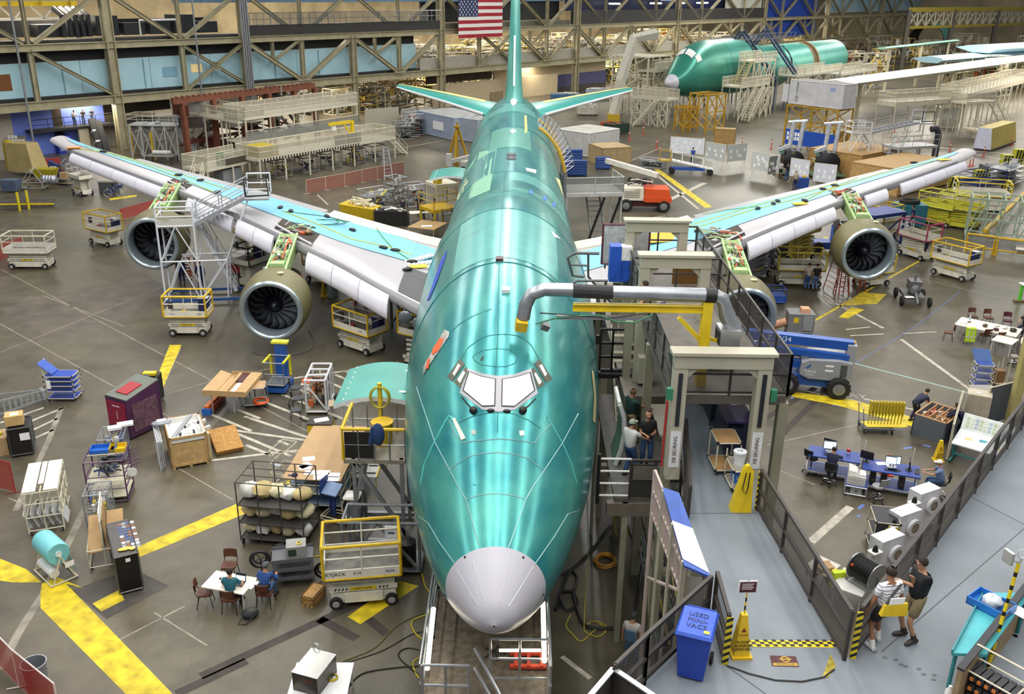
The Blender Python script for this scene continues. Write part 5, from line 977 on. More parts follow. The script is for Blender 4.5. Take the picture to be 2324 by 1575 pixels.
# hoses on the floor around the nose
def hose(label,pts,col,r=.02,nm='hose',cat='hose',z=None):
    t=thing(nm,label,cat,(0,0,0));P=[G(p[0],p[1],(p[2] if len(p)>2 else r)) for p in pts];Q=[]
    for i in range(len(P)-1):
        p0,p1,p2,p3=P[max(i-1,0)],P[i],P[i+1],P[min(i+2,len(P)-1)]
        for j in range(6):u=j/6;Q.append(.5*((2*p1)+(p2-p0)*u+(2*p0-5*p1+4*p2-p3)*u*u+(3*p1-p0-3*p2+p3)*u**3))
    Q.append(P[-1]);M().path(Q,r,5).obj(nm+'_run',mt(col,.5),t,60);return t
hose('black hose running from the steel box toward the nose',[(745,1520),(780,1500),(850,1470),(900,1420),(960,1390)],'#6a6840');hose('black cable looping at the bottom left of the nose platform',[(780,1575),(820,1530),(900,1515),(960,1510),(985,1490),(930,1470),(905,1490),(960,1540),(985,1560)],'#1c1c1c');hose('thin black cable crossing the floor left of the nose platform',[(745,1515),(860,1480),(935,1440),(985,1430)],'#1c1c1c',.014)
hose('yellow air hose lying in loops left of the nose',[(930,1250),(925,1290),(955,1300),(965,1330),(985,1360),(975,1390),(935,1410),(945,1440),(975,1460),(980,1480),(940,1500),(945,1530),(975,1560)],'#c4b02a',.02)
hose('yellow hose beside the cream lift',[(690,1300),(700,1270),(730,1262),(722,1290),(705,1298),(728,1285)],'#b8a228',.022);hose('grey hose lying on the floor in front of the inner engine',[(572,797),(590,804),(640,806),(700,795),(712,775),(700,748)],'#5a5c60',.025)
t=thing('traffic_cone','yellow floor cone under the inner engine pylon','cone',G(735,672));m=M();m.b(-.2,-.2,0,.2,.2,.04);m.lathe([(.16,.04),(.05,1.0),(.02,1.02)],n=4);m.obj('cone_body',mt('#d2b01e'),t)
# -- LEFT DOCK, CARGO DOORS, NOSE PLATFORM
def cargo_door(label,y0,y1,x0,x1,z,sg=-1):
    t=thing('cargo_door',label,'door');rows=[];
    for j in range(9):u=j/8;x=x0+(x1-x0)*u;rows.append([(x,y,z+.42*sin(PI*(.12+.72*u))-.2*u) for y in (y0,y0+(y1-y0)*.5,y1)])
    m=M();m.grid(rows);m.obj('door_skin',mt('#4a9d92',.4,.25,.1,1),t,60);m=M();r2=[[(x,y,zz-.16) for x,y,zz in r] for r in rows];m.grid(r2);m.grid([[r[0] for r in rows],[r[0] for r in r2]]);m.grid([[r[-1] for r in rows],[r[-1] for r in r2]]);m.grid([rows[-1],r2[-1]]);m.obj('door_frame',mt('#dfe3e6',.4,0,.1),t,60)
    m=M()
    for i in range(7):m.sph((rows[7][0][0],y0+(y1-y0)*(.06+.15*i),rows[7][0][2]),.04,6)
    for yy in (.2,.8):m.box((rows[1][0][0],y0+(y1-y0)*yy,rows[1][0][2]+.01),(.22,.14,.02))
    m.obj('latch_cover',mt('#e6ebea'),t);return t
cargo_door('green curved cargo door standing open on the photo left of the nose',28.3,31.4,-3.15,-5.75,4.25);cargo_door('green curved cargo door standing open on the far body behind the wing',67.4,70.9,-3.2,-6.1,4.2)
def dock(label,x0,x1,y0,y1,dz,rail='#d8b21a',nm='work_stand'):
    t=thing(nm,label,'work stand',(x0,y0,0));L,W=x1-x0,y1-y0;m=M();SM=mt('#8b8e90',.4,.4,.1)
    for x in (.3,L-.15):
        for y in (.1,W-.1):m.beam((x,y,0),(x,y,dz),.12,.12)
    for y in (.1,W-.1):m.beam((.3,y,dz-.1),(L,y,.3),.12,.12);m.beam((0,y,.15),(L,y,.15),.14,.14);m.beam((0,y,.15),(.6,y,dz-.2),.1,.1)
    m.obj('frame',SM,t);M().b(0,0,dz-.14,L,W,dz).obj('deck',mt('#8d877a',.6,0,.2),t);m=M()
    for y in (0,W):
        for x in (0,L/4,L/2,3*L/4,L):m.tube((x,y,dz),(x,y,dz+1.1),.03,5)
        m.tube((0,y,dz+.55),(L,y,dz+.55),.025,5)
    m.obj('guard_rail',STEEL,t);m=M();m.path([(0,0,dz),(0,0,dz+1.1),(L,0,dz+1.1)],.06,7);m.path([(0,0,dz+1.1),(0,W,dz+1.1)],.06,7);m.obj('yellow_padding',mt(rail,.5),t,50)
    m=M();m.b(.06,-.02,dz+.08,L*.5,.0,dz+1.0);m.obj('black_screen',BLK,t);return t
DK=dock('grey work stand with yellow rail at the cargo door beside the nose',-5.1,-3.1,26.3,28.2,3.25)
for lb,nm,x,y,r,h,c in (('yellow plastic drum on the stand at the near cargo door','drum',1.1,1.2,.36,.8,'#cda61c'),('white plastic lid stack with red band on the near work stand','bucket',.75,.4,.28,.5,'#dcdcd8'),('small red-and-white tub on the near work stand','tub',.3,.4,.12,.25,'#d9d4d0')):
    q=thing(nm,lb,nm,DK.location+V((x,y,3.25)));m=M();m.lathe([(r*.88,0),(r,h*.95),(r*1.04,h),(.02,h)],n=18);m.obj(nm+'_body',mt(c,.45),q,50)
    if nm=='tub':M().lathe([(r*1.0,h*.5),(r*1.03,h*.8)],n=16,cap=False).obj('red_band',RED,q)
t=thing('hose_reel','yellow hose coil hanging on the post under the near cargo door','hose',DK.location+V((.95,1.85,4.6)));M().path([(.3*cos(a)*(1+.05*(i//16)),.03*(i//16),.38*sin(a)) for i,a in enumerate([2*PI*i/16 for i in range(64)])],.03,5).obj('coil',mt('#a8a034'),t,60);M().tube((0,.1,-1.3),(0,.1,.5),.08,6).obj('yellow_post',YEL,t)
q=thing('blue_jacket','blue jacket hanging over the yellow rail of the near work stand','jacket',DK.location+V((1.15,-.05,4.4)));m=M();m.sph((0,0,-.2),(.22,.09,.4),10);m.path([(-.15,0,.05),(-.25,-.05,-.5)],.07,6);m.obj('cloth',mt('#27406e',.8),q,60)
# generator frame with hose reels under the stand
t=thing('power_unit','steel framed power unit with red hose reel and electric box below the near cargo door','machine',(-4.95,24.7,0));m=M();m.frame(0,0,.15,2.4,1.1,1.9,.05,0,6);m.beam((0,0,.15),(1.1,0,1.9),.1,.08);m.beam((1.1,0,1.9),(2.3,0,.3),.1,.08);m.b(0,0,.1,2.4,1.1,.2);m.obj('frame',mt('#83878b',.4,.5),t);m=M();m.lathe([(.12,0),(.34,0),(.34,.06),(.15,.06),(.15,.3),(.34,.3),(.34,.36),(.12,.36)],(1.0,.1,.5),'y',18);m.obj('reel',STEEL,t,40);M().lathe([(.16,.07),(.28,.07),(.28,.29),(.16,.29)],(1.0,.1,.5),'y',18).obj('red_hose',RED,t,40);M().b(1.35,-.12,1.0,1.75,.0,1.85).obj('electric_box',mt('#d5d8d9',.4),t);M().b(1.45,-.125,1.6,1.65,-.12,1.66).obj('box_label',mt('#27506a'),t);m=M();wheel(m,(.35,.5,.5),.5,.35,'x');m.obj('tire',RUB,t,40);M().lathe([(.1,.2),(.3,.25),(.3,1.0),(.1,1.1)],(1.95,.4,0),'z',14).obj('black_tank',BLK,t)
t=thing('floor_boards','white and yellow floor panels leaning below the near work stand','panels',G(792,1112));m=M();
for i,x in enumerate((0,.55)):
    m.hexa([(x,0,.5),(x+.5,0,.5),(x+.75,1.6,1.2),(x+.25,1.6,1.2),(x,0,.56),(x+.5,0,.56),(x+.75,1.6,1.26),(x+.25,1.6,1.26)])
    for e in (0,.5):m.beam((x+e,0,.55),(x+e+.25,1.6,1.25),.05,.07,1)
    for k in range(5):u=.1+.2*k;m.box((x+.25+.25*u,1.6*u,.58+.7*u),(.35,.05,.02),0,2)
for x in (.05,1.0):m.tube((x,.1,0),(x,.1,.55),.02,5,1);m.tube((x+.2,1.5,0),(x+.2,1.5,1.2),.02,5,1)
m.obj('panel',[mt('#d9d9d6'),YEL,BLK],t)
t=table('small wooden side table with a black bag at the photo left of the yellow drum',(748,968),(782,966),.6,.95,top='#a9977c');q=thing('black_bag','black bag on the small wooden side table','bag',loc(t,.45,.3,.95),0);M().sph((0,0,.2),(.22,.2,.24),10).obj('bag_body',BLK,q,60)
# platform under the nose
z=2.6;P=[G(968,1600,z),G(1258,1600,z),G(1258,1365,z),G(985,1365,z)];x0,x1=-1.62,1.25;y0,y1=15.2,20.6
t=thing('nose_platform','metal work platform with lit tubes under the nose cone','work platform');M().b(x0,y0+1.0,z-.12,x1,y1,z).obj('deck',mt('#6d6256',.5,.3,.35,6),t);m=M()
for x in (x0+.06,x1-.06):
    for y in (y0+1.1,18.5,y1-.1):m.beam((x,y,0),(x,y,z),.12,.12)
    m.beam((x,y0+1.1,z-.2),(x,18.5,.3),.1,.1)
m.beam((x0,y0+1.1,z-.2),(x1,y0+1.1,z-.2),.14,.2);m.obj('frame',STEEL,t);m=M()
for x in (x0,x1):
    for y in (16.3,17.6,19,20.4):m.tube((x,y,z),(x,y,z+1.1),.03,6)
    for zz in (z+.15,z+.55,z+1.1):m.tube((x,16.2,zz),(x,20.5,zz),.03,6)
for xa,xb,yy,zz in ((x0+.05,-.55,16.2,1.1),(-.1,x1,17.1,1.1)):
    for h in (.0,.55,1.1):m.tube((xa,yy,z+h),(xb,yy,z+h),.032,6)
    for k in range(3):m.tube((xa+(xb-xa)*k/2,yy,z),(xa+(xb-xa)*k/2,yy,z+1.1),.032,6)
m.obj('guard_rail',mt('#a5a8ab',.3,.7),t,50);m=M();m.path([(-.45,16.9,z+1.0),(.1,16.0,z+.6),(.9,14.6,z-.5)],.04,6);m.path([(-.45,16.9,z+.45),(.1,16.0,z+.05),(.9,14.6,z-1.05)],.04,6);m.tube((.1,16.0,z+.6),(.1,16.0,z-.2),.035,6)
for k in range(9):m.box((-.15+.0*k,16.2-.2*k,z-.25*(k+1)),(.8,.26,.03))
m.obj('stair',mt('#a5a8ab',.3,.7),t,50);m=M();m.b(.62,16.16,z-.42,1.0,16.18,z-.05);ss=m.obj('warning_sign',mt('#e0c01e',.5,0,.05),t);m=M();m.b(.62,16.15,z-.15,1.0,16.16,z-.05);m.obj('sign_band',BLK,ss);text('CAUTION',.06,YEL,ss,(.81,16.145,z-.1),(PI/2,0,0));text('USE CAUTION\nON STAIRS',.045,BLK,ss,(.81,16.15,z-.28),(PI/2,0,0));M().b(1.0,16.14,z-.45,1.22,16.16,z-.08).obj('white_card',PAPER,t)
for x,y0_, in ((x0+.12,16.6),(x1-.12,16.9)):
    q=M().tube((x,y0_,z+.65),(x,y0_+1.7,z+1.0),.055,8).obj('light_tube',LAMP,t)
M().tube((.1,17.2,z+.7),(1.05,17.2,z+.72),.035,8).obj('light_tube',LAMP,t)
q=thing('red_ladder','orange-red ladder section lying on the nose platform','ladder',(0.35,17.35,z));m=M()
for yy in (0,.45):m.b(0,yy,.05,.85,yy+.1,.12)
for k in range(3):m.b(.1+.3*k,0,.12,.18+.3*k,.55,.15)
m.obj('ladder_rails',mt('#c4442e'),q)
q=thing('swivel_stool','stool base lying on the nose platform','stool',(-.02,17.9,z));m=M()
for a in range(5):m.tube((0,0,.1),(.25*cos(a*1.257),.25*sin(a*1.257),.06),.02,5);m.sph((.25*cos(a*1.257),.25*sin(a*1.257),.04),.03,6)
m.obj('star_base',BLK,q)
# -- RIGHT: grey walkway deck
DZ=6.0;DECKM=mt('#777f86',.45,0,.14,.8);RAILM=mt('#3d3834',.45,.2,.1);SCR=net('#4b4742',.05,.42);BEIGEP=mt('#a7a390',.5,0,.1,1);HAZ=mt('#dcc220')
deck_px=[(1535,880),(1690,880),(1716,1155),(1915,1497),(1942,1480),(2010,1385),(2345,930),(2700,920),(2350,1560),(2250,1900),(1300,1800),(1395,1580),(1612,1405),(1614,1330),(1560,1190)]
deck=thing('walkway','raised grey walkway with dark railings beside the nose','walkway');dp=[G(x,y,DZ) for x,y in deck_px]
M().slab([p-V((0,0,.02)) for p in dp],(0,0,-.28)).obj('deck_edge',mt('#55524c'),deck);M().poly([p for p in dp]).obj('deck',DECKM,deck)
for a,b in (((1552,1165),(1718,1165)),((2000,1480),(2324,1200)),((2150,1100),(2324,1190)),((1640,1505),(1800,1620))):
    p,q=G(*a,DZ),G(*b,DZ);d=(q-p).normalized();n=V((-d.y,d.x,0))*.012;o=V((0,0,.003));M().poly([p-n+o,q-n+o,q+n+o,p+n+o]).obj('deck_joint',mt('#4a5055',.6,0,0),deck)
m=M();m.path([G(1650,1512,DZ)+V((0,0,.01))]+[G(x,y,DZ)+V((0,0,.01)) for x,y in ((1700,1530),(1760,1545),(1820,1548),(1870,1538),(1893,1520))],.018,5);m.obj('curved_seam',mt('#2a2a2a',.6,0,0),deck)
def onfloor(name,pix,mat,par=deck,z=DZ,e=.006):return M().poly([G(*p,z)+V((0,0,e)) for p in pix]).obj(name,mat,par)
onfloor('hazard_base',[(1645,1452),(1893,1455),(1893,1470),(1645,1468)],HAZ)
m=M()
for i in range(26):
    for j in range(3):
        if (i+j)%2:x=1645+248*i/26;w_=248/26;m.poly([G(x+j*2,1452+5.3*j,DZ)+V((0,0,.009)),G(x+w_+j*2,1452+5.3*j,DZ)+V((0,0,.009)),G(x+w_+3+j*2,1457.3+5.3*j,DZ)+V((0,0,.009)),G(x+3+j*2,1457.3+5.3*j,DZ)+V((0,0,.009))])
m.obj('hazard_stripe',BLK,deck);om=onfloor('floor_mat',[(1747,1488),(1806,1490),(1814,1514),(1752,1512)],mt('#4a2026',.6));onfloor('mat_band',[(1754,1505),(1808,1505),(1812,1512),(1755,1511)],mt('#b09038',.6),om,DZ,.009);c_=G(1782,1497,DZ);M().lathe([(.055,.01),(.085,.01)],c_,'z',20,0,False).obj('mat_emblem',mt('#b09038',.6),om);m=M();m.b(c_.x-.11,c_.y-.018,DZ+.009,c_.x+.11,c_.y+.018,DZ+.012);m.obj('mat_emblem_bar',mt('#b09038',.6),om);text('F.O.D. CRITICAL AREA',.033,mt('#3a1c1e',.6),om,G(1783,1508,DZ)+V((0,0,.011)),(0,0,0))
onfloor('hazard_patch',[(1885,1485),(1897,1512),(1880,1538),(1866,1538)],mt('#a8982c',.6,0,.5,8))
for q in ((2008,1492),(2032,1497),(2045,1508),(2055,1512),(2085,1518),(2096,1530),(2120,1532),(2118,1542),(1985,1480)):onfloor('wet_footprint',[(q[0]-6,q[1]-2),(q[0]+4,q[1]-2),(q[0]+7,q[1]+2),(q[0]-3,q[1]+3)],mt('#555c63',.3,0,0))
def rail(name,pix,H=1.1,n=5,par=deck,z=DZ,screen=True,r=.045,kick=True):
    P=[G(*p,z) for p in pix];m=M();s=M()
    for p,q in zip(P,P[1:]):
        L=(q-p).length;k=max(1,round(L/1.6));u=V((0,0,1))
        for i in range(k+1):a=p+(q-p)*i/k;m.beam(a,a+u*H,.07,.07)
        for h in (.12,H*.52,H-.02):m.beam(p+u*h,q+u*h,.07,.07 if h>.2 else .1)
        d=(q-p).normalized();nn=V((-d.y,d.x,0))*.006;s.hexa([p-nn+u*.12,q-nn+u*.12,q+nn+u*.12,p+nn+u*.12,p-nn+u*(H-.05),q-nn+u*(H-.05),q+nn+u*(H-.05),p+nn+u*(H-.05)])
    o=m.obj(name,RAILM,par)
    if screen:s.obj('rail_screen',SCR,o)
    return o
rail('railing',[(1718,1158),(1915,1497)]);rail('railing',[(1938,1488),(2010,1390),(2345,935)]);rail('railing',[(1390,1625),(1461,1552),(1603,1415)]);rail('railing',[(1617,1405),(1642,1505)]);rail('railing',[(1552,1020),(1560,1180)],.9,screen=False)
for q,w_ in (((1643,1503),.12),((1932,1490),.14),((1716,1155),.12)):
    p=G(*q,DZ);m=M();m.b(p.x-.06,p.y-.07,DZ,p.x+.06,p.y-.055,DZ+1.05);hb=m.obj('hazard_post',HAZ,deck);m=M()
    for k in range(7):zz=DZ+.03+k*.15;m.poly([(p.x-.06,p.y-.073,zz),(p.x+.06,p.y-.073,zz+.06),(p.x+.06,p.y-.073,zz+.13),(p.x-.06,p.y-.073,zz+.07)])
    m.obj('hazard_stripe',BLK,hb)
m=M()
for q in ((1550,900),(1680,900),(1565,1170),(1705,1160),(1640,1420),(1900,1470),(1470,1570),(2050,1400),(2330,960),(2150,1200),(2400,1300)):p=G(*q,DZ);m.beam((p.x,p.y,0),(p.x,p.y,DZ-.2),.22,.22)
m.obj('support_column',BEIGEP,deck)
# sloped blue board and pale slatted fence on the walkway's edge
zt=6.95;Q=[G(1503,1105,zt),G(1541,1118,zt+.15),G(1612,1308,zt+.15),G(1553,1283,zt)]
t=thing('blue_board','long sloped blue board with a white poster on the walkway edge','board');M().slab(Q,(0,0,-.05)).obj('board_panel',mt('#1c4aa0',.35),t);a=.47
M().slab([Q[0]+(Q[3]-Q[0])*a+V((0,0,.01)),Q[1]+(Q[2]-Q[1])*a+V((0,0,.01)),Q[1]+(Q[2]-Q[1])*.97+V((0,0,.01)),Q[0]+(Q[3]-Q[0])*.93+V((0,0,.01))],(0,0,.004)).obj('poster',mt('#dadde0',.5,0,.06,20),t)
m=M()
for u in (.05,.5,.95):p=Q[0]+(Q[3]-Q[0])*u;m.tube(p,(p.x,p.y,0),.04,6);p=Q[1]+(Q[2]-Q[1])*u;m.tube(p-V((0,0,.05)),(p.x,p.y,DZ),.03,6)
m.obj('leg',BEIGEP,t)
t=thing('slatted_fence','pale slatted fence panel hanging along the walkway edge','fence');m=M();pa,pb=G(1487,1068,6.9),G(1556,1240,6.9);u=V((0,0,1))
for i in range(15):p=pa+(pb-pa)*i/14;m.beam(p,p-u*1.15,.06,.03)
for h in (0,.55,1.15):m.beam(pa-u*h,pb-u*h,.05,.06)
m.obj('slat_panel',mt('#b9a9a2'),t);m=M();m.tube(pa,(pa.x,pa.y,0),.05,6);m.tube(pb,(pb.x,pb.y,0),.05,6);m.tube(pb-u*1.1,pa-u*3,.04,5);m.obj('post',mt('#b9a9a2'),t)
# cable tray running below the walkway edge
t=thing('cable_tray','long ladder tray packed with black cables below the walkway','cable tray');pa,pb=G(1470,1180,.9),G(1530,1470,.9);d=(pb-pa).normalized();n=V((-d.y,d.x,0));m=M()
for s in (-.45,.45):m.beam(pa+n*s,pb+n*s,.05,.12)
for i in range(14):p=pa+(pb-pa)*i/13;m.beam(p-n*.45,p+n*.45,.04,.04)
for i in (0,6,13):p=pa+(pb-pa)*i/13;m.tube(p-n*.4,V((p.x,p.y,0))-n*.4,.03,5);m.tube(p+n*.4,V((p.x,p.y,0))+n*.4,.03,5)
m.obj('tray_frame',STEEL,t);m=[M(),M(),M()];R=random.Random(5)
for i in range(16):s=-.38+i*.05;m[0 if i%5 else 1+(i//5)%2].path([pa+n*s+V((0,0,.08+R.random()*.08)),pa+(pb-pa)*.3+n*(s+.05*R.random())+V((0,0,.1)),pa+(pb-pa)*.6+n*(s-.05*R.random())+V((0,0,.08)),pb+n*s+V((0,0,.08))],.025,5)
for k,c in enumerate(('#161616','#2a6a44','#b39a2a')):m[k].obj('cable',mt(c,.5),t)
hose('thick black hose winding from the nose across the floor on the photo right',[(1250,1310),(1300,1290),(1350,1240),(1385,1195),(1420,1190),(1440,1225),(1470,1225),(1460,1270),(1440,1400)],'#1b1b1b',.05)
hose('thick black hose looping beside the nose platform',[(1260,1385),(1290,1300),(1310,1310),(1300,1340),(1270,1345),(1285,1385),(1310,1370),(1300,1345),(1320,1410),(1350,1425),(1395,1425)],'#1b1b1b',.055)
t=coil('orange and yellow hose coil on the floor between nose and walkway',G(1373,1277),.33,'#c98f2a',6,.03);hose('yellow air hose tangle on the floor near the man in overalls',[(1295,1395),(1285,1420),(1300,1440),(1320,1455),(1350,1430),(1375,1420),(1345,1410),(1325,1430),(1355,1445),(1375,1430),(1360,1415)],'#b8ab3a',.02)
hose('thin grey line hanging by the nose to the floor',[(1332,1110,5.0),(1335,1250,2.5),(1340,1420)],'#8a8a80',.012);hose('yellow line hanging by the nose to the floor',[(1336,1240,2.5),(1330,1330,1.0),(1325,1430)],'#b8ab3a',.014)
for px,w_ in ((1398,'nearest the fuselage'),(1412,'in the middle'),(1425,'farthest from the fuselage')):hose('yellow cord hanging below the door platform, '+w_,[(px,1140,4.4),(px-4,1180,3.4),(px+2,1215,2.4)],'#c9b22a',.015,'hanging_cord','cord')
mo=person('man in grey-blue overalls walking on the floor below the railing',G(1428,1512),-.4,shirt='#b4b0aa',pants='#4a6688',hair='#2a2422',cap='#2c3038',feet=(V((-.1,-.15,.07)),V((.1,.2,.07))))
m=M();m.b(-.15,.13,1.0,.15,.17,1.35);m.b(-.15,-.17,1.0,.15,-.13,1.3);m.obj('overall_bib',mt('#4a6688',.8),mo)
# wheelie bin, sign cone, men on the walkway
p=G(1572,1520,DZ);t=thing('wheelie_bin','blue wheelie bin with hand lettering on its lid against the railing','bin',p,.35);BB=mt('#1d3fa6',.4,0,.08);m=M();m.hexa([(-.23,-.3,.05),(.23,-.3,.05),(.23,.22,.12),(-.23,.22,.12),(-.3,-.36,1.0),(.3,-.36,1.0),(.3,.36,1.0),(-.3,.36,1.0)]);m.b(-.31,-.37,.93,.31,.37,1.0);m.obj('bin_body',BB,t);m=M();m.hexa([(-.33,-.4,1.0),(.33,-.4,1.0),(.33,.4,1.02),(-.33,.4,1.02),(-.29,-.36,1.05),(.29,-.36,1.05),(.29,.34,1.1),(-.29,.34,1.1)]);lid=m.obj('lid',mt('#2f52b8',.4),t)
text('USED\nMINI-\nVACS',.15,mt('#1a2450',.5,0,0),lid,(0,0,1.083),(.07,0,0));M().box((.2,-.25,1.066),(.1,.08,.006)).obj('yellow_sticker',mt('#e0c04a'),lid)
for s in (-1,1):m=M();wheel(m,(s*.28,.3,.12),.12,.06,'x');m.obj('wheel',RUB,t,40)
M().path([(-.25,.36,1.0),(-.25,.46,1.02),(.25,.46,1.02),(.25,.36,1.0)],.02,5).obj('handle',BB,t);t.rotation_euler.z=-.35
def signcone(label,p,tall=True,rz=0):
    t=thing('sign_cone',label,'cone',p,rz);CY=mt('#d9b41c',.45);m=M();m.b(-.19,-.19,0,.19,.19,.05);m.hexa([(-.15,-.15,.05),(.15,-.15,.05),(.15,.15,.05),(-.15,.15,.05),(-.055,-.055,.9),(.055,-.055,.9),(.055,.055,.9),(-.055,.055,.9)]);c=m.obj('cone_body',CY,t);text('FLOOR\nBOARDS\nREMOVED',.075,BLK,c,(0,-.133,.28),(PI/2-.11,0,0));text('CAUTION',.04,mt('#7a2418'),c,(0,-.105,.5),(PI/2-.11,0,0));m=M();m.poly([(-.05,-.098,.56),(.05,-.098,.56),(0,-.088,.65)]);m.obj('warning_triangle',mt('#7a2418'),c)
    if tall:
        m=M()
        for k in range(8):m.tube((0,0,.9+k*.09),(0,0,.99+k*.09),.017,6,k%2)
        m.obj('striped_pole',[YEL,BLK],t);m=M();m.b(-.17,-.02,1.36,.17,0,1.62);s=m.obj('sign_card',mt('#e3e0e0'),t);M().b(-.15,-.023,1.38,.15,-.02,1.6).obj('dark_face',mt('#4a1c20'),s);m=M()
        for k in range(4):m.b(-.11,-.025,1.55-.035*k,.11-.03*(k%2),-.023,1.565-.035*k)
        m.obj('text_line',mt('#d8c8c8'),s)
    return t
signcone('yellow floor-boards-removed cone with striped pole and dark card on the walkway',G(1678,1483,DZ),True,.05)
def stripes():
    m=mt('#e2e2e4',.8,0,0);m2=m.copy();m2.name='striped_cloth';nt=m2.node_tree;b=nt.nodes['Principled BSDF'];tc=nt.nodes.new('ShaderNodeTexCoord');sx=nt.nodes.new('ShaderNodeSeparateXYZ');mm=nt.nodes.new('ShaderNodeMath');mm.operation='MULTIPLY';mm.inputs[1].default_value=14;fr=nt.nodes.new('ShaderNodeMath');fr.operation='FRACT';r=nt.nodes.new('ShaderNodeValToRGB');r.color_ramp.interpolation='CONSTANT';r.color_ramp.elements[0].color=srgb('#55607c');r.color_ramp.elements[1].position=.2;r.color_ramp.elements[1].color=srgb('#e4e4e6')
    L=nt.links.new;L(tc.outputs['Object'],sx.inputs[0]);L(sx.outputs['Z'],mm.inputs[0]);L(mm.outputs[0],fr.inputs[0]);L(fr.outputs[0],r.inputs[0]);L(r.outputs[0],b.inputs['Base Color']);return m2
sm_=person('man in white striped polo and black shorts walking away with a yellow bag',G(1993,1474,DZ),.25,shirt='#e2e2e4',pants='#1f1b1a',shoes='#d8d8d8',shorts=True,det=True,skin=SKIND,hair='#241a14',bald=True,stripe=stripes(),hands=(V((-.3,.1,.82)),V((.3,.0,.8))),feet=(V((-.12,.02,.07)),V((.12,.22,.1))),h=1.8)
t=thing('shoulder_bag','yellow shoulder bag holding white papers on the striped man\'s back','bag',sm_.location+V((0,0,1.02)),.25);m=M();m.hexa([(-.3,-.27,-.02),(.26,-.27,-.1),(.26,-.18,-.1),(-.3,-.18,-.02),(-.24,-.25,.2),(.24,-.25,.16),(.24,-.2,.16),(-.24,-.2,.2)]);m.obj('bag_body',mt('#d9b822',.6),t);M().box((0,-.24,.2),(.3,.02,.22),0,0,0,.1).obj('papers',PAPER,t);M().path([(-.2,-.22,.2),(-.02,-.16,.38),(.16,-.08,.46),(.18,.1,.42),(.1,.19,.2)],.028,5).obj('strap',DGREY,t,50)
bm2=person('man in black t-shirt and khaki shorts standing with crossed arms on the walkway',G(2062,1450,DZ),PI/2+.25,shirt='#14161c',pants='#7c6f52',shoes='#3a332c',shorts=True,det=True,hair='#231812',hands=(V((.12,.26,1.2)),V((-.05,.22,1.38))),h=1.84,headturn=.2)
m=M();m.path([(-.09,.1,1.66),(-.06,.135,1.66),(.06,.135,1.66),(.09,.1,1.66)],.008,5);m.obj('glasses',mt('#5a2a28',.4),bm2);M().box((.235,.0,1.33),(.01,.12,.09)).obj('sleeve_badge',mt('#c8d4dc'),bm2)
# turquoise bench with tray, striped light pole, tool rack, wooden wall
t=thing('turquoise_bench','turquoise steel bench top along the wooden barrier','bench');zb=DZ+.85;Q=[G(2160,1482,zb),G(2238,1485,zb),G(2340,1345,zb),G(2232,1345,zb)];M().slab(Q,(0,0,-.06)).obj('bench_top',mt('#46a5ae',.4),t);m=M()
for q in Q:c=(Q[0]+Q[2])/2;p=q+(c-q)*.12;m.tube(p-V((0,0,.06)),(p.x,p.y,DZ),.04,6)
m.obj('leg',mt('#2f8088',.45),t);M().beam(Q[0]+V((0,0,.03)),Q[3]+V((0,0,.03)),.03,.08).obj('bench_lip',mt('#2f8088',.45),t)
p=G(2248,1378,zb);q=thing('blue_tray','blue plastic tray with a clear bag on the turquoise bench','tray',p,-.9);m=M();m.b(-.35,-.25,0,.35,.25,.02)
for a in ((-.35,-.25,.35,-.23),(-.35,.23,.35,.25),(-.35,-.25,-.33,.25),(.33,-.25,.35,.25)):m.b(a[0],a[1],0,a[2],a[3],.16)
m.obj('tray_body',mt('#2a74c8',.4),q);q2=thing('plastic_bag','crumpled clear plastic bag of parts in the blue tray','bag',p+V((0,0,.025)),.3);m=M();R=random.Random(2);m.grid([[((.2*sin(PI*j/6))*cos(a)*R.uniform(.8,1.2),(.17*sin(PI*j/6))*sin(a)*R.uniform(.8,1.2),max(0,.11+.12*cos(PI*j/6)*R.uniform(.8,1.2))) for a in [2*PI*n/11 for n in range(11)]] for j in range(7)],closed=True);m.obj('bag_body',mt('#c9d2d8',.25,0,.2,9),q2,60)
q=thing('paper_sheet','white sheet on the turquoise bench beside the tray','paper',G(2308,1385,zb),.6);M().b(-.15,-.2,0,.15,.2,.008).obj('sheet',PAPER,q)
pb=AY(2250,1468,12.9);pt=pb+V((.22,.1,2.05));t=thing('light_pole','yellow and black striped pole with a work light on top','light');b0=G(2252,1470,DZ+.6);b0=V((b0.x,b0.y,DZ));tp=V((b0.x+.32,b0.y+.35,DZ+2.15));m=M()
for k in range(26):a,b=b0+(tp-b0)*k/26,b0+(tp-b0)*(k+1)/26;m.tube(a,b,.032,8,1 if k%3==2 else 0)
m.obj('striped_pole',[mt('#e0c81e'),BLK],t);m=M();m.box(tp+V((-.22,-.02,.14)),(.06,.2,.24),.3);m.tube(tp+V((-.2,0,.1)),tp+V((0,0,.02)),.02,5);m.path([tp+V((.03+.09*cos(a),0,.2+.09*sin(a))) for a in [2*PI*i/14 for i in range(14)]],.008,5,0,True);m.tube(tp,tp+V((.03,0,.12)),.025,6);m.obj('work_light',mt('#c4c4c0',.35,.4),t)
t=thing('wooden_barrier','wooden barrier with dark top running along the bench','barrier');Q=[G(2150,1620,DZ),G(2400,1290,DZ)];d=(Q[1]-Q[0]).normalized();n=V((d.y,-d.x,0));M().slab([Q[0],Q[1],Q[1]+V((0,0,.95)),Q[0]+V((0,0,.95))],n*.08).obj('plank_wall',mt('#8f7a58',.6,0,.2,3),t);m=M();m.beam(Q[0]+n*.04+V((0,0,.97)),Q[1]+n*.04+V((0,0,.97)),.12,.05);m.obj('dark_cap',mt('#23252a',.4),t);m=M()
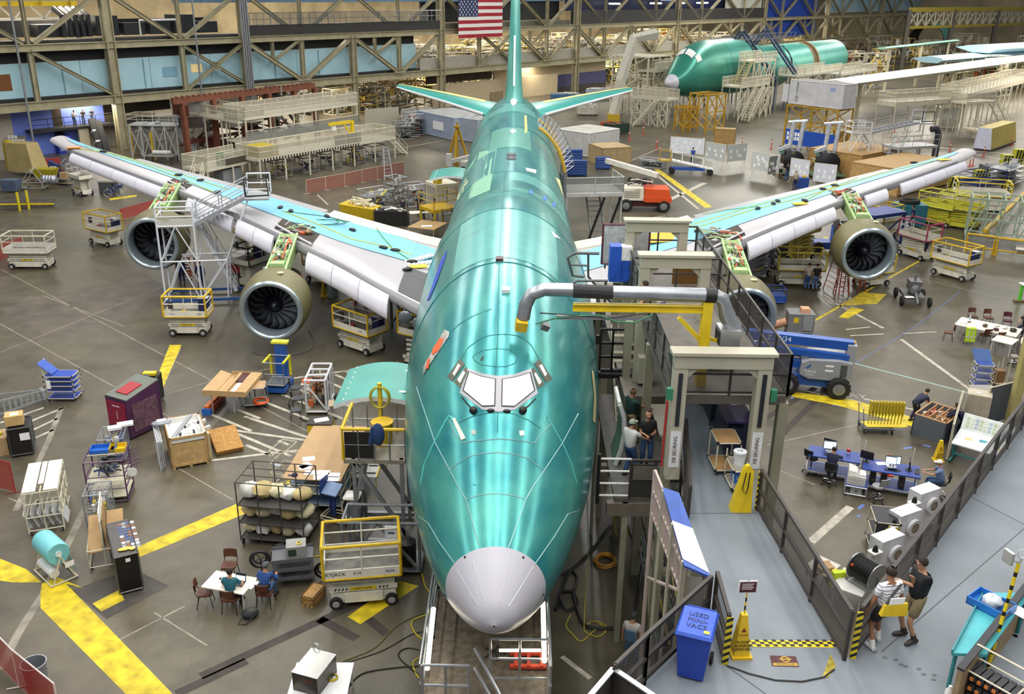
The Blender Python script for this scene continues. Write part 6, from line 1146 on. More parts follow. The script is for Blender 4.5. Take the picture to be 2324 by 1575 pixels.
for k in range(5):p=Q[0]+(Q[1]-Q[0])*(k/4);m.tube(p+n*.12,p+n*.12-V((0,0,DZ)),.05,6)
m.obj('support_column',BEIGEP,t)
p=G(2165,1592,DZ);t=thing('tool_rack','pipe rack holding rows of dark cases with orange ends','rack',p,-.9);m=M();m.frame(0,0,.1,.9,.45,.75,.018);m.tube((0,.45,.75),(0,.45,1.0),.02,5);m.tube((.9,.45,.75),(.9,.45,1.0),.02,5);m.tube((0,.45,1.0),(.9,.45,1.0),.02,5);m.obj('frame',PIPEC,t);m=M();o=M()
for r in range(3):
    for c in range(7):x=.03+c*.125;m.b(x,.03,.16+r*.2,x+.1,.42,.3+r*.2);o.b(x,.0,.18+r*.2,x+.06,.03,.24+r*.2)
m.obj('dark_case',mt('#2b2c30'),t);o.obj('orange_end',mt('#d9803a'),t)
q=thing('white_bottle','white bottle with orange band beside the tool rack','bottle',G(2150,1590,DZ),0);M().lathe([(.07,0),(.07,.22),(.03,.28),(.03,.32)],n=14).obj('bottle_body',WHITE,q,50);M().lathe([(.072,.08),(.072,.13)],n=14,cap=False).obj('orange_band',mt('#d98a2a'),q)
Q=[G(2270,1600,5.2),G(2400,1600,5.2),G(2400,1360,5.2),G(2330,1400,5.2)];t=thing('dark_table','dark table with white frames at the corner of the photo','table');m=M();m.slab(Q,(0,0,-.06));m.obj('table_top',mt('#2b2f3c',.4),t);m=M()
for q in Q:m.tube((q.x,q.y,0),(q.x,q.y,5.14),.05,6)
m.obj('leg',DGREY,t);m=M();m.beam(G(2275,1560,5.3),G(2318,1490,5.3),.1,.04);m.beam(G(2295,1570,5.3),G(2322,1510,5.3),.14,.03);m.obj('white_strip',PAPER,t)
# box corner at the bottom edge
t=thing('steel_bin','open steel bin with bright rim at the bottom edge of the photo','bin');zt=7.0;Q=[G(1330,1590,zt),G(1392,1517,zt),G(1500,1590,zt),G(1420,1700,zt)];m=M()
for i in range(4):a,b=Q[i],Q[(i+1)%4];m.slab([V((a.x,a.y,DZ)),V((b.x,b.y,DZ)),b,a],(0,0.02,0))
m.poly([V((q.x,q.y,DZ+.05)) for q in Q]);m.obj('bin_wall',mt('#5a544e',.5,.3),t);m=M()
for i in range(4):m.beam(Q[i],Q[(i+1)%4],.09,.03)
m.obj('bright_rim',mt('#c9ccd2',.3,.6),t)
# -- RIGHT: dock tower beside the nose
PB=mt('#a9a592',.5,0,.08,1);UZ=8.1
dk=thing('dock_tower','tall beige dock tower with an upper platform beside the nose','dock');
def portal(pl,pr,ztop,zb,w=.32,name='portal_frame',y=None):
    a,b=G(*pl,ztop),G(*pr,ztop);b.y=a.y=(a.y+b.y)/2;m=M()
    for p in (a,b):m.b(p.x-w/2,p.y-.16,zb,p.x+w/2,p.y+.16,ztop-.4)
    m.b(a.x-w/2,a.y-.18,ztop-.42,b.x+w/2,a.y+.18,ztop-.03);m.b(a.x-w/2-.08,a.y-.24,ztop-.08,b.x+w/2+.08,a.y+.24,ztop)
    for p,s in ((a,1),(b,-1)):m.prism([(0,0),(1,0),(0,1)],0,0) if 0 else m.hexa([(p.x+s*w/2,p.y-.1,ztop-.7),(p.x+s*w/2,p.y+.1,ztop-.7),(p.x+s*(w/2+.3),p.y+.1,ztop-.42),(p.x+s*(w/2+.3),p.y-.1,ztop-.42),(p.x+s*w/2,p.y-.1,ztop-.4),(p.x+s*w/2,p.y+.1,ztop-.4),(p.x+s*(w/2+.3),p.y+.1,ztop-.4),(p.x+s*(w/2+.3),p.y-.1,ztop-.4)])
    return m.obj(name,PB,dk),a,b
pf,a,b=portal((1548,795),(1738,795),9.45,DZ,.34)
for p,s in ((a,'XB SKURING'),(b,'XB SKURING')):
    M().b(p.x-.13,p.y-.175,DZ+.35,p.x+.13,p.y-.165,DZ+1.35).obj('sign_plate',mt('#d8dadc'),pf);text(s,.13,mt('#55403c',.5,0,0),pf,(p.x,p.y-.18,DZ+.85),(PI/2,-PI/2,0));M().b(p.x-.05,p.y-.19,DZ+1.5,p.x+.05,p.y-.16,DZ+2.9).obj('slot_cover',mt('#23262e',.4),pf);M().b(p.x+(-.3 if p is a else .2),p.y-.2,DZ+2.2,p.x+(-.16 if p is a else .34),p.y-.05,DZ+2.5).obj('switch_box',mt('#2f7a58'),pf)
m=M();m.tube((a.x-.3,a.y-.2,DZ+.4),(a.x-.28,a.y-.2,DZ+2.2),.03,5);m.obj('red_pole',mt('#a02a2a'),pf)
portal((1466,575),(1602,575),10.15,DZ,.3);portal((1432,497),(1552,497),10.2,DZ,.3)
ux0,ux1,uy0,uy1=4.25,7.15,21.0,34.0
M().b(ux0,uy0,UZ-.25,ux1,uy1,UZ).obj('upper_deck',mt('#5f5a52',.6,0,.2),dk);M().b(3.7,25.5,DZ-.25,7.2,37,DZ).obj('lower_deck',mt('#6f6a60',.6,0,.2),dk)
def hrail(name,pts,z,H=1.1,col=None,panels=None,r=.035):
    m=M();s=M();u=V((0,0,1))
    for p,q in zip(pts,pts[1:]):
        p,q=V((*p,z)),V((*q,z));k=max(1,round((q-p).length/1.4))
        for i in range(k+1):a=p+(q-p)*i/k;m.beam(a,a+u*H,r*1.6,r*1.6)
        for h in (.08,H*.52,H):m.beam(p+u*h,q+u*h,r*1.5,r*1.5)
        d=(q-p).normalized();n=V((-d.y,d.x,0))*.005;s.hexa([p-n+u*.08,q-n+u*.08,q+n+u*.08,p+n+u*.08,p-n+u*H,q-n+u*H,q+n+u*H,p+n+u*H])
    o=m.obj(name,col or RAILM,dk)
    if panels:s.obj('rail_screen',panels,o)
    return o
hrail('guard_rail',[(ux0,uy1),(ux0,uy0),(ux1,uy0),(ux1,uy1)],UZ,1.1,None,SCR);hrail('guard_rail',[(ux0,29.5),(ux1,29.5)],UZ,1.1);hrail('guard_rail',[(ux0,33.9),(ux1,33.9)],UZ,1.1)
m=M();R=random.Random(8)
for x,y in ((4.3,21.1),(7.1,21.1),(4.3,25),(7.1,25),(4.3,29),(7.1,29),(4.3,33.5),(7.1,33.5),(3.9,27),(3.9,31),(3.8,36)):m.beam((x,y,0),(x,y,UZ-.2 if y<35 else DZ),.24,.24)
for y in (21.1,25,29,33):m.beam((4.3,y,2.8),(7.1,y,2.8),.18,.18)
for y0_,y1_ in ((21.1,25),(25,29),(29,33.5)):m.beam((4.3,y0_,.3),(4.3,y1_,5.6),.14,.14);m.beam((4.3,y0_,2.8),(4.3,y1_,2.8),.16,.16)
m.obj('steel_column',mt('#8f8d79',.5,0,.12,1),dk)
m=M()
for k in range(16):m.box((4.0,25.2-.0*k+.26*k,3.6+.2*k),(.75,.26,.04))
m.beam((3.62,25.1,3.6),(3.62,29.5,6.8),.06,.22);m.beam((4.4,25.1,3.6),(4.4,29.5,6.8),.06,.22);m.obj('stair',mt('#99957f',.5,0,.1),dk)
# black guard frames at the open side
t=thing('guard_gate','black framed guard gate on the dock beside the fuselage','gate');m=M();q0,q1=AY(1360,840,27.2),AY(1420,748,27.2);xm=(q0.x+q1.x)/2
for x in (q0.x,xm,q1.x):m.beam((x,27.2,q0.z),(x,27.2,q1.z),.07,.07)
for k in range(4):zz=q0.z+(q1.z-q0.z)*k/3;m.beam((q0.x,27.2,zz),(q1.x,27.2,zz),.07,.07)
m.b(q0.x-.2,27.0,q0.z-.2,q1.x+.5,27.5,q0.z-.05);m.obj('gate_frame',BLK,t);M().path([(q0.x-.1,27.2,q0.z+.9),(q0.x-.1,27.2,q1.z-.2)],.06,6).obj('edge_padding',BLK,t);m=M();m.tube((q1.x,27.2,0),(q1.x,27.2,q0.z),.06,6);m.tube((q0.x,27.2,0),(q0.x,27.2,q0.z),.06,6);m.obj('support_post',BEIGEP,t)
t=thing('counterweight','beige box counterweight hanging on the dock side','box');q=AY(1463,825,26.5);m=M();m.b(q.x-.22,q.y-.3,q.z-.55,q.x+.22,q.y+.3,q.z+.3);m.obj('box_body',PB,t);M().tube((q.x,q.y,q.z+.3),(q.x,q.y,8),.02,5).obj('hanger',BLK,t)
# platform with three men at the nose door
z=4.7;x0,x1,y0,y1=3.0,4.85,21.7,28.5;t=thing('door_platform','dark railed platform at the forward door where three men stand','platform');M().b(x0+.1,y0,z-.12,x1,y1,z).obj('deck',mt('#5c5a56',.6,0,.2),t);m=M();m.b(x0-.1,y0-.1,z-.5,x1+.1,y0+.1,z-.12);m.b(x0-.1,y0+2,z-.4,x1+.1,y0+2.2,z-.12);m.obj('beam',mt('#6f675c'),t);m=M()
for x in (x0+.4,x1-.1):
    for y in (y0,y1-.2):m.beam((x,y,0),(x,y,z-.12),.16,.16)
m.obj('support_column',mt('#8f8d79'),t);m=M()
for x in (x0+.5,x0+1.15,x1):m.beam((x,y0,z),(x,y0,z+1.15),.07,.07)
for zz in (.08,.55,1.15):m.beam((x0+.5,y0,z+zz),(x1,y0,z+zz),.06,.07)
m.obj('guard_rail',RAILM,t);M().b(x0+.5,y0-.02,z+.1,x0+1.15,y0+.0,z+1.05).obj('dark_panel',mt('#33322f'),t)
m=M();m.b(x0+.55,y0-.06,z+.6,x0+1.5,y0-.03,z+1.0);m.obj('grille_panel',mt('#6b665e',.5,0,.3,40),t);m=M()
for k in range(4):m.tube((x0-.35,y0+.05,z+.05+.37*k),(x0+.5,y0+.05,z+.05+.37*k),.03,6)
m.obj('white_rail',mt('#d6d6d2',.4),t);m=M();m.tube((x0-.35,y0+.05,z-.2),(x0-.35,y0+.05,z+1.3),.05,6);m.obj('black_post',BLK,t)
q=thing('door','curved white-edged airplane door swung open beside the platform','door',(3.25,23.6,z));m=M();pr=[(0,0),(.14,.5),(.2,1.0),(.16,1.5),(.02,1.9)];m.grid([[(x,y,zz) for x,zz in pr] for y in (0,1.05)]);m.grid([[(x+.13,y,zz) for x,zz in pr] for y in (0,1.05)]);m.grid([[(x+d,0,zz) for x,zz in pr] for d in (0,.13)]);m.grid([[(x+d,1.05,zz) for x,zz in pr] for d in (0,.13)]);m.grid([[(pr[-1][0]+d,y,pr[-1][1]) for y in (0,1.05)] for d in (0,.13)]);m.obj('door_skin',mt('#6f9a88',.4,.2),q,60);m=M();m.path([(x+.06,-.03,zz) for x,zz in pr],.07,6);m.path([(x+.06,1.08,zz) for x,zz in pr],.05,6);m.path([(pr[-1][0]+.06,y,pr[-1][1]+.03) for y in (-.03,1.08)],.06,6);m.obj('white_edge',mt('#d6d9d8',.4),q,50)
conform('door_opening',[(1341,838),(1346,845),(1352,900),(1350,960),(1344,955),(1347,900)],mt('#c9b98a',.6),.02,rings=2,sub=3)
person('man in green t-shirt and khaki trousers leaning on the dock post',(3.85,25.0,z),-1.1,shirt='#1f3d38',pants='#93805c',hair='#6a4c38',bald=True,det=True,hands=(V((-.28,.15,.85)),V((.3,.5,1.15))))
person('bald man in black printed t-shirt looking at his phone',(4.15,23.45,z),PI-.1,shirt='#17181b',pants='#33507a',hair='#b98a6c',bald=True,det=True,hands=(V((-.06,.3,1.15)),V((.06,.3,1.15))),h=1.78);q=thing('phone','phone in the bald man\'s hands','phone',(4.15,23.07,z+1.2),0);M().box((0,0,0),(.07,.02,.12),0,0,.7).obj('phone_body',BLK,q)
person('man in white t-shirt and pale cap gesturing on the door platform',(3.6,22.9,z),-.8,shirt='#dcdcda',pants='#2f4a74',cap='#98a08e',det=True,hands=(V((-.1,.42,1.15)),V((.25,.45,1.1))))
t=table('dark work table on the door platform before the railing',(1435,1030),(1440,1030),.6,.8,top='#2f3136',z=z);t.location=(3.95,21.85,z);t.rotation_euler.z=0;bpy.data.objects.remove(t.children[0]);M().b(0,0,.77,.85,.6,.8).obj('tabletop',mt('#2f3136'),t)
q=thing('bag_of_parts','clear plastic bag with a red pouch beside the work table','bag',(4.65,21.95,z));m=M();m.sph((0,0,.45),(.2,.16,.4),10);m.obj('bag_body',mt('#a9adb0',.3,0,.2,8),q,60);M().sph((0,.0,.85),(.13,.1,.08),8).obj('red_pouch',RED,q,60)
q=thing('yellow_pouch','yellow bag hanging inside the platform railing','bag',(4.3,22.75,z));M().sph((0,0,.2),(.15,.1,.28),8).obj('bag_body',YEL,q,60)
# crane arm and duct
Y=21.6;t=thing('extraction_duct','long silver extraction duct reaching over the airplane','duct');SIL=mt('#a9adb2',.3,.75,.12,4);pts=[(1187,722),(1193,692),(1206,668),(1235,657),(1300,658)];m=M();m.path([AY(*p,Y) for p in pts],.17,12);m.obj('duct_elbow',SIL,t,60);m=M();P0,P1=AY(1300,660,Y),AY(1392,664,Y);m.path([P0+(P1-P0)*i/40 for i in range(41)],[.185 if i%2 else .165 for i in range(41)],12);m.obj('flexible_section',mt('#38383a',.6),t);m=M();m.path([AY(*p,Y) for p in ((1390,664),(1500,667),(1605,670))],.18,12);m.obj('duct_pipe',SIL,t,60);M().path([AY(1600,670,Y),AY(1625,671,Y)],.19,12).obj('black_band',BLK,t,60);m=M();m.path([AY(*p,Y) for p in ((1622,671),(1638,678),(1645,695),(1650,718),(1665,745))],[.18,.18,.17,.2,.22],12);m.obj('duct_bend',SIL,t,60)
q=AY(1183,737,Y-.1);m=M();m.box(q,(.28,.3,.26),.1,0,.2,.15);m.obj('yellow_sleeve',mt('#c9a81e',.6),t);q=AY(1652,760,Y);m=M();m.box(q,(.5,.62,.42));m.obj('filter_box',mt('#a4a6a8',.35,.6),t);M().box(q+V((-.26,0,-.02)),(.02,.5,.34)).obj('dark_filter',mt('#1f2226'),t)
t=thing('yellow_crane','yellow jib crane carrying the duct on the upper platform','crane');m=M();a,b=AY(1300,697,Y),AY(1605,697,Y);m.b(a.x,Y-.08,a.z-.09,b.x,Y+.08,a.z-.06);m.b(a.x,Y-.08,a.z+.07,b.x,Y+.08,a.z+.1);m.b(a.x,Y-.02,a.z-.09,b.x,Y+.02,a.z+.1);m.obj('jib_beam',YEL,t);m=M();m.b(b.x-.12,Y-.12,UZ,b.x+.12,Y+.12,a.z+.2);m.obj('mast',YEL,t);m=M();m.beam(AY(1540,720,Y),AY(1597,780,Y),.1,.1);m.beam(AY(1610,768,Y),AY(1665,785,Y),.08,.08);m.obj('brace',YEL,t);M().b(a.x-.4,Y-.3,a.z-.22,a.x+1.9,Y-.22,a.z-.12).obj('hanging_rail',STEEL,t);m=[M(),M()]
m[0].path([AY(*p,Y-.3) for p in ((1215,735),(1260,722),(1300,717),(1360,715),(1400,730),(1440,732),(1480,715))],.022,5);m[1].path([AY(*p,Y-.3) for p in ((1225,710),(1300,715),(1380,722),(1460,712))],.018,5);m[0].obj('green_cable',mt('#2f7a58'),t,50);m[1].obj('black_cable',BLK,t,50)
q=AY(1237,740,Y-.1);M().box(q,(.2,.2,.16),.2,0,.3,.4).obj('tool_head',mt('#777a7c',.4,.5),t)
# things on the upper platform
t=thing('blue_cabinet','blue and white cabinet pair on the upper dock platform','cabinet',G(1382,640,UZ));m=M();m.b(0,0,0,.38,.5,1.25);m.b(.38,.05,0,.75,.5,.75);m.obj('blue_body',mt('#2452b4',.45),t);M().b(.38,.05,.75,.75,.5,1.22).obj('white_body',WHITE,t)
t=thing('whiteboard','scuffed whiteboard with maroon frame on the upper platform','whiteboard',G(1372,628,UZ)+V((0,1.0,0)));M().b(0,0,.2,1.6,.05,1.6).obj('panel',mt('#b9babb',.4,0,.25,6),t);m=M();m.frame(-.03,0,.18,1.63,.05,1.62,.035);m.obj('frame',mt('#5a2834'),t);m=M();m.tube((.1,.02,0),(.1,.02,.2),.03,5);m.tube((1.5,.02,0),(1.5,.02,.2),.03,5);m.obj('leg',DGREY,t)
t=thing('brown_board','brown plywood board behind the upper platform railing','board',G(1527,648,UZ)+V((0,.2,0)));M().b(0,0,0,1.3,.06,1.15).obj('panel',mt('#6b4a1e',.45,0,.1),t)
t=thing('loop_rail','black-ended loop handrail of the dock near the fuselage top','handrail');m=M();m.path([AY(*p,28) for p in ((1360,575),(1305,574),(1288,585),(1300,625),(1325,628))],.05,6);m.path([AY(1290,600,28),AY(1335,603,28)],.035,6);m.path([AY(1335,575,28),AY(1335,630,28)],.035,6);m.path([AY(*p,26) for p in ((1380,637),(1310,637),(1296,645))],.04,6);m.obj('rail_tube',mt('#55595a',.4,.3),t,50);m=M();m.tube(AY(1335,628,28),V((AY(1335,628,28).x+.8,28,UZ)),.04,6);m.tube(AY(1375,638,26),V((AY(1375,638,26).x,26,UZ)),.04,6);m.obj('rail_support',DGREY,t)
person('person in white shirt stooping on the upper platform',(4.6,25.4,UZ),1.3,shirt='#d5d6d2',pants='#34405a',lean=.9,hands=(V((-.15,.7,.7)),V((.2,.7,.7))))
q=thing('green_motor','small green-topped motor on the upper platform','motor',(4.55,22.6,UZ));M().lathe([(.12,0),(.12,.4),(.15,.42),(.15,.5),(.05,.52)],n=14).obj('motor_body',mt('#44605a'),q,40)
q=thing('cable_pile','pile of black cables on the upper platform','cable',(5.4,22.9,UZ));m=M()
for i in range(5):m.path([(.5*cos(a)+.1*i,.4*sin(a),.04+.03*i) for a in [2*PI*k/14 for k in range(14)]],.03,5,0,True)
m.obj('cable_loop',BLK,q)
q=thing('maroon_jacket','pink cloth over a rail of the upper dock','cloth',G(1562,592,UZ+.9));M().sph((0,0,.1),(.2,.1,.16),8).obj('cloth',mt('#c23a5e',.8),q,60)
# things on the walkway under the upper platform
def wtable(nm,lb,x,y,L,W,H,top,body=None,z=DZ):
    t=thing(nm,lb,'table' if body is None else 'cart',(x,y,z));M().b(0,0,H-.05,L,W,H).obj('tabletop',mt(top,.45),t)
    for a in (.05,L-.05):
        for b in (.05,W-.05):M().tube((a,b,0),(a,b,H-.05),.025,6).obj('leg',DGREY,t)
    if body:M().b(.04,.04,.15,L-.04,W-.04,H-.2).obj('bin',mt(body,.5),t)
    return t
wtable('black_table','black-topped table standing on the walkway under the portal',5.85,23.5,.85,1.5,.9,'#2a2b2e','#22263c');wtable('purple_cart','cart with a purple sloping top on the walkway',5.9,21.75,.75,1.4,1.0,'#3a2a6a','#1e2440');q=thing('paper','white sheet on the purple cart top','paper',(6.4,22.9,DZ+1.0),.1);M().b(-.16,-.1,0,.16,.1,.006).obj('sheet',PAPER,q)
t,L=cart('cream pipe cart with tan shelves on the walkway',(1622,1080),(1675,1080),.8,.95,[.15,.92],shelf='#b08a5c',z=DZ);t2,L=cart('narrow pipe stand beside the tan-shelved cart',(1660,1120),(1688,1120),.75,.85,[.12,.6],shelf='#8f8a80',z=DZ)
for lb,px,c,zz in (('white lidded bucket on the pipe stand',(1670,1085),'#d8dcde',.62),('blue bucket beside the yellow bag',(1673,1095),'#2b6ac4',.14)):
    q=thing('bucket',lb,'bucket',loc(t2,.22 if 'white' in lb else .2,.4 if 'white' in lb else .35,zz));M().lathe([(.13,0),(.155,.3),(.165,.3),(.165,.34),(.02,.35)],n=18).obj('bucket_body',mt(c,.4),q,40);text('10',.14,mt('#3a4a5a',.5,0,0),q,(0,0,.352),(0,0,0)) if 'white' in lb else text('10',.14,WHITE,q,(0,-.152,.17),(PI/2,0,0))
p=G(1678,1155,DZ);t=thing('yellow_bag','tall yellow vinyl bag leaning at the portal leg','bag',p,.1);m=M();m.hexa([(-.25,-.15,0),(.22,-.2,0),(.22,.15,0),(-.22,.15,0),(-.02,.0,1.02),(.24,-.02,1.02),(.24,.12,1.02),(.0,.12,1.02)]);m.hexa([(-.02,.0,1.02),(.24,-.02,1.02),(.24,.12,1.02),(.0,.12,1.02),(.04,.02,1.14),(.14,.0,1.16),(.14,.1,1.16),(.04,.1,1.14)]);m.obj('bag_body',mt('#d6b91c',.45,0,.08,3),t);M().path([(.05,-.05,1.0),(-.03,-.12,.6),(.05,-.17,.5),(.1,-.12,.65),(.14,-.05,1.0)],.014,5).obj('strap',BLK,t)
q=thing('red_cloth','red bag hanging near the far end of the walkway','bag',(5.62,25.0,DZ+.3));m=M();m.sph((0,0,.3),(.2,.16,.45),10);m.obj('bag_body',mt('#c01c3a',.6),q,60)
q=thing('grey_tool','grey motor and gold fittings on a tray at the end of the walkway','tool',(6.15,25.2,DZ));m=M();m.b(-.3,-.2,0,.5,.5,.75,1);m.lathe([(.1,.75),(.1,1.1),(.16,1.1),(.16,1.15)],(.1,.1,0),'z',12);m.sph((-.15,.1,.95),(.13,.13,.18),8,2);m.b(.25,-.1,.75,.45,.45,.8,3);m.obj('tool_body',[GREY,DGREY,mt('#8a6a2c',.4,.4),mt('#c9a05a')],q)
q=thing('yellow_cloth','yellow signs leaning behind the walkway table','sign',(6.75,25.4,DZ));M().hexa([(0,0,0),(.5,0,0),(.5,.1,0),(0,.1,0),(0,.3,.5),(.5,.3,.5),(.5,.34,.5),(0,.34,.5)]).obj('sign_panel',YEL,q)
q=thing('glass_board','clear plastic notice board on the walkway railing','board',(6.85,22.2,DZ+.5));M().b(0,0,0,.03,.9,.9).obj('panel',mt('#5f7078',.25,0,.2,6),q);m=M();m.tube((.02,.1,-.5),(.02,.1,0),.02,5);m.tube((.02,.8,-.5),(.02,.8,0),.02,5);m.obj('leg',DGREY,q)
# -- RIGHT FLOOR: benches, drawing table, crate
BN=mt('#26408c',.45,0,.06);AF=mt('#b4b6ba',.35,.5)
def bench(label,x,y,rz,L,W=.8,H=.92):
    t=thing('workbench',label,'workbench',(x,y,0),rz,'blue topped workbenches');M().b(0,0,H-.05,L,W,H).obj('bench_top',BN,t)
    for a in (.06,L-.06):
        for b in (.06,W-.06):M().b(a-.03,b-.03,.1,a+.03,b+.03,H-.05).obj('leg',AF,t)
    m=M();m.b(.03,0,.2,L-.03,.05,.26);m.b(.03,W-.05,.2,L-.03,W,.26);m.b(.0,.03,.2,.05,W-.03,.26);m.b(L-.05,.03,.2,L,W-.03,.26);m.obj('lower_frame',AF,t);M().b(.05,.05,.24,L-.05,W-.05,.27).obj('lower_shelf',BN,t);casters(t,L,W,.06);return t
zt=.92;pA,pB=G(1908,1054,zt),G(2090,1084,zt);ra=ang(pA,pB);Lb=(pB-pA).length;dv=(pB-pA).normalized();nv=V((-dv.y,dv.x,0))
b1p=G(1876,1030,zt);bA=bench('workbench at the photo left end with the seated man in navy and a printer below',*(pA-dv*1.2+nv*.35).xy,ra,1.9,.9);bB=bench('middle workbench with a monitor beside the traffic cone',*(pA+dv*.75+nv*.15).xy,ra,Lb-2.8,.75);bC=bench('workbench at the other end with black computer towers below',*(pA+dv*(Lb-2.0)-nv*.05).xy,ra,2.0,.95)
def monitor(label,o,x,y,rz,z=.92,on=True,w=.48,h=.32):
    t=thing('monitor',label,'monitor',loc(o,x,y,z),o.rotation_euler.z+rz);M().lathe([(.13,0),(.13,.015),(.03,.02),(.025,.12)],n=14).obj('stand',mt('#c8c8cc',.3,.5) if on else BLK,t,40);k=M().box((0,0,.12+h/2),(w,.05,h),0,0,-.12).obj('monitor_case',BLK,t)
    M().box((0,-.028,.12+h/2+.0),(w*.92,.004,h*.88),0,0,-.12).obj('screen',SCREEN if on else BLK,k);q=thing('keyboard','keyboard in front of the '+label,'keyboard',t.matrix_basis@V((0,-.3,0)),t.rotation_euler.z);M().b(-.22,-.08,0,.22,.08,.02).obj('keys',BLK,q);return t
monitor('lit monitor before the man in navy',bA,.75,.6,.1);monitor('dark monitor seen from behind on the first bench',bA,.75,.8,2.9,on=False);monitor('lit monitor in the middle of the blue benches',bB,1.1,.4,.1);monitor('lit monitor facing the office stool on the third bench',bC,.95,.55,.05,w=.4,h=.3);monitor('black monitor facing the man in the white cap',bC,1.6,.5,1.5,on=False);monitor('black monitor back on the middle bench near the antenna',bB,.15,.45,2.9,on=False)
q=thing('printer','large white printer under the first workbench','printer',loc(bB,-.15,-.45,.45),ra);m=M();m.b(-.32,-.28,0,.32,.28,.36);m.hexa([(-.32,-.28,.36),(.1,-.28,.36),(.1,.28,.36),(-.32,.28,.36),(-.3,-.2,.55),(0,-.2,.5),(0,.28,.5),(-.3,.28,.6)]);m.b(.1,-.2,.36,.3,.25,.42);m.obj('printer_body',mt('#d6d5cf',.4),q);m=M();m.b(-.3,-.285,.05,.3,-.28,.15);m.b(-.3,-.285,.18,.3,-.28,.28);m.obj('paper_drawer',mt('#c2c1ba',.4),q);t=thing('printer_cart','low cart under the white printer','cart',loc(bB,-.5,-.8,0),ra);M().b(0,0,.38,.75,.7,.45).obj('cart_top',BN,t);m=M();m.frame(0,0,.1,.75,.7,.42,.025);m.obj('frame',AF,t);casters(t,.75,.7,.05)
for i in range(3):q=thing('computer_tower',('black computer tower nearest the white carton','black computer tower in the middle under the third bench','black computer tower at the far end under the third bench')[i],'computer',loc(bC,.3+.38*i+(.25 if i==2 else 0),.12,.27),ra);M().b(0,0,0,.2,.45,.45).obj('tower_case',BLK,q);M().lathe([(.02,0),(.02,.01)],(.1,-.01,.2),'y',10).obj('badge',STEEL,q)
q=thing('carton','white open carton with a green logo on the floor by the benches','carton',G(1942,1117),ra);m=M();m.b(-.2,-.15,0,.2,.15,.28);m.hexa([(-.2,.15,.28),(.2,.15,.28),(.2,.16,.28),(-.2,.16,.28),(-.2,.26,.36),(.2,.26,.36),(.2,.27,.36),(-.2,.27,.36)]);m.obj('carton_body',PAPER,q);M().lathe([(.03,0),(.06,0)],(0,-.153,.12),'y',14,0,False).obj('round_logo',GREEN,q);M().b(-.18,-.13,.285,.18,.13,.29).obj('contents',mt('#b5651e',.6),q)
q=thing('tin_can','red and white can on the first blue bench','can',loc(bA,1.45,.7,.92));M().lathe([(.07,0),(.07,.18)],n=14).obj('can_body',mt('#d4c4c4',.4),q,50);M().lathe([(.072,.08),(.072,.18),(.02,.181)],n=14,cap=False).obj('red_band',RED,q,50)
for x,lb in ((.05,'thin white antenna mast at the left end of the middle bench'),(1.75,'thin white antenna mast at the right of the middle bench')):q=thing('antenna',lb,'antenna',loc(bB,x,.6,.92));m=M();m.tube((0,0,0),(0,0,.75),.012,5);m.tube((0,0,.65),(0,0,.8),.018,6);m.obj('mast',WHITE,q)
q=thing('papers','loose white papers on the middle bench','paper',loc(bB,.75,.5,.92),ra+.4);M().b(-.25,-.12,0,.25,.12,.01).obj('sheet',PAPER,q);q=thing('traffic_cone','orange traffic cone behind the middle bench','cone',loc(bB,1.0,1.5,0));m=M();m.b(-.22,-.22,0,.22,.22,.04);m.lathe([(.18,.04),(.04,.85),(.0,.86)],n=16);m.obj('cone_body',mt('#d2401e'),q,50)
stool('black stool standing empty at the left of the first bench',G(1838,1072),-.9);s1=stool('black stool under the man in navy',G(1880,1100),-.5);stool('grey office stool in front of the middle bench',G(1988,1138),.3,'#8a8a8c');s2=stool('black stool under the man in the white cap',G(2127,1130),1.2)
person('man in navy work shirt seated at the first blue bench',s1.location,-.5,'sit',shirt='#1c2440',pants='#1f2840',longsl=True,bald=True,hands=(V((-.1,.55,1.0)),V((.25,.6,1.0))),lean=.2,sit=.64,det=True);person('man in blue t-shirt and white cap typing at the third bench',s2.location,1.2,'sit',shirt='#6f83ab',pants='#2b4468',cap='#e4e2da',hands=(V((-.12,.55,1.0)),V((.14,.55,1.0))),lean=.2,sit=.64,det=True)
# yellow sign trolley
A,rz,L=base((1958,985),(2028,988));t=thing('sign_trolley','platform trolley loaded with upright yellow signs','trolley',A,rz);M().b(0,0,.2,L,.9,.26).obj('platform',mt('#4a4c50'),t);m=M();m.path([(.03,.08,.26),(-.1,.08,1.1),(-.1,.82,1.1),(.03,.82,.26)],.022,5);m.obj('push_handle',STEEL,t,50);casters(t,L,.9,.1)
for i in range(11):q=thing('yellow_sign','yellow sign on a flat base standing on the platform trolley','sign',loc(t,.3+.135*i,.45,.26),rz,'yellow signs on the trolley');M().box((0,0,.012+.004*i),(.38,.55,.02),.3).obj('sign_base',mt('#dcc21c',.45),q);m=M();m.tube((0,0,.02),(0,0,.5),.025,5);m.box((0,0,.78),(.05,.22,.62));m.obj('sign_panel',mt('#b8a21a',.45),q)
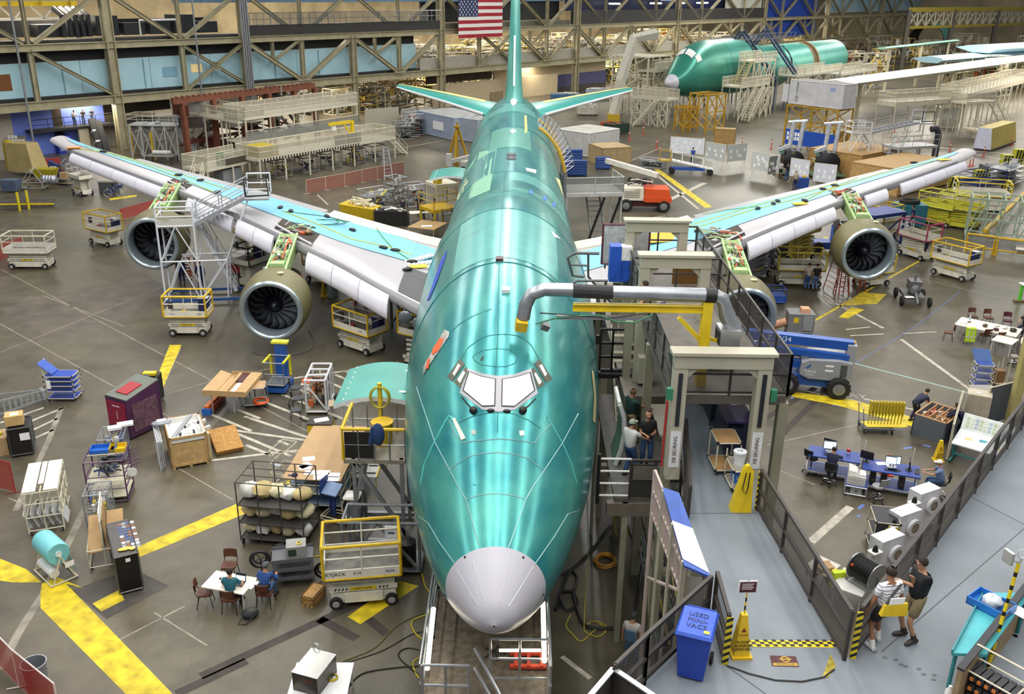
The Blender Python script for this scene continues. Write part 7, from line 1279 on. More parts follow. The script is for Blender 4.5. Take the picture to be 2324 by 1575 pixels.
# tool crate with two men
A,rz,L=base((2066,985),(2140,1010));t=thing('divided_crate','grey chest with wooden dividers where two men work','chest',A,rz);W=1.75;H=.95;m=M();m.b(.05,.05,.08,L-.05,W-.05,H-.25);
for a in ((0,0,L,.06),(0,W-.06,L,W),(0,0,.06,W),(L-.06,0,L,W)):m.b(a[0],a[1],.0,a[2],a[3],H)
m.obj('chest_body',mt('#5a6068',.5,0,.08),t);m=M()
for a in ((0,0,L,.05),(0,W-.05,L,W),(0,0,.05,W),(L-.05,0,L,W)):m.b(a[0],a[1],H,a[2],a[3],H+.04)
for k in range(1,5):m.b(L*k/5-.015,.05,H-.25,L*k/5+.015,W-.05,H+.01)
for k in range(1,3):m.b(L*.5,W*k/3-.015,H-.25,L-.05,W*k/3+.015,H+.01)
m.obj('wooden_divider',mt('#c49a6a',.6),t)
m=mess((L/2,W/2,H-.15),(L*.8,W*.8,.1),14,.03,3,6);m.obj('stored_part',[STEEL,PAPER,mt('#b04a3a')],t)
person('man in navy coveralls bending over the far side of the grey chest',G(2070,957),-1.2,shirt='#1a2038',pants='#1a2038',lean=1.0,hands=(V((-.1,.8,.75)),V((.15,.75,.7))),det=True);person('man in navy coveralls reaching across the end of the grey chest',G(2180,1000),1.05,shirt='#18203c',pants='#18203c',longsl=True,lean=.65,hands=(V((-.1,.75,.95)),V((.15,.8,.9))),det=True)
# yellow cone, drawing table, partitions, cabinet
signcone('yellow floor-boards-removed cone beside the drawing table',G(2128,1045),False)
A,rz,L=base((2150,1050),(2265,1085));t=thing('drawing_table','teal framed drafting table covered by white plans','drafting table',A,rz);W=1.0;TM=mt('#3a8a8c',.45);m=M();m.hexa([(0,0,.85),(L,0,.85),(L,W,1.1),(0,W,1.1),(0,0,.9),(L,0,.9),(L,W,1.15),(0,W,1.15)]);m.obj('table_top',mt('#e2e4e4',.5,0,.05,8),t);m=M();m.hexa([(0,W,1.1),(L,W,1.1),(L,W+.04,1.1),(0,W+.04,1.1),(0,W+.25,1.75),(L,W+.25,1.75),(L,W+.29,1.75),(0,W+.29,1.75)]);m.obj('back_board',mt('#dfe3e0'),t);m=M();R=random.Random(6)
for k in range(26):x=.15+(L-.4)*(k%9)/9;v=.25+.22*(k//9);m.hexa([(x,W+.25*v-.012,1.1+.65*v),(x+.12,W+.25*v-.012,1.1+.65*v),(x+.12,W+.25*v-.005,1.1+.65*v),(x,W+.25*v-.005,1.1+.65*v),(x,W+.25*v+.03,1.2+.65*v),(x+.12,W+.25*v+.03,1.2+.65*v),(x+.12,W+.25*v+.037,1.2+.65*v),(x,W+.25*v+.037,1.2+.65*v)],k%3)
m.obj('plan_block',[mt('#b9c8a4',.6),mt('#cfd6c0',.6),mt('#a8b8c4',.6)],t);m=M()
for x in (.05,L-.05):m.beam((x,.2,.88),(x,.4,.15),.06,.06);m.beam((x,0,.12),(x,W,.12),.06,.06);m.beam((x,W,1.1),(x,.5,.12),.06,.06)
m.beam((.05,.4,.3),(L-.05,.4,.3),.06,.06);m.obj('frame',TM,t);casters(t,L,W,.05)
m=M()
for x,y,c in ((.5,.5,0),(1.0,.6,1),(1.6,.4,0),(2.0,.6,2)):m.box((x,y,.9+.25*y+.004),(.3,.16,.004),.2,c,.245)
m.obj('paper_note',[mt('#d8c890',.6),mt('#4a98a4',.6),mt('#c4a8a0',.6)],t)
board('grey fabric partition beside the teal drafting table',(2148,1045),(2170,965),1.5,.1,'#5d6670',0,legs=False);board('dark grey partition behind the beige locker',(2230,968),(2298,950),1.75,.08,'#4f565e',0,legs=False)
A,rz,L=base((2180,970),(2222,978));t=thing('beige_locker','tall beige locker with a note on top','locker',A,rz);M().b(0,0,0,.95,.75,1.6).obj('locker_body',mt('#b5ab97'),t);M().b(.05,-.01,.05,.9,0,1.55).obj('locker_door',mt('#aaa08c'),t);M().box((.45,.35,1.61),(.2,.1,.02),.3).obj('note_pad',PAPER,t)
q=thing('green_tray','green plastic tray on top of the dark partition desk','tray',G(2222,905,1.0));M().b(-.35,-.25,0,.35,.25,.1).obj('tray_body',mt('#2f7a48'),q);M().box((0,0,.12),(.4,.25,.06)).obj('paper_stack',PAPER,q);t=table('low desk behind the dark grey partition with coloured trays',(2205,935),(2260,935),.8,.98,top='#8f8c84')
q=thing('yellow_tray','yellow plastic tray beside the green tray','tray',G(2255,895,1.0));M().b(-.3,-.15,0,.3,.15,.08).obj('tray_body',YEL,q)
p=G(2290,968);t=thing('steel_post','thick beige-yellow steel post standing behind the walkway railing','post',p);M().b(-.17,-.17,0,.17,.17,6.4).obj('post_body',mt('#a49a62',.5,0,.1),t)
t,L=cart('blue cart with stacked shelves and a blue sloping top near the white tables',(2207,882),(2248,886),.75,1.25,[.15,.5,.85,1.2],shelf='#24448f');M().hexa([(0,.6,1.2),(L,.6,1.2),(L,.62,1.2),(0,.62,1.2),(-.1,1.1,1.65),(L-.1,1.1,1.65),(L-.1,1.12,1.65),(-.1,1.12,1.65)]).obj('sloped_panel',mt('#34568f'),t)
t,L=cart('pipe stand holding a brown box beside the blue stacked cart',(2255,878),(2282,878),.6,1.3,[.15],shelf='#b8a888');q=thing('brown_box','brown wooden box on the low pipe stand','box',loc(t,.1,.1,.17));M().b(0,0,0,.4,.4,.6).obj('box_body',mt('#7a5a36',.6),q)
# white tables and chairs at the photo right
T1=table('long white table with clutter at the edge of the photo',(2160,765),(2300,795),1.55,.75,top='#e0dcce');T2=table('small white table in front of the long one',(2243,800),(2290,812),1.1,.72,top='#e0dcce');T3=table('white table cut by the photo edge',(2310,808),(2350,815),1.0,.72,top='#e0dcce')
chair('brown chair at the near corner of the long white table',G(2150,772),1.2);chair('brown chair on the near side of the long white table',G(2232,778),.1);chair('brown chair beside it nearer the photo edge',G(2262,785),.1);chair('brown chair at the far side of the long white table',G(2205,735),PI);chair('second brown chair at the far side of the long white table',G(2240,738),PI);chair('maroon chair across the long white table',G(2283,745),PI-.3,'#4a1626');stool('grey stool beside the blue stacked cart',G(2300,830),.4,'#8f877c',None,.5)
V1=chair('chair covered by a yellow-green safety vest',G(2193,778),-.1,'#3a2a20');q=thing('safety_vest','yellow-green safety vest hung on a chair back','vest',V1.location,-.1);m=M();m.hexa([(-.27,-.38,.2),(.27,-.38,.2),(.25,-.33,.2),(-.25,-.33,.2),(-.24,-.36,.95),(.24,-.36,.95),(.22,-.2,.97),(-.22,-.2,.97)]);m.obj('vest_cloth',mt('#b6d41e',.6),q);m=M();m.b(-.27,-.39,.45,.27,-.375,.5);m.b(-.12,-.39,.3,-.08,-.37,.94);m.b(.08,-.39,.3,.12,-.37,.94);m.obj('reflective_band',mt('#c9ccc4',.4),q)
for lb,nm,x,y,c,d in (('brown lunch bag on the long white table','lunch_bag',1.4,.6,'#5a4a30',(.16,.12,.09)),('dark red cap on the long white table','cap',2.0,.35,'#3a1a20',(.14,.16,.08)),('white takeaway box with red lid edge on the long table','food_box',1.9,1.1,'#e0d8d8',(.15,.12,.07)),('crumpled white napkin on the long white table','napkin',.45,.5,'#e4e4e2',(.13,.08,.03)),('clear water bottle on the long white table','bottle',.5,1.2,'#a9c4d0',(.05,.05,.17)),('tan wallet on the long white table','wallet',.55,.85,'#6a5236',(.12,.08,.03)),('white plastic bag on the far half of the long table','plastic_bag',2.3,1.0,'#e6e6e8',(.2,.13,.08)),('small white sandwich wrapper near the table corner','wrapper',.25,.35,'#dedad2',(.1,.06,.02)),('black cup on the long white table','cup',2.6,.95,'#201c1c',(.05,.05,.08))):
    q=thing(nm,lb,nm.replace('_',' '),loc(T1,x,y,.75),.4);M().sph((0,0,d[2]),d,10).obj(nm+'_body',mt(c,.6),q,60)
person('grey-haired person in black resting head on hands at the long table',G(2322,760),2.2,'sit',shirt='#1c1c20',pants='#2a2c34',hair='#a8a49c',hands=(V((-.05,.35,1.1)),V((.2,.4,.8))))
q=thing('laptop_bag','dark bag before the grey-haired person','bag',loc(T1,2.75,.75,.75));M().sph((0,0,.1),(.2,.15,.12),8).obj('bag_body',mt('#3a3430',.7),q,60)
t=thing('green_sawhorse','bright green post with a wooden foot at the photo edge','stand',G(2312,685));M().b(-.06,-.1,.1,.06,.1,1.1).obj('green_leg',mt('#5fc43a'),t);M().b(-.3,-.15,0,.3,.15,.1).obj('wooden_foot',mt('#6a5634',.7),t);M().b(-.1,-.3,1.1,.6,.3,1.15).obj('white_top',WHITE,t)
# blue boom lift
def boom(label,pa,pb,main,tur,dark,texts,flip=1,r=.5,arm=True,W=2.0,nm='boom_lift'):
    A,rz,L=base(pa,pb);t=thing(nm,label,'boom lift',A,rz);MM=mt(main,.4,0,.08,2);TU=mt(tur,.4,0,.06,2);DM=mt(dark,.5)
    M().b(-.35,.3,.4,L+.35,W-.3,.85).obj('chassis',DM,t)
    for x in (0,L):
        for y in (.05,W-.05):
            m=M();m.lathe([(r*.5,-.2),(r*.9,-.2),(r,-.12),(r,.12),(r*.9,.2),(r*.5,.2)],(x,y,r),'y',22);k=m.obj('tire',RUB,t,40);m=M()
            for i in range(14):a=2*PI*i/14;m.box((x+r*.98*cos(a),y-.06,r+r*.98*sin(a)),(.1,.14,.06),0,0,0,-a+.5);m.box((x+r*.98*cos(a+.2),y+.07,r+r*.98*sin(a+.2)),(.1,.14,.06),0,0,0,-a-.3)
            m.obj('tread',RUB,k);m=M();m.lathe([(.02,-.21),(r*.55,-.2),(r*.55,.2),(.02,.21)],(x,y,r),'y',18);m.lathe([(.02,-.25),(.12,-.24),(.12,-.2)],(x,y,r),'y',12);m.obj('rim',mt('#8d9094',.4,.4),k,40)
    return t,L,W,MM,TU,DM
t,L,W,MM,TU,DM=boom('blue boom lift with grey turret and four big tires',(1783,893),(1900,905),'#1c4f9e','#8f9296','#1c4f9e',())
m=M();prof=[(.5,1.0),(.55,1.55),(.9,1.72),(2.2,1.78),(2.75,1.7),(2.8,1.0),(2.2,.82),(.9,.82)];m.slab([(x,.1,z) for x,z in prof],(0,W-.3,0));tu=m.obj('turret_cover',TU,t);m=M()
for i in range(8):m.b(2.25,.09,1.05+.075*i,2.55,.1,1.09+.075*i)
m.obj('vent_slot',BLK,tu);text('Genie',.24,WHITE,tu,(.95,.09,1.2),(PI/2,0,0));text('2WD',.16,WHITE,tu,(.95,.09,1.02),(PI/2,0,0));M().slab([(.7,.095,1.3),(.95,.095,1.55),(.95,.095,1.45),(.8,.095,1.3)],(0,-.004,0)).obj('blue_emblem',MM,tu);m=M();m.b(1.6,.09,1.48,1.95,.1,1.56);m.b(1.6,.09,1.25,1.95,.1,1.33);m.obj('sticker',PAPER,tu)
M().b(2.5,.5,1.7,2.9,1.3,2.45).obj('boom_pivot',TU,t);M().sph((2.8,.9,2.5),.07,8).obj('beacon_lamp',mt('#e09a1e',.4),t)
m=M();m.beam((2.75,.9,2.35),(-3.2,.9,2.5),.45,.42);b_=m.obj('boom_arm',MM,t);m=M();m.beam((2.6,.55,1.85),(-2.4,.55,2.05),.3,.28);m.beam((2.2,1.25,1.55),(-1.6,1.25,1.75),.35,.3);m.beam((2.2,.7,1.25),(-2.6,.7,1.4),.35,.35);m.obj('lower_arm',MM,t);text('Z-30/34',.34,WHITE,b_,(-.55,.67,2.44),(PI/2,0.02,0));m=M();m.beam((-3.2,.9,2.4),(-3.4,.9,.9),.2,.2);m.b(-4.2,.2,.6,-3.3,1.6,.7);m.frame(-4.2,.2,.7,-3.3,1.6,1.7,.03);m.obj('basket',mt('#5a5c60'),t);M().b(.15,.28,.5,.3,.29,.75).obj('caution_sticker',YEL,t)
t,L,W,MM,TU,DM=boom('orange boom lift with cream boom beyond the fuselage',(1420,480),(1505,482),'#d2501e','#d9d2c0','#4a1f1c',(),r=.52)
m=M();m.hexa([(1.4,-.1,.9),(L+.55,-.1,.9),(L+.55,W,.9),(1.4,W,.9),(1.5,-.05,1.95),(L+.4,-.05,1.9),(L+.4,W,1.9),(1.5,W,1.95)]);m.b(1.5,-.15,.85,L+.62,W+.05,1.25);m.obj('counterweight',MM,t);m=M();m.hexa([(-.5,0,.95),(1.45,0,.95),(1.45,W,.95),(-.5,W,.95),(-.35,.05,1.9),(1.4,.05,2.0),(1.4,W-.05,2.0),(-.35,W-.05,1.9)]);c=m.obj('engine_cover',TU,t);m=M()
for i in range(4):m.b(-.2,-.012,1.2+.15*i,1.1,.0,1.24+.15*i)
m.obj('vent_slot',DGREY,c);text('SNORKEL',.12,BLK,c,(.9,.02,1.82),(PI/2,0,0));m=M();m.beam((2.6,W*.5,2.9),(-1.6,W*.5+3.2,3.5),.4,.4);m.obj('boom_arm',mt('#dcd8cc',.4),t);m=mess((1.2,W*.5,2.3),(2.2,.8,.6),24,.05,3,4);m.obj('boom_linkage',[TU,DGREY,BLK],t)
# grey air unit and engine trolley
A,rz,L=base((1787,760),(1838,762));t=thing('air_unit','grey portable air unit with an orange duct hose','machine',A,rz);M().b(0,0,.15,1.35,.95,1.2).obj('unit_body',mt('#7b7d7e'),t);M().b(.25,-.01,.7,.5,0,1.0).obj('yellow_label',YEL,t);m=M();m.frame(0,0,.15,1.35,.95,1.2,.025);m.b(.75,-.06,.3,1.25,0,1.1);m.obj('pipework',mt('#8d9092'),t);m=M();m.b(.65,.2,1.2,1.1,.7,1.45);m.path([(.0,.5,.6),(-.6,.7,.3),(-1.2,.9,.25)],.22,10);m.obj('orange_hose',mt('#dba482',.7),t,50);casters(t,1.35,.95,.08)
t2=thing('small_case','dark red case on the floor behind the grey air unit','case',G(1808,722));M().b(-.35,-.25,0,.35,.25,.45).obj('case_body',mt('#4a2422'),t2)
A,rz,L=base((2045,693),(2108,697));t=thing('bottle_trolley','four-wheeled grey trolley carrying a pressure tank','trolley',A,rz);m=M();m.b(.2,.2,.35,L-.2,1.9,.5);m.beam((L/2,-.5,.3),(L/2,.4,.75),.12,.12);m.obj('frame',mt('#6d6e6c',.5,.3),t);m=M();m.lathe([(.02,.3),(.32,.45),(.32,1.5),(.02,1.7)],(L/2,0,.85),'y',16);m.b(L/2-.35,.5,1.1,L/2+.35,1.4,1.35);m.tube((L/2,.9,1.3),(L/2,.9,1.7),.06,8);m.obj('tank',mt('#77777a',.35,.5),t,40);M().box((L/2-.4,.0,.55),(.55,.3,.02),.3).obj('paper_sheet',PAPER,t)
for x in (0,L):
    for y in (0,1.7):m=M();wheel(m,(x,y,.3),.3,.16,'x');m.obj('tire',RUB,t,40)
# machines below the railing
for i,p in enumerate(((1988,1320),(2030,1258),(2075,1205))):
    a=G(*p);t=thing('white_cabinet',('white machine cabinet with round cutout nearest the viewer','middle white machine cabinet with round cutout','white machine cabinet farthest along the railing')[i],'machine',a,.5,None);m=M();m.b(0,0,0,1.0,.5,1.45);m.obj('cabinet_body',mt('#e0e0e4',.4),t);m=M();m.lathe([(.18,0),(.3,0),(.3,.12),(.18,.12)],(.62,-.14,.9),'y',20,0,False);m.obj('round_guard',mt('#d6d6d8',.4),t);m=M();m.lathe([(.17,-.02),(.17,.1)],(.62,-.1,.9),'y',18);m.obj('dark_disc',mt('#a09080',.4,.3),t);q=M();q.b(-.35,-.05,0,-.27,.05,1.2);q.b(-.5,-.15,1.2,-.12,.15,1.24);q.lathe([(.1,1.24),(.06,1.4),(.02,1.45)],(-.31,0,0),'z',10,1);q.obj('caster_post',[WHITE,BLK],t)
t,L=cart('cream pipe rack with black yellow-striped panels below the walkway',(1975,1262),(2030,1268),1.1,1.35,[.2,.75,1.3],shelf='#26262a');m=M();m.hexa([(.05,-.02,.7),(.25,-.02,.7),(.6,-.02,1.2),(.4,-.02,1.2),(.05,-.04,.7),(.25,-.04,.7),(.6,-.04,1.2),(.4,-.04,1.2)]);m.hexa([(L*.55,-.02,.7),(L*.75,-.02,.7),(L*.95,-.02,1.2),(L*.75,-.02,1.2),(L*.55,-.04,.7),(L*.75,-.04,.7),(L*.95,-.04,1.2),(L*.75,-.04,1.2)]);m.obj('yellow_stripe',YEL,t);M().b(.02,0,.72,L-.02,.03,1.28).obj('black_panel',mt('#26262a'),t)
T5=table('white table carrying a black cable reel below the railing',(1880,1380),(1948,1405),1.2,.8,top='#dddcd6');q=thing('cable_reel','large reel wound with black cable on the white table','reel',loc(T5,.75,.7,.8),T5.rotation_euler.z-.4);m=M();m.lathe([(.05,-.4),(.42,-.4),(.42,-.37),(.05,-.37)],(0,0,.45),'x',24);m.lathe([(.05,.37),(.42,.37),(.42,.4),(.05,.4)],(0,0,.45),'x',24);m.obj('reel_flange',mt('#b9bbbd',.3,.7),q,40);m=M();m.lathe([(.3,-.36)]+[(.36 if i%2 else .33,-.36+.72*i/16) for i in range(17)]+[(.3,.36)],(0,0,.45),'x',20);m.obj('black_cable',BLK,q);m=M();m.frame(-.45,-.3,.02,.45,.3,.12,.015);m.tube((-.42,0,.05),(-.42,0,.45),.02,5);m.tube((.42,0,.05),(.42,0,.45),.02,5);m.obj('reel_stand',STEEL,q);M().sph((-.3,-.3,.6),.05,8).obj('orange_knob',ORANGE,q)
chair('brown chair behind the ramp railing near the cable reel',G(1850,1320),.5);c2=chair('chair with a yellow-green vest by the cable reel table',G(1885,1345),.2);q=thing('safety_vest','yellow-green safety vest over a chair by the cable reel','vest',c2.location,.2);m=M();m.hexa([(-.25,-.36,.5),(.25,-.36,.5),(.25,-.18,.5),(-.25,-.18,.5),(-.22,-.36,.98),(.22,-.36,.98),(.22,-.2,.98),(-.22,-.2,.98)]);m.obj('vest_cloth',mt('#c4dc1e',.6),q)
T6=table('cluttered pale table right behind the ramp railing',(1818,1330),(1868,1355),.9,.75,top='#cfc8bc');q=thing('cardboard_box','open cardboard box on the cluttered pale table','box',loc(T6,.5,.3,.75),.3);M().b(-.25,-.2,0,.25,.2,.15).obj('box_body',CARD,q);q=thing('yellow_bucket','yellow bucket on the cluttered pale table','bucket',loc(T6,.95,.2,.75));M().lathe([(.1,0),(.12,.22)],n=12).obj('bucket_body',YEL,q)
# -- MIDDLE DISTANCE, photo left
CR2=mt('#cfc9b4',.5,0,.1,1);NETC=net('#b9b4a2',.05,.4);NETG=net('#8b8d88',.05,.5)
def stage(label,pa,pb,W,z,H=1.1,sides='frbl',mat=None,scr=NETC,n=None,nm='work_platform',cat='platform',legs=True,brace=False,th=.25,onz=None):
    """deck on legs; pa, pb = front edge of the deck at height z in the photo"""
    A,rz,L=base(pa,pb,z);A.z=0;t=thing(nm,label,cat,A,rz);mat=mat or CR2;M().b(0,0,z-th,L,W,z).obj('deck',mat,t);m=M();s=M();n=n or max(1,round(L/3))
    if legs:
        for i in range(n+1):
            for y in (.1,W-.1):
                m.beam((.1+(L-.2)*i/n,y,0),(.1+(L-.2)*i/n,y,z-th),.12,.12)
                if brace and i<n:m.beam((.1+(L-.2)*i/n,y,.2),(.1+(L-.2)*(i+1)/n,y,z-th),.08,.08);m.beam((.1+(L-.2)*i/n,y,z-th),(.1+(L-.2)*(i+1)/n,y,.2),.08,.08)
        m.obj('leg_frame' if brace else 'leg',mat,t)
    m=M();ed={'f':((0,0),(L,0)),'b':((0,W),(L,W)),'l':((0,0),(0,W)),'r':((L,0),(L,W))}
    for k in sides:
        (x0,y0),(x1,y1)=ed[k];l=math.hypot(x1-x0,y1-y0);q=max(1,round(l/1.8))
        for i in range(q+1):x,y=x0+(x1-x0)*i/q,y0+(y1-y0)*i/q;m.tube((x,y,z),(x,y,z+H),.035,4)
        for h in (.55*H,H):m.tube((x0,y0,z+h),(x1,y1,z+h),.03,4)
        s.b(min(x0,x1)-.004,min(y0,y1)-.004,z+.05,max(x0,x1)+.004,max(y0,y1)+.004,z+H-.04)
    m.obj('guard_rail',mat,t)
    if scr and sides:s.obj('rail_screen',scr,t)
    return t,L
def flight(par,p,q,w,mat,n=10,rails=True):
    p,q=V(p),V(q);d=q-p;s=V((-d.y,d.x,0)).normalized()*w/2;m=M();m.beam(p-s,q-s,.06,.22);m.beam(p+s,q+s,.06,.22)
    for i in range(n):c=p+d*(i+.5)/n;a=math.atan2(d.y,d.x);m.box(c,(.26,w,.04),a)
    m.obj('stair',mat,par);m=M();u=V((0,0,1))
    if rails:
        for sg in (s,-s):
            for h in (.5,1):m.tube(p+sg+u*h,q+sg+u*h,.03,4)
            for k in (0,.5,1):m.tube(p+sg+d*k,p+sg+d*k+u,.03,4)
        m.obj('stair_rail',mat,par)
t,L=stage('long low cream staging platform with screened rails behind the far wing',(588,362),(898,310),3.2,2.3);flight(t,(L,1.2,2.3),(L+2.6,1.2,0),.9,CR2,8);m=M()
for i in range(36):m.b(.2+L*.7*i/36,-.02,2.05,.35+L*.7*i/36,0,2.28)
m.obj('hazard_stripe',BLK,t);LS=t
for k,(x,c) in enumerate(((2.5,'#8a7a1e'),(6,'#24345a'),(9,'#6a6c70'),(12.5,'#6e706c'),(15.5,'#5a3a2c'))):q=thing('stored_frame',('yellow','blue','grey','pale','brown')[k]+' rack stored under the long low staging platform','rack',loc(t,x,.8,0),t.rotation_euler.z);m=M();m.frame(0,0,.1,2,1.4,1.5,.05);m.obj('frame',STEEL,q);mess((1,.7,.6),(1.7,1.1,.9),14,.05,2,k).obj('stored_goods',[mt(c,.5),DGREY],q)
M().b(L*.52,.02,2.4,L*.72,.05,3.35).obj('grey_panel',mt('#8e9396',.4,.3),t);m=M();m.b(.6,.3,2.3,2.6,2.6,3.3);m.obj('yellow_screen',mt('#b3a01e'),t)
q=thing('yellow_hoist','yellow jib hoist standing before the long staging platform','hoist',G(803,366),LS.rotation_euler.z);m=M();m.b(-.15,-.15,0,.15,.15,4.3);m.b(-3.2,-.12,4.0,.15,.12,4.3);m.beam((0,0,2.6),(-1.2,0,4.0),.15,.15);m.obj('hoist_post',YEL,q);m=M();m.beam((0,-.1,1.6),(-1.1,-.2,0),.12,.12);m.beam((0,-.1,1.6),(1.1,-.2,0),.12,.12);m.obj('brace',YEL,q);M().box((-2.6,0,3.7),(.4,.3,.4)).obj('hoist_unit',WHITE,q)
q=thing('white_sign','blank white sign leaning on the yellow hoist','sign',loc(q,.5,-.3,.9),q.rotation_euler.z);M().b(-.35,0,0,.35,.04,1.4).obj('sign_panel',PAPER,q)
t,L=stage('cream lower staging with stair and green panel at the far wing',(470,385),(585,360),3.0,1.9,sides='flb');flight(t,(0,.8,1.9),(-2.4,-.4,0),.9,CR2,7);M().b(1.4,.1,2.0,2.3,.15,3.1).obj('green_panel',mt('#2f7a50'),t);M().b(2.4,-.1,1.95,5,1.2,2.5).obj('dark_bench',mt('#4a4638'),t)
q=thing('grey_cabinet','grey cabinets standing under the cream lower staging','cabinet',loc(t,2.3,.4,0),t.rotation_euler.z);m=M();m.b(0,0,0,1.2,1.2,1.4);m.b(1.25,0,0,2.4,1.2,1.4);m.obj('cabinet_body',mt('#83868a'),q)
t,L=stage('upper cream staging deck with screened rails and tall legs',(556,268),(812,233),3.0,5.2);UPS=t;M().b(0,0,2.7,L,3,2.85).obj('lower_deck',CR2,t);m=M();m.tube((0,0,3.9),(L,0,3.9),.04,4);m.obj('middle_rail',CR2,t);M().b(0,-.01,2.85,L,.01,3.8).obj('rail_screen',NETG,t);flight(t,(L*.4,.6,2.85),(L*.52,.6,5.2),.9,CR2,8,False)
t,L=stage('upper cream staging wing reaching toward the aircraft',(388,249),(540,275),3.0,4.9);flight(t,(1.5,.5,2.0),(4.2,.5,4.9),.9,CR2,9,False)
q=thing('gantry_beam','rust red gantry beam above the upper staging','gantry',UPS.matrix_basis@V((-3,6.5,0)),UPS.rotation_euler.z);RU=mt('#7a4630',.6,0,.2,2);m=M();m.b(0,0,6.3,19.5,.5,6.9)
for i in range(28):m.b(.3+.68*i,-.15,6.9,.5+.68*i,.2,7.0)
m.obj('beam',RU,q);m=M()
for x in (1,5,9,13,17,20.4):m.b(x*.95,0,0,x*.95+.45,.5,6.3)
m.obj('beam_leg',RU,q);mess((10.5,1.2,4),(19,1.2,5),50,.12,3,2).obj('fixture',[mt('#5a2a20',.6),mt('#3a2e2a',.6),mt('#8a8880')],q)
q=stepladder('tall aluminum step ladder behind the pink mesh barrier',(873,408),(892,407),2.9,'#b9bcc0',spread=1.9)
def container(label,pa,pb,W,H,col,z=0,nm='container',L=None,roof=None,ribs=26,doors=True):
    A,rz,l=base(pa,pb,z);L=L or l;t=thing(nm,label,'container',A,rz);m=M();m.b(.05,.05,.1,L-.05,W-.05,H-.05)
    for i in range(ribs):x=.1+(L-.25)*i/ribs;m.b(x,0,.12,x+(L/ribs)*.5,.05,H-.1);m.b(x,W-.05,.12,x+(L/ribs)*.5,W,H-.1)
    m.obj('corrugated_wall',mt(col,.5,0,.12,1),t);m=M();m.frame(.03,.03,.08,L-.03,W-.03,H-.04,.07);m.obj('corner_frame',mt(col,.5,0,.1),t);m=M()
    for i in range(12):y=W*i/12;m.b(.05,y,H-.06,L-.05,y+W/24,H)
    m.obj('roof',mt(roof or col,.6,0,.15,1),t)
    if doors:
        m=M();m.b(L-.04,.1,.15,L+.0,W-.1,H-.12)
        for y in (.5,1.0,W-1.0,W-.5):m.tube((L+.03,y,.2),(L+.03,y,H-.2),.025,4)
        m.obj('door',mt(col,.5),t)
    return t,L
t,L=container('blue-grey corrugated container with a notice on its side',(946,300),(1032,320),5.5,2.7,'#9fabc0',roof='#c4c4c0');q=M().b(L*.45,-.05,.9,L*.72,-.02,1.9).obj('notice',PAPER,t);container('second blue-grey container behind the yellow tripod',(1040,318),(1085,325),7,2.7,'#a3adba',roof='#bdbdb8')
q=thing('tripod_jack','tall yellow tripod jack beside the fuselage','jack',G(1038,388));m=M()
for a in (0,2.1,4.2):m.tube((1.5*cos(a+.4),1.5*sin(a+.4),0),(.12*cos(a),.12*sin(a),4.2),.13,8)
m.lathe([(.14,.3),(.14,4.3),(.3,4.3),(.3,4.5),(.08,4.5),(.08,4.9)],n=12);m.obj('jack_leg',mt('#c79a1c',.45,0,.1),q,50)
q=thing('white_truck','white lift boom parked behind the tripod jack','lift',G(1018,395));m=M();m.beam((0,0,1.2),(3.2,1.5,1.8),.35,.35);m.b(-.2,-.2,.8,.3,.3,2.0);m.b(1.2,.4,.3,3.4,2.2,1.1);m.obj('boom',WHITE,q);m=M();wheel(m,(1.4,.4,.35),.35,.2,'y');wheel(m,(3.1,.4,.35),.35,.2,'y');m.obj('tire',RUB,q)
# balcony with three watchers, vending machine, cushions
z=2.75;t=thing('balcony','dark balcony where three people watch from the lower wall','balcony',wallp(-9,0,-1.4),math.atan2(WD.y,WD.x));M().b(0,0,z-.25,14,2.2,z).obj('deck',mt('#2b2926',.6),t);m=M();m.frame(0,.05,z,14,.1,z+1.1,.03)
for i in range(1,8):m.tube((14*i/8,.05,z),(14*i/8,.05,z+1.1),.03,4)
m.tube((0,.05,z+.55),(14,.05,z+.55),.025,4);m.obj('guard_rail',BLK,t);m=M()
for x in (.2,7,13.8):m.beam((x,2,0),(x,2,z-.25),.15,.15)
m.obj('post',DARK,t)
for i,(lb,c) in enumerate((('person in white shirt leaning on the balcony rail','#d5d8dc'),('person in black shirt in the middle of the balcony group','#1a1c22'),('person in navy leaning at the end of the balcony group','#20263a'))):person(lb,loc(t,4.9+1.0*i,.7,z),t.rotation_euler.z+PI,shirt=c,pants='#33496e',lean=.35,hands=(V((-.2,.5,1.1)),V((.2,.5,1.1))))
q=thing('vending_machine','blue soft drink vending machine against the violet wall','vending machine',wallp(-6.3,0,-1.9),math.atan2(WD.y,WD.x));M().b(0,0,0,1.5,.8,1.9).obj('machine_body',mt('#26399c',.4),q);M().b(.1,-.02,1.25,1.4,0,1.8).obj('sign_panel',mt('#2a48b8',.4,0,0,1,.4),q);text('PEPSI',.34,PAPER,q,(.8,-.03,1.5),(PI/2,0,0));m=M();m.b(.15,-.02,.3,1.0,0,1.15);m.obj('display_window',mt('#8fa0c8',.3,0,.4,20),q)
q=thing('foam_cushion','long black foam cushions leaning upright behind the far wing tip','cushion',G(232,352),-.75);m=M();m.beam((0,0,.2),(-2.8,.6,3.4),.7,.5);m.beam((.3,.5,.2),(-2.5,1.1,3.2),.6,.5);m.obj('cushion_body',mt('#1c1d20',.7),q);m=M();m.beam((-.9,.2,1.2),(-1.0,.2,1.35),.75,.56);m.beam((-1.8,.4,2.2),(-1.9,.4,2.35),.75,.56);m.obj('strap',PAPER,q)
q=thing('cream_pillar_sign','cream lit panel beside the vending machine','panel',wallp(-4,0,-1.6),math.atan2(WD.y,WD.x));M().b(0,0,0,1.1,.3,2.6).obj('panel_body',mt('#d9cdb0'),q)
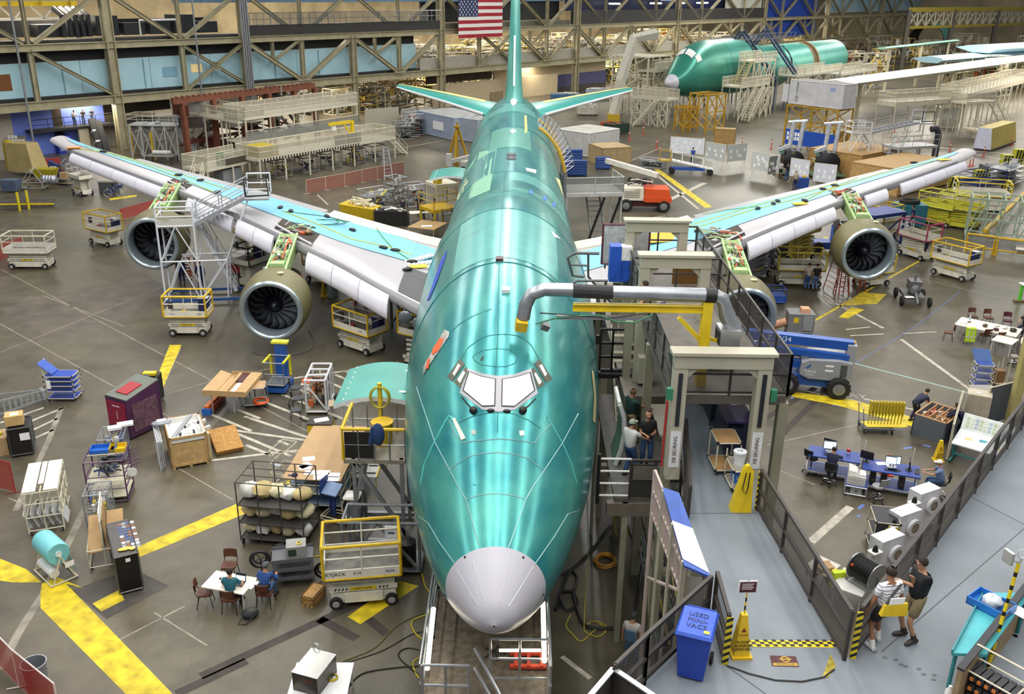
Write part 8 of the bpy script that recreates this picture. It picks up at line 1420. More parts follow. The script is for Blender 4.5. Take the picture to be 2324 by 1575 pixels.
t=thing('tan_generator','tan wedge-sided ground unit with yellow cloth on top','machine',G(42,398),-.35);m=M();m.hexa([(-1.2,0,.3),(2.0,0,.3),(2.0,1.9,.3),(-1.2,1.9,.3),(-1.1,.0,3.0),(1.3,.3,3.0),(1.3,1.7,3.0),(-1.1,1.7,3.0)]);m.obj('unit_body',mt('#b5a26c',.5,0,.12,1),t);m=M();m.sph((-1.2,.5,3.05),(.5,.4,.15),8);m.b(-1.6,.2,.4,-1.2,.9,2.9);m.obj('yellow_cloth',[mt('#b39d1e',.7),NAVY][0],t)
t=thing('yellow_hopper','yellow hopper on a flat cart beside the tan ground unit','hopper',G(78,418),.0);m=M();m.hexa([(.2,.2,.4),(1.6,.2,.4),(1.6,1,.4),(.2,1,.4),(-.2,0,1.35),(2.0,0,1.35),(2.0,1.2,1.35),(-.2,1.2,1.35)]);m.obj('hopper_body',mt('#a89c1c'),t);M().b(-.3,0,.2,2.6,1.2,.32).obj('flat_cart',DGREY,t)
q=thing('silver_coil','silver wrapped hose drum beside the yellow hopper','drum',G(98,418,.35));M().lathe([(.35,0)]+[(.42 if i%2 else .36,.1+i*.13) for i in range(9)]+[(.3,1.3)],(0,0,.42),'x',16).obj('drum_body',mt('#a4a8b0',.3,.6),q)
t=thing('blue_tub','grey-blue plastic tub trolley at the photo edge','tub',G(2,438));m=M();m.hexa([(.1,.1,.15),(1.3,.1,.15),(1.3,1,.15),(.1,1,.15),(0,0,1.1),(1.45,0,1.1),(1.45,1.15,1.1),(0,1.15,1.1)]);m.obj('tub_body',mt('#54627a'),t);casters(t,1.4,1,.08)
for i,(p,c,lb) in enumerate((((52,432),'#b8b8b4','pale metal frame trolley beside the grey-blue tub'),((122,410),'#8f9396','grey bracket frame on wheels next to the blue screen'))):t=thing('frame_trolley',lb,'trolley',G(*p));m=M();m.frame(0,0,.2,1.8,1,.7,.04);m.beam((0,0,.7),(.9,0,1.9-i*.3),.06,.06);m.beam((1.8,0,.7),(.9,0,1.9-i*.3),.06,.06);m.beam((0,1,.7),(.9,1,1.9),.06,.06);m.beam((1.8,1,.7),(.9,1,1.9),.06,.06);m.tube((.9,0,1.6),(.9,1,1.9),.04,5);m.obj('frame',mt(c,.4,.4),t);mess((.9,.5,.7),(1.4,.8,.4),10,.04,2,i).obj('fittings',[STEEL,mt('#6a3a30')],t);casters(t,1.8,1,.1)
q=thing('blue_bin','navy screen bin beside the bracket frame','bin',G(113,412));M().hexa([(0,0,0),(.9,0,0),(.9,.7,0),(0,.7,0),(.1,.1,1.9),(.9,.1,1.5),(.9,.6,1.5),(.1,.6,1.9)]).obj('bin_body',mt('#1f2f66'),q);M().b(.2,-.0,1.1,.8,.08,1.4).obj('label',PAPER,q)
t,L=cart('small pipe cart with a brown carton beside the white scissor lift',(132,420),(156,422),.8,1.0,[.2,.6],shelf='#8a7a58');q=thing('carton','brown carton on the small pipe cart','box',loc(t,.2,.1,.62));M().b(0,0,0,.7,.55,.5).obj('carton_body',CARD,q)
q=thing('grey_bin','dark grey lidded bin behind the bicycles','bin',G(226,440));M().b(0,0,0,1.3,1.1,1.0).obj('bin_body',mt('#4c4e52'),q);M().b(-.05,-.05,1.0,1.35,1.15,1.15).obj('lid',mt('#9a958a'),q)
for i,(p,c) in enumerate((((246,447),'#2a4a94'),((252,441),'#3a3f4a'))):q=thing('bicycle',('blue bicycle parked nearest beside the grey bin','dark bicycle with a basket parked behind the blue one')[i],'bicycle',G(*p),.1);bw=M();[bw.path([(x+.33*cos(a),0,.34+.33*sin(a)) for a in [2*PI*k/18 for k in range(18)]],.022,4,0,True) for x in (0,1.05)];bw.obj('wheel',mt('#b4b6ba',.4,.4),q);fr=M();[fr.tube(a,b,.025,5) for a,b in (((0,0,.34),(.4,0,.36)),((.4,0,.36),(.3,0,.9)),((.3,0,.85),(.85,0,.85)),((.4,0,.36),(.85,0,.8)),((0,0,.34),(.3,0,.85)),((1.05,0,.34),(.88,0,1.0)),((.88,-.28,1.02),(.88,.28,1.02)))];fr.obj('bicycle_frame',mt(c,.4),q);M().box((.28,0,.93),(.25,.14,.06)).obj('saddle',BLK,q);M().b(.95,-.2,.8,1.25,.2,1.05).obj('basket',mt('#28365e'),q)
for i,p in enumerate(((45,478),(66,474))):q=thing('bollard',('yellow bollard post nearer the photo edge','yellow bollard post farther from the photo edge')[i],'bollard',G(*p));M().cyl((0,0,0),.1,1.5).obj('bollard_post',mt('#dcc820'),q)
q=thing('pit_trough','grey floor trough with yellow edge at the photo edge','trough',G(-30,478),.35);m=M();m.b(0,0,.02,5,.08,.5);m.b(0,1.3,.02,5,1.4,.5);m.b(0,.08,.02,5,1.3,.1);m.obj('trough_body',mt('#6a6660',.6,0,.2),q);M().beam((0,-.05,.5),(5,-.05,.25),.12,.12).obj('yellow_edge',YEL,q)
q=thing('notice_board','fence notice board covered with pinned papers','board',G(78,352)+V((0,-3,0)),.1);m=M();R=random.Random(9);m.b(-.9,0,.9,.9,.05,2.5);m.obj('board_panel',mt('#8a8478',.6),q);m=M();[m.b(x,-.03,zz,x+.28,-.01,zz+.34) for x,zz in [(-.85+.34*(k%5),1+.4*(k//5)) for k in range(18)]];m.obj('pinned_paper',PAPER,q)
barrier('rust red mesh barrier behind the bracket frame',[(75,395),(105,388),(140,385)],1.2,post='#8a5a4a',line=.6)
for i,(px,py) in enumerate(((303,350),(350,365))):q=thing('yellow_post',('thin yellow post left of the pipe trestle','thin yellow post right of the pipe trestle')[i],'post',G(px,py));M().b(-.08,-.08,0,.08,.08,3.0).obj('post_body',mt('#d0a91c'),q)
q=thing('pipe_trestle','trestle bench with white rolls behind the far wing','trestle',G(330,372),-.1);m=M();[m.b(.25*k,0,.75,.25*k+.12,1.6,.82) for k in range(12)];m.obj('slat_top',mt('#a5a49c'),q);m=M();[m.beam((x,y,0),(x,y,.75),.1,.1) for x in (.1,2.8) for y in (.1,1.5)];m.obj('leg',mt('#4a2a4c'),q);m=M();m.lathe([(.18,0),(.18,1.9)],(.3,1.4,1.02),'x',10);m.lathe([(.18,0),(.18,1.6)],(.4,1.1,1.02),'x',10);m.obj('white_roll',WHITE,q)
# scaffold frames right of the column
t,L=stage('white pipe scaffold frames left of the staging',(288,283),(400,285),2.5,3.6,1.0,'fblr',mt('#bfc0bc',.4),None,4,'scaffold','scaffold',True,True,.1);mess((L/2,1.2,3.2),(L*.9,1.5,1.2),22,.04,2,31).obj('hung_fitting',[STEEL,WHITE],t)
q=thing('silver_tubes','bundle of long silver tubes standing by the staging','tubes',G(425,360),0);m=M();[m.tube((.22*k,0,.2),(.22*k-1.1,.8,4.6),.13,7) for k in range(6)];m.obj('tube_body',mt('#b8bcc4',.25,.7),q,50)
# -- white stair tower over the far wing
def tower(label,p0,rz,zl,zt,run,sc=1,dark=True):
    t=thing('stair_tower',label,'stair tower',p0,rz);WM=mt('#e0e3e8',.4,.15,.05);m=M();w=1.5
    for x in (0,2.0):
        for y in (0,w):m.tube((x,y,0),(x,y,zl+1.1),.06,6)
    for zz in (zl*.55,zl):
        for a,b in (((0,0),(2,0)),((2,0),(2,w)),((2,w),(0,w)),((0,w),(0,0))):m.tube((*a,zz),(*b,zz),.05,5)
    for y in (0,w):
        for x0,x1 in ((0,1),(1,2)):m.tube((x0*1.,y,zl*(.55 if x0==0 else 1)),(x1*1.,y,zl*(1 if x0==0 else .55)),.04,5);m.tube((x0,y,.1 if x0==0 else zl*.55),(x1,y,zl*.55 if x0==0 else .1),.045,5)
        m.tube((2,y,.2),(2+run*.55,y,zl*.55),.05,5);m.tube((2+run*.55,y,zl*.55),(2+run,y,zt-.3),.05,5);m.tube((2,y,zl*.55),(2+run*.55,y,zl*.55),.05,5);m.tube((2+run*.55,y,zl*.55),(2+run*.5,y,0),.05,5)
    m.obj('tube_frame',WM,t);M().b(0,0,zl-.1,2,w,zl).obj('landing',mt('#9a9da2',.4,.4),t)
    m=M()
    for a,b in (((0,0),(2,0)),((0,0),(0,w)),((0,w),(2,w))):
        for h in (.55,1.1):m.tube((*a,zl+h),(*b,zl+h),.04,5)
    m.obj('landing_rail',WM,t);M().b(0,-.02,zl,2,.01,zl+.65).obj('landing_screen',NETC,t)
    flight(t,(2,w/2,zl),(2+run,w/2,zt),w*.8,mt('#aeb2b8',.35,.4),11);flight(t,(2+run*.6,w+.6,.1),(1.8,w+.6,zl),.9,WM,12)
    m=M();x=2+run;M().b(x,-.2,zt-.1,x+1.3,w+.2,zt).obj('top_landing',mt('#aeb2b8',.35,.4),t)
    for y in (-.2,w+.2):m.tube((x,y,zt),(x,y,zt+1.1),.045,5);m.tube((x+1.3,y,zt),(x+1.3,y,zt+1.1),.045,5);m.tube((x,y,zt+1.1),(x+1.3,y,zt+1.1),.045,5);m.tube((x,y,zt+.55),(x+1.3,y,zt+.55),.04,5)
    m.obj('top_rail',WM,t);m=M()
    for y in (-.24,w+.24):m.path([(x+.05,y,zt+.15),(x,y,zt+1.1),(x+1.25,y,zt+1.15),(x+1.3,y,zt+.2),(x+.05,y,zt+.15)],.055,6)
    m.obj('black_padding',BLK,t,50);m=M();[m.beam((0,y,.2),(6.2,y,.2),.14,.14) for y in (-.1,w+.4)];m.beam((0,-.1,.2),(0,w+.4,.2),.14,.14);m.beam((6.2,-.1,.2),(6.2,w+.4,.2),.14,.14);m.obj('blue_base',mt('#234f8c',.45),t);return t
tower('white tubular stair tower on a blue base reaching over the far wing',G(378,690),.18,4.6,6.1,3.0)
# people and racks behind the far wing
def mini_rack(label,pa,pb,W,H,cols,seed,nm='storage_rack',cat='rack',group=None,frame=None):
    A,rz,L=base(pa,pb);t=thing(nm,label,cat,A,rz,group);m=M();m.frame(0,0,.08,L,W,H,.035)
    for k in range(1,4):m.b(0,0,H*k/4-.02,L,W,H*k/4+.02)
    m.obj('frame',frame or STEEL,t);mess((L/2,W/2,H*.55),(L*.9,W*.85,H*.85),26,.05,len(cols),seed).obj('stored_goods',[mt(c,.6) for c in cols],t);return t
mini_rack('wire rack with grey bundles behind the far wing root',(835,490),(895,480),1.6,1.9,('#a9aaa4','#8d8f88','#c9b83a','#d4d0c0'),41);mini_rack('tall wire rack beside the one with yellow cloth',(897,470),(925,465),1.5,2.4,('#b9b8b0','#8d8f88','#d4d0c0'),42);mini_rack('orange-shelved rack behind the seated workers',(927,472),(966,468),1.2,1.9,('#c8602a','#e0dcd4','#9a9a98'),43)
q=thing('yellow_tub','yellow cart with cream pipes just behind the far flap','cart',G(770,500),-.3);m=M();m.hexa([(.2,.2,.1),(2.8,.2,.1),(2.8,1.4,.1),(.2,1.4,.1),(0,0,1.3),(3.0,0,1.1),(3,1.6,1.1),(0,1.6,1.3)]);m.obj('cart_body',mt('#c4a71c'),q);mess((1.6,.8,1.4),(2.4,1.2,.6),20,.06,1,4).obj('cream_pipe',[mt('#ded6b8')],q)
q=thing('black_counter','black counter with cream cluttered top behind the far flap','counter',G(850,512),-.05);M().b(0,0,0,2.6,.9,1.15).obj('counter_body',BLK,q);mess((1.3,.45,1.25),(2.4,.7,.2),16,.04,3,6).obj('counter_clutter',[WHITE,CREAM,DGREY],q)
for i,(p,c,pt,lb) in enumerate((((915,497),'#1c2030','#2a2c34','dark-haired person in navy behind the small desk'),((952,490),'#23283a','#2a3040','person in navy beyond the man in brown'),((960,502),'#6f5e4a','#3a4258','man in brown jacket at the table behind the wing'),((988,500),'#20263c','#27304a','man in navy standing with folded arms near the fuselage'))):person(lb,G(*p),(0,PI,.3,1.2)[i],shirt=c,pants=pt,bald=i==3)
table('small white table among the workers behind the wing',(932,508),(975,505),.9,.8);q=table('table topped with brown board behind the far flap',(925,545),(985,552),2.4,1.0,top='#a98a5c');p=thing('paper','white papers on the brown board table','paper',loc(q,1.2,.8,1.0));M().box((0,0,.01),(.8,.4,.015),.2).obj('sheet',PAPER,p)
t,L=stage('yellow railed work stand below the far cargo door',(985,478),(1040,470),2.2,1.6,sides='flr',mat=mt('#c9a51e'),scr=None);flight(t,(L*.5,0,1.6),(L*.5,-1.6,0),.8,STEEL,6,False);t,L=stage('small upper stand with yellow bin under the far cargo door',(990,420),(1040,415),2,3.0,sides='f',scr=None);q=thing('yellow_bin','yellow bin on the stand under the far cargo door','bin',loc(t,.4,.6,3.0));M().lathe([(.35,0),(.42,.8),(.3,.8)],n=14).obj('bin_body',mt('#d0b01e'),q)
for a,b,lb,kw in (((537,560),(548,565),'scissor lift glimpsed behind the white stair tower',{}),((575,655),(615,640),'scissor lift with black padded rail beside the inner engine',dict(rail='#2a2a2c',deck=1.5,stretch=1)),((700,640),(740,650),'scissor lift under the far wing behind the inner engine',dict(stuff=False))):lift(lb,a,b,1.1,L=2.1,seed=1,**kw)
q=thing('red_kiosk','red and white parts bin behind the stair tower','bin',G(520,630));M().b(0,0,.3,1.2,1.2,1.0).obj('bin_body',mt('#b03026'),q);m=M();m.hexa([(-.05,-.05,1.0),(1.25,-.05,1.0),(1.25,1.25,1.0),(-.05,1.25,1.0),(-.05,.2,1.3),(1.2,.2,1.3),(1.2,1.2,1.5),(0,1.2,1.5)]);m.obj('lid',WHITE,q);M().b(.1,.1,0,1.1,1.1,.3).obj('foot',DGREY,q)
for p,c,lb in (((415,645),'#24386e','person in blue coveralls behind the stair tower legs'),((458,655),'#1f2c5a','person in navy coveralls and red cap under the stair tower')):person(lb,G(*p),.4,shirt=c,pants=c,longsl=True,cap='#a83028' if 'red' in lb else None)
q=thing('orange_cart','orange slatted cart behind the outermost engine','cart',G(402,630));m=M();m.frame(0,0,.1,.9,.9,1.3,.04);[m.b(0,-.02,.2+.2*k,.9,.0,.3+.2*k) for k in range(5)];m.obj('frame',mt('#c05a34'),q)
q=thing('steel_drum','clear plastic wrapped drum beneath the far wing','drum',G(757,672));M().lathe([(.35,0),(.36,1.2),(.3,1.3)],n=16).obj('drum_body',mt('#8a9896',.3,.2,.2),q,50)
for i,px in enumerate((815,838)):q=thing('red_jack',('red and silver jack under the far slat','second red and silver jack under the far slat')[i],'jack',G(px,690));m=M();[m.tube((.4*cos(a),.4*sin(a),0),(0,0,1.6),.06,5) for a in (0,2.1,4.2)];m.tube((0,0,.3),(0,0,2.4),.1,8);m.obj('jack_leg',mt('#b83240'),q)
t,L=stage('grey truss stand under the far wing root',(880,655),(930,670),3,2.2,sides='',mat=STEEL,scr=None,brace=True)
# straps, sandbags and hoses on the wings
def onwing(sg,px,py):return S(px,py,.05,WB[sg])
def strap(label,sg,pix,col='#c4c83a',r=.03):
    P=[onwing(sg,a[0]+(b[0]-a[0])*k/6,a[1]+(b[1]-a[1])*k/6) for a,b in zip(pix,pix[1:]) for k in range(7)];P=[p for p in P if p]
    if len(P)>2:t=thing('safety_line',label,'safety line',(0,0,0));M().path(P,r,5).obj('webbing',mt(col,.6),t)
for lb,sg,pix in (('yellow safety line along the far wing tip',-1,[(165,336),(240,348),(320,372),(400,402),(490,440)]),('pale green line along the middle of the far wing cover',-1,[(190,332),(300,362),(420,400),(520,432)]),('yellow safety line near the far wing front edge',-1,[(640,480),(720,510),(800,545),(880,562),(935,580)]),('green line crossing the far wing cover',-1,[(845,507),(868,540),(893,568),(935,595)]),('dark hose line along the rear of the far wing cover',-1,[(650,482),(740,493),(790,505),(845,508)]),
    ('yellow safety line along the near wing',1,[(1575,520),(1700,480),(1800,455),(1880,432),(2000,395),(2120,366)]),('green line along the rear of the near wing cover',1,[(1540,500),(1650,478),(1720,470)]),('yellow line beside the open bay on the near wing',1,[(1820,460),(1870,435),(1960,400)]),('pale line along the middle of the near wing cover',1,[(1560,515),(1700,472),(1850,432),(2000,385)])):strap(lb,sg,pix,'#2f6a50' if 'hose' in lb else '#4f9a4a' if lb.startswith('green') else '#cdc63a')
for i,(sg,p) in enumerate(((-1,(235,347)),(-1,(332,361)),(-1,(405,400)),(-1,(455,412)),(-1,(492,439)),(-1,(636,474)),(-1,(660,482)),(-1,(742,494)),(-1,(800,525)),(-1,(870,565)),(-1,(897,571)),(-1,(935,597)),(-1,(925,615)),(1,(1583,527)),(1,(1720,476)),(1,(1755,465)),(1,(1765,459)),(1,(1826,458)),(1,(1868,432)),(1,(1895,424)),(1,(1988,385)),(1,(2074,372)))):
    c=onwing(sg,*p)
    if c:q=thing('weight_bag','black weight bag resting on a wing cover line','weight bag',c,.3*i,'weight bags on the wings');M().sph((0,0,.05),(.3,.16,.09),8).obj('bag_body',BLK,q,60)
for sg,p,c,lb in ((-1,(950,607),'#d8bd2a','yellow pad at the far wing root'),(-1,(168,337),'#e08a2a','orange and yellow pad at the far wing tip'),(1,(1815,464),'#d8c02a','yellow pad on the near wing'),(1,(1517,540),'#dca62e','big yellow sheet on the near wing root'),(1,(2142,364),'#d8c22a','yellow pad at the near wing tip')):
    c_=onwing(sg,*p)
    if c_:q=thing('yellow_pad',lb,'pad',c_,.3);s_=1.6 if 'sheet' in lb else .45;M().b(-s_,-s_*.6,0,s_,s_*.6,.03).obj('pad_sheet',mt(c,.6),q)
for i in range(3):c=onwing(-1,955+12*i,590+10*i);q=thing('track_mat','white ridged walkway mat lying at the far wing root','mat',c,.9-.5*i,'white mats on the far wing');m=M();m.b(-1,-.22,0,1,.22,.06);[m.b(-.95+.25*k,-.22,.06,-.85+.25*k,.22,.1) for k in range(8)];m.obj('mat_body',WHITE,q)
c=onwing(-1,740,507);q=thing('hose_coil','green hose coil lying on the far wing cover','hose',c);M().path([(1.0*cos(a)*(1+.3*sin(a*.7)),.6*sin(a),.03) for a in [2*PI*i/14 for i in range(36)]],.03,5).obj('coil',mt('#2f6a50'),q)
c=onwing(1,1330,545);
if c:person('worker in navy kneeling at the near wing root',c,1.2,'sit',shirt='#1c2240',pants='#1c2240',lean=.9,sit=.3,longsl=True,hands=(V((-.1,.6,.2)),V((.2,.6,.2))))
# -- MIDDLE DISTANCE, photo right
t=thing('arch_stand','yellow edged arched access frame hugging the aft fuselage','stand');m=M();s=M()
def g(tt,a,k):q=fsec(tt,a);return V((q.x*k,q.y,5.2+(q.z-5.2)*k))
for tt in (47.5,51.5):m.path([g(tt,a,1.13) for a in [1.05-.9*i/12 for i in range(13)]],.12,6)
for i in range(13):a=1.05-.9*i/12;s.tube(g(47.5,a,1.13),g(51.5,a,1.13),.04,4);s.tube(g(49.5,a,1.13),g(49.5,a,1.36),.035,4);s.tube(g(47.5,a,1.13),g(49.5,a,1.36),.03,4)
s.path([g(49.5,a,1.36) for a in [1.05-.9*i/12 for i in range(13)]],.04,5);m.obj('yellow_edge',mt('#c79c22'),t);s.obj('tube_frame',STEEL,t);m=M();e0,e1=[g(tt,.15,1.13) for tt in (47.5,51.5)];m.tube(e0,(e0.x,e0.y,0),.09,6);m.tube(e1,(e1.x,e1.y,0),.09,6);m.obj('post',STEEL,t)
t,L=stage('white railed platform with stairs beside the fuselage above the near wing',(1284,440),(1415,437),3.0,4.0,sides='flr',scr=NETG,mat=mt('#b9bab6'));flight(t,(L*.6,-.5,.1),(L*.6,2.5,3.8),1.0,mt('#8f9294',.4,.4),12,False);m=M();[m.beam((x,-.05,.1),(x+1.2,-.05,3.7),.14,.14) for x in (1.6,2.8)];m.obj('black_brace',BLK,t)
for i,(p,d,z,lb) in enumerate((((1284,378),(1.7,.8,1.7),0,'tall blue tool cabinet beside the aft fuselage'),((1288,400),(1.9,.9,1.5),0,'wide blue drawer cabinet in front of the tall one'),((1352,385),(1.5,.9,1.2),0,'blue cabinet with a sheet on it beside the big crate'))):q=thing('tool_cabinet',lb,'cabinet',G(*p));M().b(0,0,.1,d[0],d[1],d[2]).obj('cabinet_body',mt('#234a96',.45),q);m=M();[m.b(.1,-.02,.3+.25*k,d[0]-.1,0,.33+.25*k) for k in range(int(d[2]/.3))];m.obj('drawer_handle',mt('#8fa8d4',.4),q);casters(q,d[0],d[1],.08)
container('white storage container with open end beside the aft fuselage',(1262,345),(1335,357),5.5,2.6,'#c9c9c6',roof='#d4d2ca');container('brown container beside the white one',(1352,350),(1376,345),4,2.5,'#5a3026',ribs=10)
for pa,pb,c,lb in (((1363,300),(1388,305),'#a8521f','orange dumpster beyond the aft fuselage'),((1388,307),(1427,303),'#1f3a30','dark green dumpster beside the orange one')):A,rz,L=base(pa,pb);q=thing('dumpster',lb,'dumpster',A,rz);m=M();m.b(0,0,.1,L,1.6,.2);[m.b(*a) for a in ((0,0,.1,L,.08,1.3),(0,1.52,.1,L,1.6,1.3),(0,0,.1,.08,1.6,1.3),(L-.08,0,.1,L,1.6,1.3))];m.obj('dumpster_body',mt(c,.5),q);m=M();m.frame(0,0,.1,L,1.6,1.3,.05);m.obj('rim',mt(c,.5),q)
wcrate('big tan shipping crate beyond the fuselage',(1366,378),(1432,374),3.4,1.9,col='#b89f74');wcrate('wooden crate in front of the second airplane',(1618,330),(1665,333),1.5,2.0,col='#a98850');wcrate('big tan crate behind the near wing tip',(2035,447),(2150,420),5,2.5,col='#b8935c');wcrate('second big tan crate under the white stair tower',(1950,408),(2040,388),6,2.4,col='#b08a50');wcrate('small crate under the container frame',(1888,322),(1922,325),1.5,1.4,col='#a08048')
def conveyor(label,p,rz,L=4.2):
    t=thing('belt_loader',label,'belt loader',G(*p),rz);m=M();m.beam((0,0,1.35),(L,0,.55),.9,.14);m.obj('white_ramp',WHITE,t);m=M();[m.box((L*k/9,0,1.44-.8*k/9),(.05,.8,.04)) for k in range(10)];m.obj('cleat',GREY,t);m=M()
    for y in (-.5,.5):m.tube((0,y,2.2),(L,y,1.4),.03,5);[m.tube((L*k/4,y,1.35-.8*k/4),(L*k/4,y,2.2-.8*k/4),.03,5) for k in range(5)]
    m.obj('hand_rail',WHITE,t);m=M();m.path([(-1.2,-.5,1.3),(-1.2,-.5,2.3),(-.1,-.5,2.3),(-.1,-.5,1.3)],.05,5);m.path([(-1.2,.5,1.3),(-1.2,.5,2.3),(-.1,.5,2.3),(-.1,.5,1.3)],.05,5);m.b(-1.3,-.5,1.25,0,.5,1.35);m.obj('yellow_rail',mt('#b89a3a'),t);M().b(0,-.4,.4,L-.8,.4,.7).obj('blue_base',mt('#2450a0',.45),t);m=M();[wheel(m,(x,y,.3),.3,.16,'y') for x in (.1,L-.3) for y in (-.5,.5)];m.obj('tire',RUB,t,40);return t
conveyor('white belt loader on blue wheels in the open floor beyond the near wing',(1522,393),-.12);mini_rack('grey equipment cart with steel fittings left of the belt loader',(1450,380),(1500,385),1.4,.9,('#9a9ca0','#c4c4c0','#7a7c80'),51)
for i,(a,b,z0,f) in enumerate((((1520,352),(1596,358),.35,'#dadde4'),((1598,378),(1643,387),.9,'#b9bdba'),((1647,387),(1690,382),.9,'#b9bdba'),((1703,402),(1764,412),.8,'#c4c7c6'),((1740,415),(1763,410),.8,'#6d706e'),((1790,412),(1832,420),.6,'#d2d3dc'),((1843,422),(1893,428),.5,'#ced0da'))):board(('large white planning board behind the belt loader','grey whiteboard with six papers beside the planning board','grey whiteboard angled at the end of that row','whiteboard covered with papers left of the two visitors','dark glass board edge beside the papered whiteboard','white drawing board before the first engine stand','white drawing board before the second engine stand')[i],a,b,1.7,z0,f,14 if i in (0,3) else 6,'standing boards' if 0 else None,seed=i)
def engstand(label,p):
    t=thing('engine_stand',label,'engine',G(*p));M().b(-1.6,-1.2,.2,1.6,1.2,.4).obj('green_base',mt('#6f8a6a'),t);m=M();m.lathe([(.6,-1.4),(1.05,-1.2),(1.05,.3),(.8,.5),(.6,1.5)],(0,0,1.5),'y',20);m.obj('engine_core',mt('#26272b',.4,.4,.3,4),t,50);mess((0,0,1.7),(2.3,2.4,1.7),34,.05,4,int(p[0])).obj('engine_piping',[mt('#c9c04a'),STEEL,mt('#2a2a2e'),STEEL],t);m=M();[m.tube((x,.6,2.2),(x+.15,.6,5.2),.22,8) for x in (-.1,.9)];m.tube((-.5,.6,5.1),(1.4,.6,5.25),.16,7);m.beam((-1.4,-.4,2.5),(-.3,-.4,3.0),.35,.3);m.obj('wrapped_pipe',mt('#c8ccd4',.35,.3,.15),t,50);m=M();m.beam((-1.2,-.3,2.2),(-.8,-.3,2.8),.3,.3);m.obj('teal_cover',mt('#5a9a8c'),t);m=M();[m.beam((x,y,.4),(x*.5,y,1.4),.12,.12) for x in (-1.4,1.4) for y in (-.9,.9)];m.obj('stand_leg',DGREY,t)
engstand('dark engine on a stand with silver wrapped pipes nearer the whiteboards',(1790,395));engstand('second dark engine on a stand with silver wrapped pipes near the white stair tower',(1870,400))
for p,sh,pt,rz,lb,sc in (((1571,372),'#2a4fa0','#1c2030',.2,'person in blue shirt standing at the planning board',0),((1769,405),'#b9bcc0','#1d1f24',-.3,'visitor in grey shirt and black shorts at the boards',1),((1785,410),'#1a1d26','#44608c',.2,'visitor in black top and jeans at the boards',0),((1803,430),'#a39d84','#26304a',.1,'worker in khaki shirt and cap beside a small blue cabinet',0),((1831,658),'#b8b2a4','#3f5f94',.1,'man in pale shirt and jeans seen from behind at the lift',0),((1849,660),'#15171c','#5d78a4',.1,'man in black jacket and light jeans at the lift',0),((2095,590),'#1c2446','#1c2446',.3,'worker in navy walking between the two lifts',0),((1795,110),'#a8a8a8','#444',0,'',0)):
    if lb:person(lb,G(*p),rz,shirt=sh,pants=pt,shorts=bool(sc),cap='#a08a5a' if 'cap' in lb else None)
q=thing('small_cabinet','small blue drawer cabinet with yellow top box beside the khaki worker','cabinet',G(1808,428));M().b(0,0,0,1.1,.7,1.0).obj('cabinet_body',mt('#2a4a94'),q);M().box((.7,.35,1.1),(.3,.25,.2)).obj('yellow_box',YEL,q)
for i,p in enumerate(((1428,318),(1460,305),(1490,338),(1537,328),(1596,330),(1683,335),(1750,338),(1845,350),(2030,300),(2155,345),(2200,378),(2207,376),(2232,355),(2310,372),(2295,330),(2035,335))):q=thing('delineator_post','slim orange-red delineator post on a flat foot','post',G(*p),0,'delineator posts');M().lathe([(.22,0),(.22,.05),(.055,.06),(.05,1.15),(.02,1.18)],n=10).obj('post_body',mt('#c8402a'),q,40);M().lathe([(.06,.8),(.06,.95)],n=10,cap=False).obj('white_band',PAPER,q)
# lifts on the photo right
lift('cream scissor lift with yellow rails and a blue box right of the outer engine',(2117,622),(2168,636),1.25,seed=0,L=2.4,txt=());lift('scissor lift with magenta padded rails where a worker stands',(2040,578),(2072,588),1.2,rail='#a82a5a',L=2.2,stuff=False,stretch=1,deck=1.5);person('worker in navy standing on the magenta-railed lift',G(2062,572)+V((.2,.8,1.5)),1.0,shirt='#1f2a5a',pants='#1f2a5a')
lift('yellow-green scissor lift farther from the viewer of the pair',(2085,505),(2120,512),1.6,rail='#c9c43a',pad=True,tub='#c9c43a',lower='#c9c43a',L=2.6,deck=1.5,stretch=1,stuff=False);lift('yellow-green scissor lift nearer the viewer of the pair',(2130,513),(2172,520),1.7,rail='#c9c43a',pad=True,tub='#c9c43a',lower='#c9c43a',L=2.8,deck=1.6,stretch=1,stuff=False)
lift('white scissor lift with yellow top rail beside the striped blocks',(2172,478),(2235,482),1.8,rail='#d8c02a',L=4,deck=1.4,stuff=False);lift('navy scissor lift behind the white one with yellow top rail',(2215,452),(2262,446),1.8,rail='#26346a',tub='#26346a',lower='#c8c8c8',L=3.5,stuff=False,deck=1.2)
lift('cream scissor lift where two men in jeans stand',(1771,650),(1838,652),1.2,seed=2,L=2.7,stuff=False,rail='#d8c020');lift('raised yellow scissor lift under the near wing between the engines',(1800,600),(1835,592),1.2,rail='#b8a428',tub='#b3a24a',lower='#b3a24a',L=2.4,deck=2.1,stretch=1,stuff=False);lift('yellow scissor lift close to the inner engine on the photo right',(1700,640),(1735,630),1.1,rail='#c4a81e',tub='#b8aa7c',lower='#8f9098',L=2.4,deck=2.3,stretch=1,stuff=False);t=lift('blue platform lift with yellow rails under the near wing',(1752,610),(1785,605),1.0,rail='#d4b81e',tub='#1f4a9a',lower='#3a3e48',L=1.7,deck=2.2,stretch=1,stuff=False,txt=(('GS-1930',.45,.2,'#dfe6f2'),));lift('cream lift low behind the outer engine on the photo right',(1965,655),(1990,652),1.1,L=2.0,stuff=False,rail='#c9b83a',deck=.95);lift('lift with yellow rail left of the magenta-railed one',(2000,545),(2025,540),1.1,L=2.0,stuff=False,rail='#c9a81e',deck=1.4,stretch=1)
